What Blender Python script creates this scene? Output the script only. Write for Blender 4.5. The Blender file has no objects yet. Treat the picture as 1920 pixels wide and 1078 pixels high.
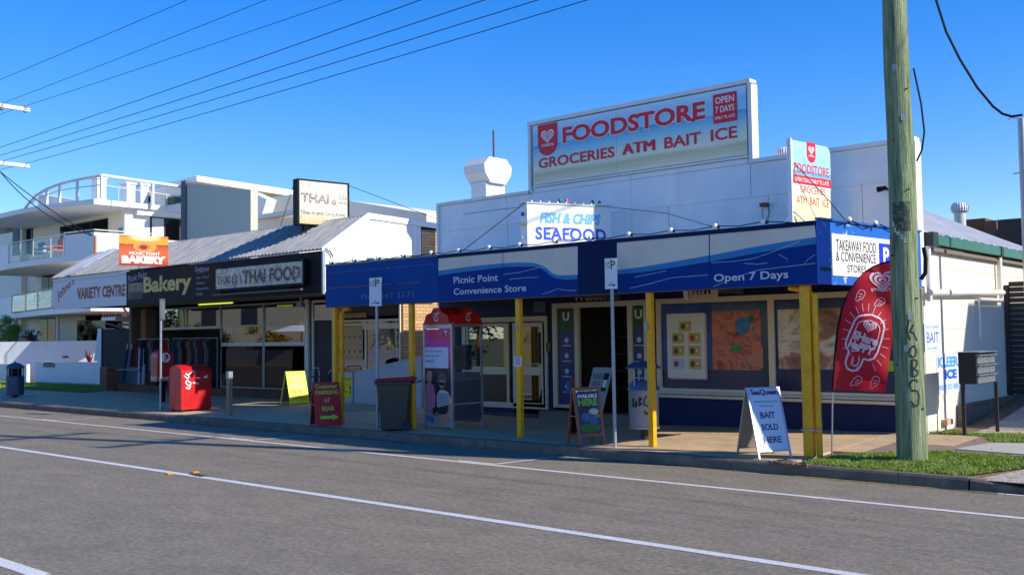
import bpy, bmesh, math, random
from mathutils import Vector, Matrix, noise
R = math.radians
rnd = random.Random(7)
sc = bpy.context.scene
C = sc.collection
# ---------------------------------------------------------------- camera
EYE = Vector((0.0, 0.0, 1.95))
FPX, YAW, PITCH, ROLL = 1872.7, -0.719732, 0.049346, -0.0139365
_fw = Vector((math.sin(YAW)*math.cos(PITCH), math.cos(YAW)*math.cos(PITCH), math.sin(PITCH)))
_rt = Vector((math.cos(YAW), -math.sin(YAW), 0)); _up = _rt.cross(_fw)
_r = _rt*math.cos(ROLL) + _up*math.sin(ROLL); _u = _up*math.cos(ROLL) - _rt*math.sin(ROLL)
cam = bpy.data.cameras.new('camera'); cam.sensor_width = 36.0; cam.lens = FPX/1920*36
cam.clip_start = 0.1; cam.clip_end = 3000
co = bpy.data.objects.new('camera', cam); C.objects.link(co)
mm = Matrix((_r, _u, -_fw)).transposed().to_4x4(); mm.translation = EYE
co.matrix_world = mm; sc.camera = co
# ---------------------------------------------------------------- light
SUN = Vector((1.0, 0.295, 0.64)).normalized()          # direction towards the sun
elev = math.asin(SUN.z)
w = bpy.data.worlds.new('World'); sc.world = w; w.use_nodes = True
nt = w.node_tree; nt.nodes.clear()
sky = nt.nodes.new('ShaderNodeTexSky'); sky.sky_type = 'NISHITA'; sky.sun_disc = False
sky.sun_elevation = elev; sky.sun_rotation = math.atan2(SUN.x, SUN.y)
sky.air_density = 0.8; sky.dust_density = 0.0; sky.ozone_density = 3.0; sky.altitude = 0
hs = nt.nodes.new('ShaderNodeHueSaturation'); hs.inputs['Saturation'].default_value = 1.66; hs.inputs['Value'].default_value = 1.2; hs.inputs['Hue'].default_value = 0.518
bg = nt.nodes.new('ShaderNodeBackground'); bg.inputs['Strength'].default_value = 0.15
out = nt.nodes.new('ShaderNodeOutputWorld')
gam = nt.nodes.new('ShaderNodeGamma'); gam.inputs[1].default_value = 0.72; nt.links.new(sky.outputs[0], gam.inputs[0]); nt.links.new(gam.outputs[0], hs.inputs['Color']); nt.links.new(hs.outputs[0], bg.inputs[0]); nt.links.new(bg.outputs[0], out.inputs[0])
sl = bpy.data.lights.new('sun', 'SUN'); sl.energy = 3.1; sl.angle = R(0.7); sl.color = (1.0, 0.92, 0.80)
so = bpy.data.objects.new('sun', sl); C.objects.link(so); so.rotation_euler = SUN.to_track_quat('Z', 'Y').to_euler(); so.location = (30, 10, 40)
sc.view_settings.view_transform = 'Standard'; sc.view_settings.look = 'None'
sc.view_settings.exposure = 0.98; sc.view_settings.gamma = 1.0; sc.view_settings.use_curve_mapping = False
# ---------------------------------------------------------------- survey helpers: photo pixel -> point on a real plane
def ray(x, y): return _fw*FPX + _r*(x-960) - _u*(y-539)
def PZ(x, y, z): d = ray(x, y); return EYE + d*((z-EYE.z)/d.z)
def PY(x, y, Y): d = ray(x, y); return EYE + d*(Y/d.y)
def PX(x, y, X): d = ray(x, y); return EYE + d*(X/d.x)
def PP(x, y, p, n): d = ray(x, y); return EYE + d*((Vector(p)-EYE).dot(n)/d.dot(n))
def lerp(a, b, t): return a + (b-a)*t
RISE = [(-80,.06),(-45,.08),(-34,.12),(-20,.12),(-17,.05),(-14.5,.03),(-11,.015),(-6,.11),(80,.11)]
def G(x, y):
    for (a, ra), (b, rb) in zip(RISE, RISE[1:]):
        if a <= x <= b: r = lerp(ra, rb, (x-a)/(b-a)); break
    z = .15 + r*min(1, max(0, (y-12.95)/4.05))
    if x > -6.5 and y > 18.5: z += (y-18.5)*.11*min(1, (x+6.5)/.6)
    return z
def GP(x, y):
    z = .2
    for _ in range(12): p = PZ(x, y, z); z = lerp(z, G(p.x, p.y), .7)
    return Vector((p.x, p.y, z))
# ---------------------------------------------------------------- object helpers
ORG = {}
def thing(name, loc, label, cat, group=None, rz=0):
    o = bpy.data.objects.new(name, None); C.objects.link(o); o.location = loc; o.rotation_euler = (0, 0, rz)
    o.empty_display_size = .1
    o['label'] = label; o['category'] = cat
    if group: o['group'] = group
    ORG[o.name] = Vector(loc) if rz == 0 else Vector((0, 0, 0))
    return o
def org(o): return ORG.get(o.name, Vector((0, 0, 0))) if o else Vector((0, 0, 0))
def link(name, me, parent=None, kind=None, label=None, loc=None):
    o = bpy.data.objects.new(name, me); C.objects.link(o)
    if parent: o.parent = parent; ORG[o.name] = org(parent)
    if loc is not None: o.location = Vector(loc) - org(parent)
    if kind: o['kind'] = kind
    if label: o['label'] = label
    return o
def tag(o, label, cat, group=None):
    o['label'] = label; o['category'] = cat
    if group: o['group'] = group
    return o
def dup(o, loc, rz=None, label=None):
    def cp(s, par):
        c = s.copy(); C.objects.link(c)
        if par: c.parent = par
        for ch in s.children: cp(ch, c)
        return c
    r = cp(o, None); r.location = loc
    if rz is not None: r.rotation_euler = (0, 0, rz)
    if label: r['label'] = label
    return r
class MB:
    def __init__(s): s.v = []; s.f = []; s.uv = {}
    def add(s, vs, fs):
        n = len(s.v); s.v += [tuple(v) for v in vs]; s.f += [tuple(i+n for i in f) for f in fs]; return s
    def box(s, a, b, mat=None):
        x0, x1 = sorted((a[0], b[0])); y0, y1 = sorted((a[1], b[1])); z0, z1 = sorted((a[2], b[2]))
        v = [Vector(p) for p in ((x0,y0,z0),(x1,y0,z0),(x1,y1,z0),(x0,y1,z0),(x0,y0,z1),(x1,y0,z1),(x1,y1,z1),(x0,y1,z1))]
        if mat: v = [mat @ p for p in v]
        return s.add(v, [(0,3,2,1),(4,5,6,7),(0,1,5,4),(1,2,6,5),(2,3,7,6),(3,0,4,7)])
    def prism(s, pts, d):                               # polygon pts extruded by vector d
        n = len(pts); p = [Vector(q) for q in pts]; d = Vector(d); q = [a+d for a in p]
        return s.add(p+q, [tuple(range(n-1, -1, -1)), tuple(range(n, 2*n))] + [(i, (i+1) % n, n+(i+1) % n, n+i) for i in range(n)])
    def poly(s, pts): return s.add(pts, [tuple(range(len(pts)))])
    def cyl(s, a, b, r0, r1=None, n=12, caps=True):
        a = Vector(a); b = Vector(b); r1 = r0 if r1 is None else r1
        ax = (b-a).normalized(); t = ax.orthogonal().normalized(); u = ax.cross(t)
        vs = []
        for p, r in ((a, r0), (b, r1)):
            for i in range(n):
                an = 2*math.pi*i/n; vs.append(p + (t*math.cos(an) + u*math.sin(an))*r)
        fs = [(i, (i+1) % n, n+(i+1) % n, n+i) for i in range(n)]
        if caps: fs += [tuple(range(n-1, -1, -1)), tuple(range(n, 2*n))]
        return s.add(vs, fs)
    def tube(s, path, r, n=6):
        path = [Vector(p) for p in path]; rings = []
        for i, p in enumerate(path):
            d = (path[min(i+1, len(path)-1)] - path[max(i-1, 0)]).normalized()
            if i == 0: t = d.orthogonal().normalized()
            t = (t - d*t.dot(d)).normalized(); u = d.cross(t)
            rr = r[i] if isinstance(r, (list, tuple)) else r
            rings.append([p + (t*math.cos(2*math.pi*k/n) + u*math.sin(2*math.pi*k/n))*rr for k in range(n)])
        vs = [v for q in rings for v in q]; fs = []
        for i in range(len(path)-1):
            for k in range(n): fs.append((i*n+k, i*n+(k+1) % n, (i+1)*n+(k+1) % n, (i+1)*n+k))
        fs += [tuple(range(n-1, -1, -1)), tuple((len(path)-1)*n+k for k in range(n))]
        return s.add(vs, fs)
    def lathe(s, prof, c, n=20, sq=None):
        c = Vector(c); vs = []; fs = []
        for r, z in prof:
            for k in range(n):
                a = 2*math.pi*k/n; vs.append(c + Vector((r*math.cos(a), r*math.sin(a), z)))
        for i in range(len(prof)-1):
            for k in range(n): fs.append((i*n+k, i*n+(k+1) % n, (i+1)*n+(k+1) % n, (i+1)*n+k))
        fs += [tuple(range(n-1, -1, -1)), tuple((len(prof)-1)*n+k for k in range(n))]
        return s.add(vs, fs)
    def sphere(s, c, r, n=10, m=6, sx=1, sy=1, sz=1):
        c = Vector(c); prof = [(max(1e-4, math.sin(math.pi*i/m)), -math.cos(math.pi*i/m)) for i in range(m+1)]
        vs = []; fs = []
        for pr, z in prof:
            for k in range(n):
                a = 2*math.pi*k/n; vs.append(c + Vector((pr*math.cos(a)*r*sx, pr*math.sin(a)*r*sy, z*r*sz)))
        for i in range(m):
            for k in range(n): fs.append((i*n+k, i*n+(k+1) % n, (i+1)*n+(k+1) % n, (i+1)*n+k))
        return s.add(vs, fs)
    def build(s, name, mat, parent=None, kind=None, label=None, smooth=False, bevel=0, uvplane=None):
        o0 = org(parent); me = bpy.data.meshes.new(name)
        me.from_pydata([tuple(Vector(v)-o0) for v in s.v], [], s.f); me.update()
        for m in (mat if isinstance(mat, (list, tuple)) else [mat]): me.materials.append(m)
        if bevel or smooth is not None:
            bm = bmesh.new(); bm.from_mesh(me); bmesh.ops.recalc_face_normals(bm, faces=bm.faces)
            if bevel: bmesh.ops.bevel(bm, geom=bm.edges[:], offset=bevel, segments=1, affect='EDGES', clamp_overlap=True)
            bm.to_mesh(me); bm.free()
        if smooth:
            for p in me.polygons: p.use_smooth = True
            try: me.set_sharp_from_angle(angle=R(38))
            except Exception: pass
        if uvplane:                                      # (origin, u vector, v vector) spanning 0..1
            P0, U, V = [Vector(q) for q in uvplane]; P0 = P0 - o0; uvl = me.uv_layers.new(name='uv')
            for l in me.loops:
                q = me.vertices[l.vertex_index].co - P0
                uvl.data[l.index].uv = (q.dot(U)/U.length_squared, q.dot(V)/V.length_squared)
        return link(name, me, parent, kind, label)
# ---------------------------------------------------------------- materials
def S(r, g, b):
    f = lambda c: (c/255/12.92) if c <= 10 else ((c/255+.055)/1.055)**2.4
    return (f(r), f(g), f(b), 1)
class N:
    def __init__(s, name):
        s.m = bpy.data.materials.new(name); s.m.use_nodes = True; s.t = s.m.node_tree; s.t.nodes.clear()
        s.out = s.n('ShaderNodeOutputMaterial'); s.b = s.n('ShaderNodeBsdfPrincipled'); s.l(s.b.outputs[0], s.out.inputs[0])
    def n(s, t, **k):
        q = s.t.nodes.new(t)
        for a, b in k.items(): setattr(q, a, b)
        return q
    def l(s, a, b): s.t.links.new(a, b)
    def pos(s): return s.n('ShaderNodeNewGeometry').outputs['Position']
    def mapv(s, v, sc_):
        q = s.n('ShaderNodeMapping'); q.inputs['Scale'].default_value = sc_; s.l(v, q.inputs[0]); return q.outputs[0]
    def noise(s, v, scale, detail=4, rough=.55):
        q = s.n('ShaderNodeTexNoise'); q.inputs['Scale'].default_value = scale; q.inputs['Detail'].default_value = detail; q.inputs['Roughness'].default_value = rough
        s.l(v, q.inputs['Vector']); return q.outputs[0]
    def ramp(s, f, stops, interp='LINEAR'):
        q = s.n('ShaderNodeValToRGB'); e = q.color_ramp; e.interpolation = interp
        while len(e.elements) < len(stops): e.elements.new(.5)
        for el, (p, c) in zip(e.elements, stops): el.position = p; el.color = c if len(c) == 4 else (*c, 1)
        s.l(f, q.inputs[0]); return q.outputs[0]
    def mix(s, f, a, b, mode='MIX'):
        q = s.n('ShaderNodeMix', data_type='RGBA', blend_type=mode)
        for i, v in ((0, f), (6, a), (7, b)):
            if hasattr(v, 'is_linked') or isinstance(v, bpy.types.NodeSocket): s.l(v, q.inputs[i])
            else: q.inputs[i].default_value = v
        return q.outputs[2]
    def math(s, op, a, b=0):
        q = s.n('ShaderNodeMath', operation=op)
        for i, v in ((0, a), (1, b)):
            if isinstance(v, bpy.types.NodeSocket): s.l(v, q.inputs[i])
            else: q.inputs[i].default_value = v
        return q.outputs[0]
    def bump(s, h, strength=.3, dist=.01):
        q = s.n('ShaderNodeBump'); q.inputs['Strength'].default_value = strength; q.inputs['Distance'].default_value = dist
        s.l(h, q.inputs['Height']); s.l(q.outputs[0], s.b.inputs['Normal'])
    def set(s, color=None, rough=.6, metal=0, spec=None):
        if color is not None:
            if isinstance(color, bpy.types.NodeSocket): s.l(color, s.b.inputs['Base Color'])
            else: s.b.inputs['Base Color'].default_value = color
        if isinstance(rough, bpy.types.NodeSocket): s.l(rough, s.b.inputs['Roughness'])
        else: s.b.inputs['Roughness'].default_value = rough
        s.b.inputs['Metallic'].default_value = metal
        if spec is not None: s.b.inputs['Specular IOR Level'].default_value = spec
        return s.m
def mul(c, k): return (min(1, c[0]*k), min(1, c[1]*k), min(1, c[2]*k), 1)
MC = {}
def M(name, c, rough=.6, metal=0, var=.12, scale=3.0, dirt=0, bump=0, bscale=60, streak=False, spec=None):
    """painted / plain surface: base colour with soft mottling, optional dirt patches and fine relief"""
    if name in MC: return MC[name]
    k = N(name); p = k.pos()
    v = k.mapv(p, (1, 1, .25)) if streak else p
    f = k.noise(v, scale, 5, .6)
    col = k.ramp(f, [(.3, mul(c, 1-var)), (.7, mul(c, 1+var*.6))])
    if dirt:
        g = k.ramp(k.noise(v, scale*2.7, 6, .7), [(.52, (0, 0, 0, 1)), (.72, (1, 1, 1, 1))])
        col = k.mix(k.math('MULTIPLY', g, dirt), col, mul((c[0]*.55+.01, c[1]*.5+.008, c[2]*.42+.005, 1), 1))
    if bump: k.bump(k.noise(p, bscale, 3, .6), bump, .004)
    r = k.math('MULTIPLY_ADD', f, .2); r.node.inputs[2].default_value = rough-.1
    MC[name] = k.set(col, r, metal, spec); return MC[name]
def worn(name, c, under, amt=.5, scale=9, rough=.6):
    """paint flaking off to what lies beneath"""
    k = N(name); p = k.pos(); f = k.noise(p, scale, 8, .72)
    t = 1-amt
    m = k.ramp(f, [(max(0, t*.5+.25-.02), (0, 0, 0, 1)), (min(1, t*.5+.25+.03), (1, 1, 1, 1))])
    col = k.mix(m, c, under) if True else None
    return k.set(col, rough)
def glass(name, tint=(.5, .55, .55, 1), refl=.16, clear=.75):
    k = N(name); k.t.nodes.remove(k.b)
    tr = k.n('ShaderNodeBsdfTransparent'); tr.inputs[0].default_value = mul(tint, clear)
    gl = k.n('ShaderNodeBsdfGlossy'); gl.inputs['Roughness'].default_value = .01; gl.inputs[0].default_value = (.95, .97, 1, 1)
    lw = k.n('ShaderNodeLayerWeight'); lw.inputs[0].default_value = .5; fz = k.math('MULTIPLY_ADD', k.math('POWER', lw.outputs['Facing'], 5), .9); fz.node.inputs[2].default_value = .04
    f = k.math('ADD', fz, refl) if refl >= 0 else k.math('MULTIPLY', fz, -refl)
    mx = k.n('ShaderNodeMixShader'); k.l(f, mx.inputs[0]); k.l(tr.outputs[0], mx.inputs[1]); k.l(gl.outputs[0], mx.inputs[2]); k.l(mx.outputs[0], k.out.inputs[0])
    return k.m
def emit(name, c, s):
    k = N(name); k.b.inputs['Emission Color'].default_value = c; k.b.inputs['Emission Strength'].default_value = s
    return k.set(c, .5)
# ---------------------------------------------------------------- lettering
TXT = {}
def text(parent, s, P0, P1, U, V, mat, bold=.0, shear=0, off=.004, name='lettering', label=None, flat=True, warp=None, spacing=1.0):
    """flat lettering whose box runs from P0 (lower left) to P1 (upper right) along unit vectors U, V"""
    key = (s, bold, shear, spacing)
    if key not in TXT:
        cu = bpy.data.curves.new('t', 'FONT'); cu.body = s; cu.size = 1; cu.offset = bold; cu.shear = shear; cu.resolution_u = 3; cu.space_character = spacing
        cu.space_line = .95
        ob = bpy.data.objects.new('t', cu); C.objects.link(ob)
        dg = bpy.context.evaluated_depsgraph_get(); me = bpy.data.meshes.new_from_object(ob.evaluated_get(dg))
        vs = [v.co.copy() for v in me.vertices]; fs = [tuple(p.vertices) for p in me.polygons]
        bpy.data.objects.remove(ob); bpy.data.curves.remove(cu); bpy.data.meshes.remove(me); TXT[key] = (vs, fs)
    vs, fs = TXT[key]
    x0 = min(v.x for v in vs); x1 = max(v.x for v in vs); y0 = min(v.y for v in vs); y1 = max(v.y for v in vs)
    P0 = Vector(P0); P1 = Vector(P1); U = Vector(U).normalized(); V = Vector(V).normalized(); n = U.cross(V).normalized()
    W = (P1-P0).dot(U); H = (P1-P0).dot(V) if abs((P1-P0).dot(V)) > 1e-6 else .1
    pts = []
    for v in vs:
        q = P0 + U*((v.x-x0)/(x1-x0)*W) + V*((v.y-y0)/(y1-y0)*H) + n*off
        pts.append(warp(q) if warp else q)
    o0 = org(parent); me = bpy.data.meshes.new(name); me.from_pydata([tuple(p-o0) for p in pts], [], fs); me.materials.append(mat)
    return link(name, me, parent, None, label)
XU = Vector((1, 0, 0)); YU = Vector((0, 1, 0)); ZU = Vector((0, 0, 1))
def textY(parent, s, lb, rt, Y, mat, **k):                # on a street-facing plane, corners given by survey pixels
    a = PY(*lb, Y); b = PY(*rt, Y); return text(parent, s, a, b, XU, ZU, mat, **k)
def inst(me, name, parent, loc, rz=0):
    o = bpy.data.objects.new(name, me); C.objects.link(o); o.parent = parent; o.location = Vector(loc)-org(parent)
    if rz: o.rotation_euler = (0, 0, rz)
    return o
def boxmesh(name, dx, dy, dz, mat, bevel=0):
    b = MB().box((-dx/2, -dy/2, -dz/2), (dx/2, dy/2, dz/2)); o = b.build(name, mat, bevel=bevel); me = o.data
    bpy.data.objects.remove(o); return me
# ---------------------------------------------------------------- palette
WHITE = M('white_paint', S(232,232,230), .45, var=.05, scale=2, dirt=.25)
RUSTW = None
WALLW = M('weathered_white_sheet', S(238,238,238), .5, var=.07, scale=1.6, dirt=.25, streak=True)
CREAM = M('cream_paint', S(214,198,172), .5, var=.06, dirt=.15)
CREAMW = M('cream_wall', S(232,222,202), .6, var=.05, dirt=.12, scale=2)
NAVY = M('navy_paint', S(12,34,80), .5, var=.15, dirt=.2, spec=.25)
NAVYF = M('navy_fascia_paint', S(6,32,74), .6, var=.15, dirt=.2, spec=.15)
BLUEF = M('royal_blue_fascia', S(0,52,130), .6, var=.12, dirt=.15, spec=.15)
BLUEFADE = M('faded_blue_fascia', S(8,70,142), .65, var=.14, dirt=.2, streak=True, spec=.15)
BLUELT = M('mid_blue_stripe', S(0,120,176), .5, var=.06)
BLUESIDE = M('bright_blue_fascia', S(22,92,182), .45, var=.12, dirt=.25)
GREYF = M('dull_grey_fascia', S(216,206,188), .6, var=.08, dirt=.3, scale=1.2)
YEL = M('yellow_post_paint', S(240,172,8), .4, var=.16, dirt=.55, scale=7)
BLACK = M('black_fascia', S(15,15,17), .6, var=.2, dirt=.1, spec=.2)
DARK = M('dark_rubber', S(28,29,31), .6)
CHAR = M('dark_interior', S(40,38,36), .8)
ALU = M('aluminium', S(175,178,180), .4, .8, var=.08)
ALUW = M('white_aluminium', S(205,203,196), .4, var=.06)
GALV = M('galvanised_steel', S(160,168,172), .5, .6, var=.15, scale=9)
REDP = M('red_box_paint', S(200,20,28), .4, var=.16, dirt=.3)
REDT = M('red_sign_paint', S(200,24,40), .45, var=.04)
WTXT = M('white_print', S(235,235,232), .5, var=.02)
GTXT = M('grey_white_print', S(205,208,210), .5, var=.05)
BTXT = M('black_print', S(22,22,24), .5, var=.05)
NTXT = M('navy_print', S(24,40,100), .5, var=.05)
CONC = M('concrete', S(196,168,130), .85, var=.2, scale=1.6, dirt=.5, bump=.5, bscale=90)
KERB = M('kerb_concrete', S(118,104,88), .9, var=.35, scale=4, dirt=.7, bump=.8, bscale=60)
SOFF = M('soffit_board', S(120,108,98), .7, var=.1, dirt=.3)
BULB = M('white_bulb_glass', S(240,240,236), .15, var=.02)
PVC = M('pvc_pipe', S(232,228,220), .35, var=.04, dirt=.1)
WOOD = M('varnished_wood', S(150,82,42), .4, var=.2, scale=12)
GREENB = M('dark_green_plastic', S(38,50,44), .45, var=.1)
MAROON = M('maroon_lid', S(150,20,34), .4, var=.08)
GLS = glass('shop_glass', (.45,.5,.5,1), .20, .7)
GLSD = glass('dark_shop_glass', (.25,.28,.28,1), .18, .5)
GLSC = glass('clear_glass', (.9,.95,.95,1), -.4, .97); GLSK = glass('low_dark_glass', (.15,.17,.18,1), -.9, .4)
def grime_sheet():
    k = N('weathered_white_sheet'); p = k.pos(); v = k.mapv(p, (1, 1, .16))
    c = k.ramp(k.noise(p, 1.3, 5, .6), [(.3, S(226,227,228)), (.7, S(244,244,243))])
    st = k.ramp(k.noise(v, 5.5, 6, .65), [(.55, (0,0,0,1)), (.78, (1,1,1,1))]); c = k.mix(k.math('MULTIPLY', st, .28), c, S(176,170,160))
    ru = k.math('MULTIPLY', k.ramp(k.noise(k.mapv(p, (1, 1, .3)), 9, 4, .7), [(.70, (0,0,0,1)), (.76, (1,1,1,1))]), .45); c = k.mix(ru, c, S(170,130,104))
    k.bump(k.noise(p, 2.2, 3), .25, .03); return k.set(c, .45)
WALLW = grime_sheet()
def brickmat(name, c, mort=False):
    k = N(name); oi = k.n('ShaderNodeObjectInfo'); p = k.pos()
    f = k.noise(p, 25, 4); col = k.ramp(oi.outputs['Random'], [(0, mul(c, .78)), (.5, c), (1, mul(c, 1.15))])
    col = k.mix(k.math('MULTIPLY', f, .4), col, mul(c, .6)); k.bump(f, .3, .004); return k.set(col, .85)
BRK = brickmat('cream_brick', S(205,165,118)); BRKR = brickmat('red_brown_brick', S(120,72,52)); MORT = M('mortar', S(120,104,88), .9, var=.1)
# asphalt
def asphalt():
    k = N('asphalt'); p = k.pos()
    fine = k.noise(p, 70, 3, .8); mid = k.noise(p, 9, 4, .6)
    vo = k.n('ShaderNodeTexVoronoi'); vo.inputs['Scale'].default_value = 110; k.l(p, vo.inputs['Vector'])
    lanes = k.noise(k.mapv(p, (.02, .55, 1)), 1.0, 2, .5)
    patch = k.noise(k.mapv(p, (.22, .5, 1)), .9, 5, .6)
    base = k.ramp(fine, [(.25, S(82,75,66)), (.5, S(130,120,108)), (.78, S(190,176,158))])
    base = k.mix(k.ramp(lanes, [(.35, (0, 0, 0, 1)), (.65, (1, 1, 1, 1))]), k.mix(.2, base, S(84,80,76)), base)
    base = k.mix(k.math('MULTIPLY', k.ramp(patch, [(.45, (0, 0, 0, 1)), (.7, (1, 1, 1, 1))]), .3), base, S(128,112,98))
    st = k.ramp(vo.outputs['Color'], [(.86, (0, 0, 0, 1)), (.93, (1, 1, 1, 1))])
    base = k.mix(k.math('MULTIPLY', st, .35), base, S(200,190,176))
    dk = k.ramp(k.noise(p, 26, 2, .5), [(.66, (0, 0, 0, 1)), (.72, (1, 1, 1, 1))])
    base = k.mix(k.math('MULTIPLY', dk, .6), base, S(46,44,42))
    m2 = k.noise(p, 16, 3, .75); base = k.mix(.55, base, k.ramp(m2, [(.3, S(84,78,70)), (.7, S(172,162,148))]), 'MIX')
    m3 = k.noise(k.mapv(p, (.6, 1, 1)), 2.2, 6, .7); base = k.mix(.5, base, k.ramp(m3, [(.3, (.55, .55, .55, 1)), (.7, (1.25, 1.25, 1.25, 1))]), 'MULTIPLY')
    spots = k.ramp(k.noise(k.mapv(p, (1, 1.6, 1)), 2.3, 3, .5), [(.70, (0, 0, 0, 1)), (.78, (1, 1, 1, 1))])
    base = k.mix(k.math('MULTIPLY', spots, .35), base, S(84,72,62))
    base = k.mix(1.0, base, (.93, .91, .81, 1), 'MULTIPLY')
    k.bump(k.math('ADD', fine, k.math('MULTIPLY', mid, .4)), .7, .012); return k.set(base, .9)
ASPH = asphalt()
def paintmat(name, c):
    k = N(name); p = k.pos(); f = k.noise(p, 45, 5, .7)
    m = k.ramp(f, [(.52, (0, 0, 0, 1)), (.66, (1, 1, 1, 1))]); f2 = k.noise(p, 3, 3)
    col = k.mix(k.math('MULTIPLY', m, .75), k.ramp(f2, [(.3, mul(c, .85)), (.7, c)]), S(110,105,98)); return k.set(col, .7)
RPAINT = paintmat('road_paint', S(222,220,216)); YPAINT = paintmat('yellow_road_paint', S(190,165,60))
def aggr():
    k = N('exposed_aggregate'); p = k.pos(); vo = k.n('ShaderNodeTexVoronoi'); vo.inputs['Scale'].default_value = 55; k.l(p, vo.inputs['Vector'])
    col = k.ramp(vo.outputs['Color'], [(0, S(96,84,74)), (.5, S(170,156,138)), (1, S(215,205,188))]); k.bump(vo.outputs['Distance'], .5, .006); return k.set(col, .85)
AGG = aggr()
def soil(name, a, b):
    k = N(name); p = k.pos(); f = k.noise(p, 12, 6, .7); k.bump(f, .6, .03); return k.set(k.ramp(f, [(.3, a), (.7, b)]), .95)
SOIL = soil('soil_and_thatch', S(70,78,38), S(112,112,58)); DIRT = soil('bare_dirt', S(92,68,50), S(150,120,92))
# ---------------------------------------------------------------- ground
def sheet(name, x0, x1, y0, y1, z, mat, kind='structure', th=None):
    b = MB()
    if th: b.box((x0, y0, z-th), (x1, y1, z))
    else: b.poly([(x0, y0, z), (x1, y0, z), (x1, y1, z), (x0, y1, z)])
    return b.build(name, mat, kind=kind, smooth=None)
sheet('ground', -900, 900, -900, 900, -.06, SOIL)
sheet('road', -300, 300, -7.0, 12.93, 0, ASPH)
sheet('opposite_footpath', -300, 300, -10.5, -7.0, .12, CONC, th=.2)
def terrain(name, polys, lift, mat, parent=None, kind='structure', cell=1.0, skirt=0):
    bm = bmesh.new()
    for poly in polys:
        vs = [bm.verts.new((p[0], p[1], 0)) for p in poly]; bm.faces.new(vs)
    xs = [v.co.x for v in bm.verts]; ys = [v.co.y for v in bm.verts]
    x = math.ceil(min(xs)/cell)*cell
    cx = [x+i*cell for i in range(int((max(xs)-x)/cell)+1)]; y = math.ceil(min(ys)/cell)*cell
    cy = [y+i*cell for i in range(int((max(ys)-y)/cell)+1)]
    if cell > .8: cx += [-14.5]; cy += [18.5]
    for c in cx: bmesh.ops.bisect_plane(bm, geom=bm.verts[:]+bm.edges[:]+bm.faces[:], plane_co=(c, 0, 0), plane_no=(1, 0, 0))
    for c in cy: bmesh.ops.bisect_plane(bm, geom=bm.verts[:]+bm.edges[:]+bm.faces[:], plane_co=(0, c, 0), plane_no=(0, 1, 0))
    bmesh.ops.remove_doubles(bm, verts=bm.verts[:], dist=1e-4)
    bmesh.ops.triangulate(bm, faces=bm.faces[:])
    for v in bm.verts: v.co.z = G(v.co.x, v.co.y)+lift
    bmesh.ops.recalc_face_normals(bm, faces=bm.faces)
    if bm.faces and sum(f.normal.z for f in bm.faces) < 0: bmesh.ops.reverse_faces(bm, faces=bm.faces[:])
    if skirt:
        r = bmesh.ops.extrude_face_region(bm, geom=bm.faces[:]); 
        for e in r['geom']:
            if isinstance(e, bmesh.types.BMVert): e.co.z -= skirt
        bmesh.ops.recalc_face_normals(bm, faces=bm.faces)
    me = bpy.data.meshes.new(name); bm.to_mesh(me); bm.free(); me.materials.append(mat)
    return link(name, me, parent, kind)
def rect(x0, x1, y0, y1): return [(x0, y0), (x1, y0), (x1, y1), (x0, y1)]
terrain('verge_ground', [rect(-60, 12, 12.98, 40)], -.03, DIRT)
# kerb, in cast lengths
kb = bpy.data.objects.new('kerb', None); C.objects.link(kb); kb['kind'] = 'structure'; ORG['kerb'] = Vector((0, 0, 0))
KL = 2.4; x = -60.0
kme = None
while x < 6:
    x1 = x+KL
    if x < -3.9 and x1 > -3.9: x1 = -3.95
    if not (x >= -3.96 and x < 0):
        b = MB(); g = .004; j = rnd.uniform(-.004, .004)
        prof = [(12.90+j, -.02), (12.925+j, .12), (12.95+j, .15), (13.10, .153), (13.10, -.02)]
        b.prism([(x+g, y, z) for y, z in prof], (x1-x-2*g, 0, 0)); b.build('kerb_stone', KERB, kb, bevel=0)
    x = x1 if x1 != x else x+KL
    if abs(x+3.95) < 1e-6:
        b = MB(); prof0 = [(12.90, -.02), (12.925, .12), (12.95, .15), (13.10, .153), (13.10, -.02)]; prof1 = [(13.05, -.02), (13.06, .012), (13.07, .02), (13.2, .03), (13.2, -.02)]
        vs = [(-3.93, y, z) for y, z in prof0] + [(-3.0, y, z) for y, z in prof1]
        b.add(vs, [(4,3,2,1,0), (5,6,7,8,9)] + [(i, (i+1) % 5, 5+(i+1) % 5, 5+i) for i in range(5)]); b.build('kerb_stone', KERB, kb)
        x = 6
# footpath slabs
fp = bpy.data.objects.new('footpath', None); C.objects.link(fp); fp['kind'] = 'structure'; ORG['footpath'] = Vector((0, 0, 0))
xs = [-58+1.52*i for i in range(40)]
for i, xa in enumerate(xs):
    if xa > -4: continue
    rows = [(13.11, 14.4), (14.41, 15.7), (15.71, 17.0)]
    if xa < -34.2: rows = [(14.6, 16.1)]
    for j, (ya, yb) in enumerate(rows):
        xe = xa+1.512
        if xa > -8 and xe > -6.25 and j == 0: xe = -6.25 if xa < -6.3 else xa
        if xa > -7.5 and j == 1: xe = min(xe, -5.9)
        if j == 2 and xe > -5.0: xe = min(xe, -5.0)
        if xe-xa < .2: continue
        terrain('slab', [rect(xa, xe, ya, yb)], rnd.uniform(-.002, .002), CONC, fp, None, cell=.75, skirt=.04)
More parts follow.
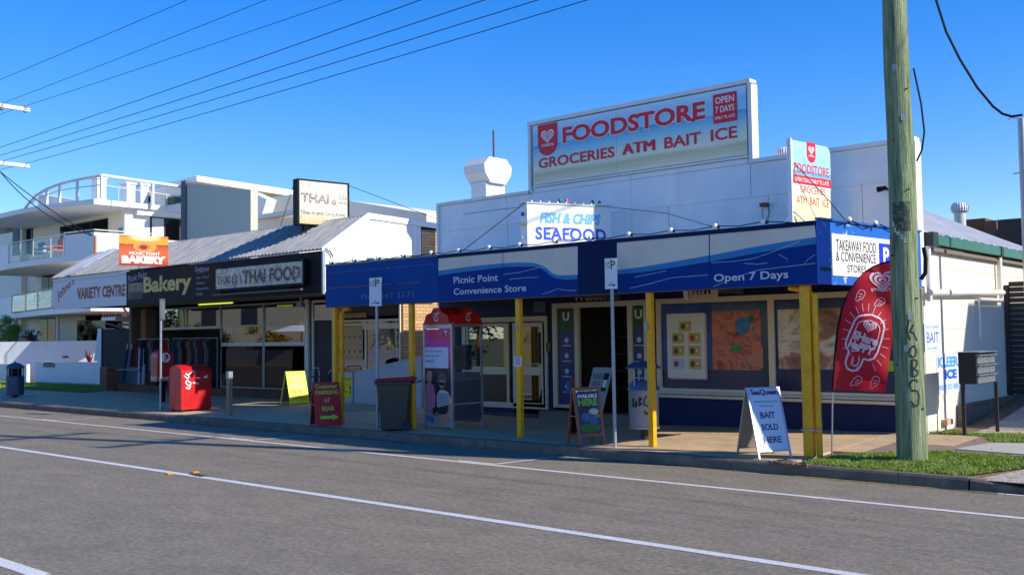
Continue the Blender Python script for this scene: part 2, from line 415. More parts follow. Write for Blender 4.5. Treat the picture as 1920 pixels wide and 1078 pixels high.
# right hand side: brown path, pale slab, grass, driveway
OLDC = M('old_brown_concrete', S(140,120,104), .9, var=.15, scale=2, dirt=.4, bump=.6)
terrain('old_path', [[(-5.9, 14.45), (-4.9, 15.0), (-3.6, 15.15), (-3.6, 16.2), (-5.0, 17.0), (-5.9, 17.0)]], -.004, OLDC, cell=.5, skirt=.03)
PALE = M('new_pale_concrete', S(176,172,160), .85, var=.06, bump=.3)
terrain('pale_path', [[(-4.85, 15.32), (-3.1, 15.12), (0, 15.12), (0, 16.6), (-3.4, 16.6), (-4.62, 16.25)]], .012, PALE, cell=.5, skirt=.05)
dwy = bpy.data.objects.new('driveway', None); C.objects.link(dwy); dwy['kind'] = 'structure'; ORG['driveway'] = Vector((0, 0, 0))
for (xa, xb) in ((-5.28, -3.9), (-3.88, -2.2), (-2.18, -.6)):
    for (ya, yb) in ((17.55, 19.2), (19.215, 21.0), (21.015, 24.0), (24.015, 27)):
        q = rect(xa, xb, ya, yb)
        terrain('slab', [q], .0, AGG, dwy, None, cell=.5, skirt=.04)
terrain('driveway_crossing', [[(-3.9, 12.99), (0, 12.99), (0, 15.1), (-3.2, 15.1), (-3.55, 14.3)]], -.022, AGG, cell=.5, skirt=.0)
# painted lines
def line(x0, x1, y, w, mat=RPAINT, z=.004): return MB().poly([(x0, y-w/2, z), (x1, y-w/2, z), (x1, y+w/2, z), (x0, y+w/2, z)]).build('road_marking', mat, kind='structure', smooth=None)
line(-120, 60, 11.33, .10); line(-120, 60, 7.92, .13); line(-120, -8.6, 3.77, .15)
for xb in (-10.42, -16.82, -25.4, -32.0):
    line(xb-.8, xb+.02, 11.435, .07, z=.0045)
    MB().poly([(xb-.03, 11.48, .0045), (xb+.05, 11.48, .0045), (xb+.2, 12.5, .0045), (xb+.13, 12.5, .0045)]).build('road_marking', RPAINT, kind='structure', smooth=None)
line(-6.2, -4.3, 12.86, .05, YPAINT, .005); line(-3.6, 8, 12.86, .06, RPAINT, .005); line(-13.9, -9.4, 12.78, .03, RPAINT, .005)
ROADM = M('amber_marker', S(235,150,20), .3)
for i, p in enumerate(((-13.6, 7.80), (-13.44, 8.12))):
    b = MB(); x0, y0 = p
    b.add([(x0-.05, y0-.05, .005), (x0+.05, y0-.05, .005), (x0+.05, y0+.05, .005), (x0-.05, y0+.05, .005), (x0-.02, y0-.045, .022), (x0+.02, y0-.045, .022), (x0+.02, y0+.045, .022), (x0-.02, y0+.045, .022)],
          [(0,3,2,1), (4,5,6,7), (0,1,5,4), (1,2,6,5), (2,3,7,6), (3,0,4,7)])
    o = b.build('road_reflector', ROADM); tag(o, ['amber road reflector on the camera side of the white centre line', 'amber road reflector on the shop side of the white centre line'][i], 'road reflector')
MB().poly([(-13.35, 7.95, .0043), (-12.95, 7.9, .0043), (-12.9, 8.02, .0043), (-13.3, 8.08, .0043)]).build('tar_patch', M('tar', S(50,50,52), .8), kind='structure', smooth=None)
GUT = M('gutter_silt', S(104,92,70), .95, var=.4, scale=8)
def silt(x0, x1):
    b = MB(); x = x0; pts = []
    while x < x1: pts.append((x, 12.9-abs(noise.noise((x*.9, 0, 0)))*.28-.03)); x += .12
    for p_, q_ in zip(pts, pts[1:]): b.poly([(p_[0], p_[1], .003), (q_[0], q_[1], .003), (q_[0], 12.925, .003), (p_[0], 12.925, .003)])
    b.build('gutter_silt', GUT, kind='structure', smooth=None)
silt(-58, -3.2)
LEAFM = M('dry_leaf', S(120,88,50), .8, var=.4, scale=30)
lb_ = MB()
for i in range(420):
    if i < 300: x_, y_, z_ = rnd.uniform(-34, -3.4), 12.9-abs(rnd.gauss(0, .12)), .008
    else: x_, y_ = rnd.uniform(-13, -3.4), rnd.uniform(13.15, 16.6); z_ = G(x_, y_)+.012
    a_ = rnd.uniform(0, 6.28); l_ = rnd.uniform(.012, .035); u = Vector((math.cos(a_), math.sin(a_), rnd.uniform(-.2, .4)))*l_; v = Vector((-math.sin(a_), math.cos(a_), rnd.uniform(-.2, .4)))*l_*.5; c_ = Vector((x_, y_, z_)); lb_.poly([c_-u, c_-v, c_+u, c_+v])
o = lb_.build('leaf_litter', LEAFM, kind='stuff', smooth=None)
for (x_, y_, r_) in ((-6.35, 13.0, .16), (-6.12, 12.97, .10), (-6.55, 12.98, .09)):
    b = MB(); b.sphere((x_, y_, .13), r_, 7, 5, sx=1.3, sy=.6, sz=.45); b.v = [tuple(Vector(v)+Vector((rnd.uniform(-.02, .02), rnd.uniform(-.015, .015), rnd.uniform(-.015, .015)))) for v in b.v]; b.build('kerb_rubble', DIRT, kb)
# grass with real blades
def grassmat():
    k = N('grass_blades'); p = k.pos(); f = k.noise(p, 3.5, 4, .7); g = k.noise(p, 60, 2)
    c = k.ramp(f, [(.25, S(104,128,36)), (.5, S(146,172,54)), (.72, S(196,190,112))]); c = k.mix(k.math('MULTIPLY', g, .6), c, S(80,108,30)); return k.set(c, .7)
GRS = grassmat()
def inside(p, poly):
    c = False; n = len(poly)
    for i in range(n):
        a = poly[i]; b = poly[i-1]
        if (a[1] > p[1]) != (b[1] > p[1]) and p[0] < (b[0]-a[0])*(p[1]-a[1])/(b[1]-a[1])+a[0]: c = not c
    return c
def grass(name, poly, n, h, lift=0):
    terrain('lawn_soil', [poly], -.012, SOIL, cell=.5)
    xs = [p[0] for p in poly]; ys = [p[1] for p in poly]; vs = []; fs = []; k = 0
    while k < n:
        x = rnd.uniform(min(xs), max(xs)); y = rnd.uniform(min(ys), max(ys))
        if not inside((x, y), poly): continue
        pn = noise.noise((x*1.7, y*1.7, 3)) + .5*noise.noise((x*6, y*6, 1))
        if pn < -.22 and rnd.random() < .75: k += .35; continue
        k += 1; z = G(x, y)-.012; hh = h*rnd.uniform(.5, 1.3)*(1+.5*pn); a = rnd.uniform(0, 6.28); wd = rnd.uniform(.004, .009)
        lx = rnd.gauss(0, .45)*hh; ly = rnd.gauss(0, .45)*hh; c, s_ = math.cos(a)*wd, math.sin(a)*wd; m = len(vs)
        vs += [(x-c, y-s_, z), (x+c, y+s_, z), (x+lx, y+ly, z+hh)]; fs.append((m, m+1, m+2))
    me = bpy.data.meshes.new(name); me.from_pydata(vs, [], fs); me.materials.append(GRS)
    o = link(name, me, None, 'stuff'); return o
GA = [(-6.2, 13.04), (-4.1, 13.05), (-3.55, 14.3), (-3.2, 15.08), (-4.9, 14.95), (-5.6, 14.5), (-6.0, 14.1)]
o = grass('grass', GA, 42000, .045); o['label'] = 'short green grass around the foot of the power pole'; 
GB = [(-5.85, 17.05), (-5.0, 16.98), (-4.6, 16.35), (-3.4, 16.62), (-2.6, 16.62), (-2.6, 17.5), (-5.2, 17.5), (-5.5, 17.6)]
o = grass('grass', GB, 14000, .055); o['label'] = 'strip of grass between path and aggregate driveway'
GC = [(-60, 13.12), (-35.0, 13.12), (-36, 14.55), (-60, 14.55)]
GD = [(-60, 16.15), (-34.3, 16.15), (-34.3, 19.2), (-60, 19.2)]
o = grass('grass', GD, 26000, .09); o['label'] = 'lawn strip in front of the low white garden walls'
o = grass('grass', [(-60, 13.12), (-36.5, 13.12), (-37.5, 14.5), (-60, 14.5)], 9000, .07); o['label'] = 'kerbside grass beyond the litter bin'
terrain('kerb_apron', [[(-36.4, 13.12), (-31, 13.12), (-31, 14.55), (-37.4, 14.55)]], -.006, CONC, cell=.5)
# ================================================================ CORNER STORE (facade plane Y = 17)
FY = 17.0; XL, XR = -17.24, -5.88
store = thing('corner_store', (-11.5, 17, 0), 'white stepped parapet corner store with navy shopfront behind the blue awning', 'shop building')
def bx(name, a, b, mat, par, **k): return MB().box(a, b).build(name, mat, par, **k)
# upper wall: backing and sheets
gz = 4.52
ux = [XL, PY(950, 390, FY).x, -14.27, PY(1181, 350, FY).x, -8.90, XR]
lx = [XL, PY(952, 440, FY).x, -14.27+.9, PY(1181, 420, FY).x, PY(1254, 405, FY).x, PY(1441, 390, FY).x, PY(1617, 380, FY).x, XR]
bx('wall', (XL+.02, 17.03, 2.9), (XR-.02, 17.16, 5.16), WALLW, store)
bx('left_wall', (XL+.01, 17.17, 0), (XL+.1, 26.9, 3.4), CREAMW, store); bx('ceiling', (XL+.1, 17.17, 2.9), (XR-.15, 26.9, 2.95), CHAR, store)
bx('wall', (-14.25, 17.03, 5.16), (-8.92, 17.16, 6.67), WALLW, store)
def cells(xs, z0, z1):
    for a, b in zip(xs, xs[1:]):
        bx('cladding_sheet', (a+.006, 17.0+rnd.uniform(-.003, .003), z0+.006), (b-.006, 17.03, z1-.006), WALLW, store)
cells(ux, gz, 5.14); cells(lx, 2.88, gz)
cells([-14.2, PY(1181, 330, FY).x, -8.95], 5.14, 5.25)
for X in (PY(1181, 350, FY).x,): bx('cover_strip', (X-.03, 16.975, 3.5), (X+.03, 16.995, 5.25), WALLW, store)
bx('cover_strip', (XL, 16.98, gz-.015), (XR, 16.996, gz+.012), WALLW, store)
CAP = M('capping_trim', S(228,229,226), .45, var=.06, dirt=.3)
for a, b in (((XL-.03, 16.95, 5.14), (-14.30, 17.20, 5.21)), ((-14.33, 16.95, 5.14), (-14.26, 17.2, 6.66)), ((-14.33, 16.94, 6.66), (-8.84, 17.2, 6.74)),
             ((-8.90, 16.95, 5.22), (-8.82, 17.2, 6.66)), ((-8.90, 16.95, 5.14), (XR+.03, 17.2, 5.215)), ((XL-.03, 16.95, 2.7), (XL+.03, 17.2, 5.14)), ((XR-.03, 16.95, 2.7), (XR+.04, 17.22, 5.14)), ((-14.2, 16.96, 5.255), (-8.92, 16.99, 5.30))):
    bx('capping', a, b, CAP, store)
# side wall with wide boards, roof, eave
ZE = 3.40
side = [(17.2, 0.1), (27, .1), (27, ZE), (17.2, ZE)]
bx('side_wall', (XR-.12, 17.2, -.3), (XR-.012, 27, ZE), CREAMW, store)
for z0, z1 in ((-.2, .9), (.9, 1.98), (1.98, 2.62), (2.62, 3.05), (3.05, ZE)):
    for y0, y1 in ((17.22, 19.3), (19.3, 21.7), (21.7, 27)):
        bx('wall_board', (XR-.012, y0+.003, z0+.004), (XR, y1-.003, z1-.004), CREAMW, store)
RX, RZ = -9.5, 5.42
ROOFM = M('pale_metal_roof', S(206,206,204), .45, .1, var=.06, scale=1)
k = N('ribbed_pale_roof'); p = k.pos(); wv = k.n('ShaderNodeTexWave'); wv.inputs['Scale'].default_value = 4.1; wv.bands_direction = 'Y'; k.l(p, wv.inputs[0]); k.bump(wv.outputs[0], .6, .03)
ROOFM = k.set(k.ramp(k.noise(p, 2, 4), [(.3, S(186,188,190)), (.7, S(214,214,212))]), .45, .0)
nrib = 52
rb = MB()
for i in range(nrib):
    y = 17.24+i*.2
    yr = max(0, (y-24.5)/3.5); zr = RZ; xr_ = RX-(0)
    top = Vector((lerp(RX, XR+.1, yr*.0), y, RZ - yr*.6)); bot = Vector((XR+.14, y, 3.58))
    rb.add([bot+Vector((0, 0, 0)), bot+Vector((0, .13, 0)), bot+Vector((0, .15, .03)), bot+Vector((0, .18, .03)), bot+Vector((0, .2, 0)),
            top, top+Vector((0, .13, 0)), top+Vector((0, .15, .03)), top+Vector((0, .18, .03)), top+Vector((0, .2, 0))], [(j, j+1, j+6, j+5) for j in range(4)])
rb.build('roof', ROOFM, store, smooth=None)
MB().poly([(RX, 17.24, RZ), (RX, 27.6, RZ-.5), (XL, 27.6, 3.4), (XL, 17.24, 3.4)]).build('rear_roof', ROOFM, store, smooth=None)
bx('rear_wall', (XL, 26.9, -.2), (XR-.13, 27.0, 3.4), CREAMW, store)
GGUT = M('green_gutter', S(44,104,78), .4, var=.08)
g = MB()
prof = [(XR+.0, 3.56), (XR+.12, 3.60), (XR+.17, 3.58), (XR+.17, 3.42), (XR+.0, 3.40)]
g.prism([(x, 17.55, z) for x, z in prof], (0, 9.4, 0)); g.build('gutter', GGUT, store)
bx('gutter_end', (XR+.005, 17.27, 3.38), (XR+.18, 17.53, 3.62), M('dark_green_flashing', S(30,48,44), .5), store)
bx('gutter_clip', (XR+.0, PX(1860, 480, XR).y, 3.40), (XR+.185, PX(1860, 480, XR).y+.14, 3.60), M('dark_green_flashing', S(30,48,44), .5), store)
# soffit strip under eave
bx('eave_lining', (XR+.0, 17.55, 3.31), (XR+.09, 26.9, 3.37), SOFF, store)
# pipes
def tb(name, path, r, mat, par, n=10, **k): return MB().tube(path, r, n).build(name, mat, par, smooth=True, **k)
xp = XR+.08
y1 = PX(1740, 470, xp).y; y2 = PX(1874, 500, xp).y; zp = PX(1800, 547, xp).z
tb('downpipe', [(xp, y1, 3.38), (xp, y1, 2.45)], .045, PVC, store); tb('downpipe', [(xp, y2, 3.4), (xp, y2, zp+.03)], .05, PVC, store)
z1 = PX(1722, 547, xp).z; z2 = PX(1870, 548, xp).z
tb('drain_pipe', [(xp+.02, 17.25, z1), (xp+.02, y2+.08, z2)], .055, PVC, store, 12)
tb('drain_pipe', [(xp, PX(1836, 560, xp).y, z2-.17), (xp, y2+.05, z2-.16), (xp, y2+.05, z2)], .04, PVC, store)
tb('drain_pipe', [(xp, PX(1836, 560, xp).y, z2-.17), (xp, PX(1836, 560, xp).y, z2-.9)], .015, PVC, store)
bx('concrete_plinth', (XR+.0, 18.7, .1), (XR+.12, 24.5, .62), KERB, store)
bx('meter_box', (XR+.0, 17.9, .33), (XR+.10, 18.2, .42), CONC, store)
# --- shopfront under the awning
ZT = 2.66; DW = 17.0
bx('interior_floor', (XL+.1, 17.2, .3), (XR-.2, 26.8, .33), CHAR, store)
# openings: fish shop window, fish shop door, store door
def PXY(x, y): return PY(x, y, FY)
xa0 = PXY(903, 700).x; xa1 = PXY(955, 700).x; xb0 = PXY(966, 700).x; xb1 = PXY(1026, 700).x
xc0 = PXY(1042, 700).x; xc1 = PXY(1222, 700).x; xw0 = PXY(1236, 650).x; xw1 = XR-.12
zb = .34
def w_(x0, x1, z0, z1): bx('wall', (x0, 16.97, z0), (x1, 17.03, z1), NAVY, store)
# navy lower wall pieces round the openings
w_(XL, xa0-.6, .1, 2.87); w_(xa0-.6, xb1, 2.42, 2.87); w_(xa0-.6, xa0+.0, .1, 2.42); w_(xa1, xb0, .1, .45)
w_(xb1, xc0, .1, 2.87); w_(xc0, xc1, 2.66, 2.87); w_(xc1, xw0, .1, 2.87); w_(xw0, XR, .1, .78); w_(xw0, XR, 2.64, 2.87)
w_(xa0, xa1, .1, .42)
CF = M('cream_timber_frame', S(222,204,170), .5, var=.07, dirt=.2)
def frame(par, x0, x1, z0, z1, t=.07, Y=16.94, d=.07, name='frame', mat=CF, bottom=True):
    b = MB(); b.box((x0, Y, z0), (x0+t, Y+d, z1)); b.box((x1-t, Y, z0), (x1, Y+d, z1)); b.box((x0+t, Y, z1-t), (x1-t, Y+d, z1))
    if bottom: b.box((x0+t, Y, z0), (x1-t, Y+d, z0+t))
    return b.build(name, mat, par)
# fish shop window and door
frame(store, xa0-.55, xb1+.06, .36, 2.40, .11, 16.92, .06, 'window_frame')
win = frame(store, xa0-.42, xa1+.04, .42, 2.26, .06, 16.93, .05, 'window')
bx('pane', (xa0-.36, 16.955, 1.28), (xa1-.02, 16.963, 2.2), GLSD, win); bx('transom', (xa0-.36, 16.94, 1.1), (xa1-.02, 16.98, 1.28), CF, win)
bx('kick_panel', (xa0-.36, 16.955, .48), (xa1-.02, 16.975, 1.1), M('black_kick_panel', S(16,17,20), .3), win)
door = frame(store, xb0, xb1, .40, 2.26, .09, 16.92, .05, 'door')
bx('pane', (xb0+.09, 16.945, 1.28), (xb1-.09, 16.953, 2.17), GLSD, door); bx('pane', (xb0+.09, 16.945, .55), (xb1-.09, 16.953, 1.1), GLSD, door)
bx('rail', (xb0+.09, 16.935, 1.1), (xb1-.09, 16.965, 1.28), CF, door)
text(door, 'WE ARE', (xb1-.5, 16.93, 1.33), (xb1-.14, 16.93, 1.37), XU, ZU, WTXT, off=.012); 
# black mesh security grille on the first third
# store entrance
frame(store, xc0, xc1, .42, 2.66, .11, 16.90, .08, 'door_frame', bottom=False)
xd0 = PXY(1086, 650).x; xd1 = PXY(1186, 650).x
for X in (xd0, xd1): bx('door_post', (X-.06, 16.91, .36), (X+.05, 16.99, 2.55), CF, store)
def posterside(x0, x1):
    o = bx('window_poster', (x0, 16.95, .5), (x1, 16.96, 2.53), M('poster_navy', S(26,52,110), .35, var=.2, scale=2), store)
    zt = 2.53; gh = .48
    bx('poster_header', (x0, 16.945, zt-gh), (x1, 16.95, zt), M('poster_green', S(36,84,30), .4, var=.2), o)
    wd = x1-x0; c = (x0+x1)/2
    text(o, 'U', (c-.09, 16.944, zt-.25), (c+.09, 16.944, zt-.06), XU, ZU, WTXT, bold=.03)
    text(o, 'NIGHTOWL', (x0+.04, 16.944, zt-.40), (x1-.04, 16.944, zt-.33), XU, ZU, WTXT, bold=.02) if False else None
    # small pictograms with captions
    for i, (gl, cp) in enumerate((('o', 'COFFEE'), ('8', 'GROCERIES'), ('%', 'SNACKS'), ('&', 'DRINKS'))):
        z = 1.86-i*.33
        MB().cyl((c, 16.947, z), (c, 16.9495, z), .055, n=14).build('pictogram', GTXT, o, smooth=None)
        bx('caption', (c-.12, 16.946, z-.125), (c+.12, 16.9495, z-.105), GTXT, o)
    b = bx('bottle_picture', (c-.02, 16.946, .72), (c+.07, 16.9495, 1.0), M('poster_blue', S(30,120,190), .4), o)
    bx('bottle_picture', (c+.09, 16.946, .86), (c+.19, 16.9495, 1.04), M('poster_red', S(190,40,40), .4), o)
    return o
posterside(xc0+.12, xd0-.07); posterside(xd1+.06, xc1-.12)
bx('glazing_bar', (xc0+.11, 16.92, .42), (xd0-.06, 16.99, .49), CF, store); bx('glazing_bar', (xd1+.05, 16.92, .42), (xc1-.11, 16.99, .49), CF, store)
# entrance recess: shelves in the dark
sh = thing('shop_shelves', (-12.5, 19.5, .33), 'dark shelving just visible inside the open store doorway', 'shelves')
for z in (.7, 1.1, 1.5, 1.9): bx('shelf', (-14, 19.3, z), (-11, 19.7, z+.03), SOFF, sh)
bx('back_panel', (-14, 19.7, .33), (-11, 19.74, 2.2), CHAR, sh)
STEP = M('step_concrete', S(120,112,100), .85, var=.15, dirt=.3, bump=.4)
bx('doorstep', (xc0-.12, 16.55, .1), (xc1+.1, 16.96, .36), STEP, store); bx('doorstep', (xa0-.5, 16.8, .1), (xb1, 16.96, .26), M('step_paint', S(60,60,66), .7), store)
text(store, 'Welcome', (PXY(1077, 600).x, 16.96, 2.69), (PXY(1163, 600).x, 16.96, 2.92), XU, ZU, M('peach_print', S(214,170,140), .5), bold=.03)
bx('wall_cabinet', (PXY(1004, 560).x, 16.93, 2.48), (PXY(1026, 560).x, 16.968, 2.72), M('grey_green_plate', S(96,104,100), .6), store)
bx('door_closer_box', (PXY(1028, 650).x, 16.92, 1.62), (PXY(1036, 650).x, 16.968, 1.82), M('small_brown_box', S(110,90,60), .6), store)
# right hand display windows
zs = .80; zt = 2.66
m0 = PXY(1441, 650).x; m1 = PXY(1456, 650).x
frame(store, xw0, m1, zs, zt, .10, 16.90, .08, 'window_frame'); frame(store, m1-.11, xw1, zs, zt, .10, 16.895, .08, 'window_frame')
bx('window_sill', (xw0-.05, 16.84, .72), (xw1+.1, 16.99, .775), CF, store); bx('window_sill', (xw0-.05, 16.86, .79), (xw1+.1, 16.99, .83), ALU, store)
WN = M('navy_window_film', S(20,36,80), .18, var=.1)
bx('window_panel', (xw0+.1, 16.955, .9), (m1-.1, 16.965, 2.56), WN, store); bx('window_panel', (m1, 16.955, .9), (xw1, 16.965, 2.56), WN, store)
def printmat(name, fn):
    k = N(name); uv = k.n('ShaderNodeUVMap'); uv.uv_map = 'uv'; return k.set(fn(k, uv.outputs[0]), .35)
def panelY(name, x0, x1, z0, z1, Y, mat, par, t=.004, label=None):
    return MB().box((x0, Y-t, z0), (x1, Y, z1)).build(name, mat, par, uvplane=((x0, Y, z0), (x1-x0, 0, 0), (0, 0, z1-z0)), smooth=None, label=label)
def rocks(k, uv):
    n = k.noise(k.mapv(uv, (1.6, 1.9, 1)), 1.5, 8, .72); n.node.inputs['Distortion'].default_value = .6
    return k.ramp(n, [(.30, S(80,34,28)), (.42, S(160,74,48)), (.50, S(226,120,78)), (.57, S(120,76,70)), (.66, S(240,168,124))])
def creamy(k, uv):
    n = k.noise(k.mapv(uv, (1.0, 1.3, 1)), 1.4, 7, .6); n.node.inputs['Distortion'].default_value = .5
    return k.ramp(n, [(.3, S(60,54,56)), (.44, S(170,120,84)), (.52, S(226,214,186)), (.62, S(150,142,138)), (.75, S(236,230,208))])
def bluecloud(k, uv):
    n = k.noise(k.mapv(uv, (2, 3, 1)), 1.3, 5, .6); return k.ramp(n, [(.35, S(22,50,120)), (.6, S(34,76,158)), (.75, S(60,120,190))])
pr1 = printmat('rocky_poster_print', rocks); pr2 = printmat('creamy_poster_print', creamy); pr3 = printmat('blue_cloud_print', bluecloud)
bp = panelY('blue_poster', xw0+.12, PXY(1337, 650).x, 1.26, 2.54, 16.952, pr3, store)
rp = panelY('photo_poster', PXY(1338, 650).x, PXY(1430, 650).x, 1.27, 2.38, 16.951, pr1, store)
def blob(par, cx, cz, rx, rz, Y, mat, name='printed_blob', rot=0):
    pts = [(cx+rx*math.cos(a)*math.cos(rot)-rz*math.sin(a)*math.sin(rot), Y, cz+rx*math.cos(a)*math.sin(rot)+rz*math.sin(a)*math.cos(rot)) for a in [2*math.pi*i/22 for i in range(22)]]
    return MB().poly(pts).build(name, mat, par, smooth=None)
cxp = PXY(1390, 650).x
blob(rp, cxp+.07, 2.1, .15, .17, 16.944, M('print_teal', S(60,120,156), .4, var=.45, scale=9)); blob(rp, cxp+.24, 2.22, .07, .08, 16.9435, M('print_teal2', S(40,96,126), .4))
blob(rp, cxp-.07, 1.68, .12, .07, 16.9435, M('print_green', S(50,150,70), .4, var=.3)); blob(rp, cxp-.02, 1.84, .11, .07, 16.943, M('print_orange', S(200,104,60), .4), rot=.7)
blob(rp, cxp+.03, 1.98, .17, .08, 16.9449, M('print_shadow_brown', S(84,50,52), .4, var=.4, scale=12), rot=.9)
MB().poly([(cxp+.15, 16.9435, 1.5), (cxp+.47, 16.9435, 1.72), (cxp+.47, 16.9435, 1.32), (cxp+.12, 16.9435, 1.42)]).build('printed_blob', M('print_tan', S(196,130,96), .4, var=.2), rp, smooth=None)
cp = panelY('photo_poster', PXY(1462, 650).x, PXY(1590, 650).x, 1.30, 2.38, 16.951, pr2, store)
panelY('red_poster', PXY(1591, 650).x, PXY(1625, 650).x, 1.30, 2.38, 16.950, M('red_poster_print', S(170,44,50), .4, var=.3, scale=4), store)
panelY('green_sticker', PXY(1662, 675).x, PXY(1680, 675).x, 1.28, 1.46, 16.949, M('lime_sticker', S(150,200,50), .4), store)
# white menu board hung on the window
mb = thing('menu_board', (PXY(1290, 650).x, 16.92, 1.1), 'white board of small yellow product pictures on the shop window', 'notice board')
mx0, mx1, mz0, mz1 = PXY(1256, 640).x, PXY(1326, 640).x, 1.10, 2.36
bx('backing_board', (mx0+.03, 16.925, mz0-.02), (mx1+.03, 16.94, mz1-.02), M('board_back', S(190,184,172), .6), mb)
bx('board', (mx0, 16.90, mz0), (mx1, 16.92, mz1), M('board_white', S(232,222,204), .5, var=.04), mb)
pos_ = [(.5, .80), (.3, .62), (.74, .62), (.3, .42), (.74, .42), (.3, .22), (.74, .22)]
for i, (u, v) in enumerate(pos_):
    cx, cz = lerp(mx0, mx1, u), lerp(mz0, mz1, v); hw, hh = .135, .10
    o = bx('product_picture', (cx-hw, 16.894, cz-hh), (cx+hw, 16.8995, cz+hh), M('print_yellow' if i != 5 else 'print_pale', S(206,180,70) if i != 5 else S(196,200,206), .5, var=.15), mb)
    blob(o, cx-.05, cz, .05, .06, 16.892, M('print_brown%d' % (i % 3), [S(120,60,50), S(70,56,60), S(190,40,50)][i % 3], .5, var=.3)); blob(o, cx+.055, cz+.01, .036, .036, 16.8915, M('print_red_ring', S(200,50,50), .5)); blob(o, cx+.055, cz+.01, .026, .026, 16.891, WTXT)
# spotlights and wires on parapet
sp = thing('floodlight', (PXY(1662, 356).x, 16.8, 4.5), 'small black floodlight on the parapet beside the power pole', 'light')
px_ = PXY(1664, 357)
MB().cyl((px_.x-.1, 16.8, px_.z), (px_.x+.05, 16.82, px_.z+.02), .05, .035).build('lamp_body', BLACK, sp, smooth=True); bx('bracket', (px_.x+.04, 16.8, px_.z-.02), (px_.x+.07, 16.97, px_.z+.02), BLACK, sp)
q = PXY(1437, 385)
sb = thing('electrical_box', (q.x, 16.9, q.z), 'rusty red brown lamp holder wired to the middle of the parapet', 'electrical box')
bx('box_body', (q.x-.07, 16.86, q.z-.035), (q.x+.07, 16.97, q.z+.035), M('rusty_red', S(140,70,56), .7, var=.2), sb); bx('stem', (q.x-.05, 16.9, q.z-.28), (q.x-.03, 16.92, q.z-.035), GALV, sb)
tb('cable', [(q.x+.07, 16.92, q.z), (q.x+.1, 16.93, q.z-.12), (q.x+.06, 16.94, q.z-.22), (q.x, 16.95, q.z-.3)], .006, BLACK, sb, 5)
# ================================================================ BIG PARAPET SIGN
def beach(k, uv):
    sp_ = k.n('ShaderNodeSeparateXYZ'); k.l(uv, sp_.inputs[0])
    n = k.noise(k.mapv(uv, (3, 14, 1)), 1.4, 5, .6)
    v = k.math('ADD', sp_.outputs[1], k.math('MULTIPLY', k.math('ADD', n, -.5), .16))
    return k.ramp(v, [(.0, S(240,232,200)), (.16, S(214,200,150)), (.24, S(240,236,206)), (.38, S(206,226,214)), (.52, S(150,206,226)), (.62, S(104,180,222)), (.64, S(84,148,208)), (.66, S(160,214,240)), (.82, S(146,206,244)), (1.0, S(206,236,250))])
BEACH = printmat('beach_photo_print', beach)
RED = M('red_print', S(224,20,48), .45, var=.03)
def shield(par, c, U, V, wd, ht, word=True, off=.006):
    """red rounded shield with double-line heart mark"""
    U = Vector(U).normalized(); V = Vector(V).normalized(); n = U.cross(V); c = Vector(c)+n*off
    pts = [c+U*(-wd/2)+V*ht/2, c+U*(-wd/2)-V*(ht*.12)]
    for i in range(1, 10): a = math.pi+math.pi*i/10; pts.append(c+U*(wd/2*math.cos(a))+V*(-ht*.12+ht*.38*math.sin(a)))
    pts += [c+U*(wd/2)-V*(ht*.12), c+U*(wd/2)+V*ht/2]
    o = MB().poly(pts).build('emblem', RED, par, smooth=None)
    heart(o, c+V*ht*.10+n*.003, U, V, wd*.66, WTXT)
    if word: text(o, 'STREETS', c-U*wd*.31-V*ht*.21, c+U*wd*.31-V*ht*.13, U, V, WTXT, bold=.02, off=.003)
    return o
def heart(par, c, U, V, wd, mat, warp=None):
    def hp(t, s): return Vector(c)+U*(wd/2*s*(16*math.sin(t)**3)/16)+V*(wd/2*s*.92*((13*math.cos(t)-5*math.cos(2*t)-2*math.cos(3*t)-math.cos(4*t))/16+.1))
    b = MB()
    for (s0, s1) in ((1.0, .80), (.66, .46), (.30, .16)):
        n = 28
        for i in range(n):
            t0 = 2*math.pi*i/n; t1 = 2*math.pi*(i+1)/n
            q = [hp(t0, s0), hp(t1, s0), hp(t1, s1), hp(t0, s1)]
            if warp: q = [warp(z) for z in q]
            b.poly(q)
    return b.build('heart_mark', mat, par, smooth=None)
bs = thing('shop_sign', (-11.6, 16.95, 5.3), 'long beach picture sign reading FOODSTORE GROCERIES ATM BAIT ICE on the parapet', 'sign')
sx0, sx1, sz0, sz1 = -14.18, -8.93, 5.31, 6.63; jx = PY(1156, 290, 16.95).x
MB().box((sx0, 16.95, sz0), (jx-.003, 16.97, sz1)).build('sign_panel', BEACH, bs, uvplane=((sx0, 0, sz0), (sx1-sx0, 0, 0), (0, 0, sz1-sz0)), smooth=None)
MB().box((jx+.003, 16.95, sz0), (sx1, 16.97, sz1)).build('sign_panel', BEACH, bs, uvplane=((sx0, 0, sz0), (sx1-sx0, 0, 0), (0, 0, sz1-sz0)), smooth=None)
SYP = 16.945
def tz(s, lb, rt, par, mat, bold=0, outline=None, off=.004, **k):
    if outline: textY(par, s, (lb[0]-1.5, lb[1]+1.8), (rt[0]+1.5, rt[1]-1.8), SYP, WTXT, bold=bold+.03, off=.001, **k)
    return textY(par, s, lb, rt, SYP, mat, bold=bold, off=off, **k)
tz('FOODSTORE', (1055, 270), (1322, 189), bs, RED, .035, True)
tz('GROCERIES', (1010, 317), (1152, 274.5), bs, RED, .02); tz('ATM', (1168, 291), (1227, 261.5), bs, RED, 0); textY(bs, 'ATM', (1169.5, 291), (1228.5, 261.5), SYP, RED, off=.0045); textY(bs, 'ATM', (1166.5, 291), (1225.5, 261.5), SYP, RED, off=.005); tz('BAIT', (1246, 279.5), (1314, 247), bs, RED, .02); tz('ICE', (1333, 266), (1382, 235.5), bs, RED, .02)
a = PY(1009, 285, SYP); b_ = PY(1045, 232, SYP)
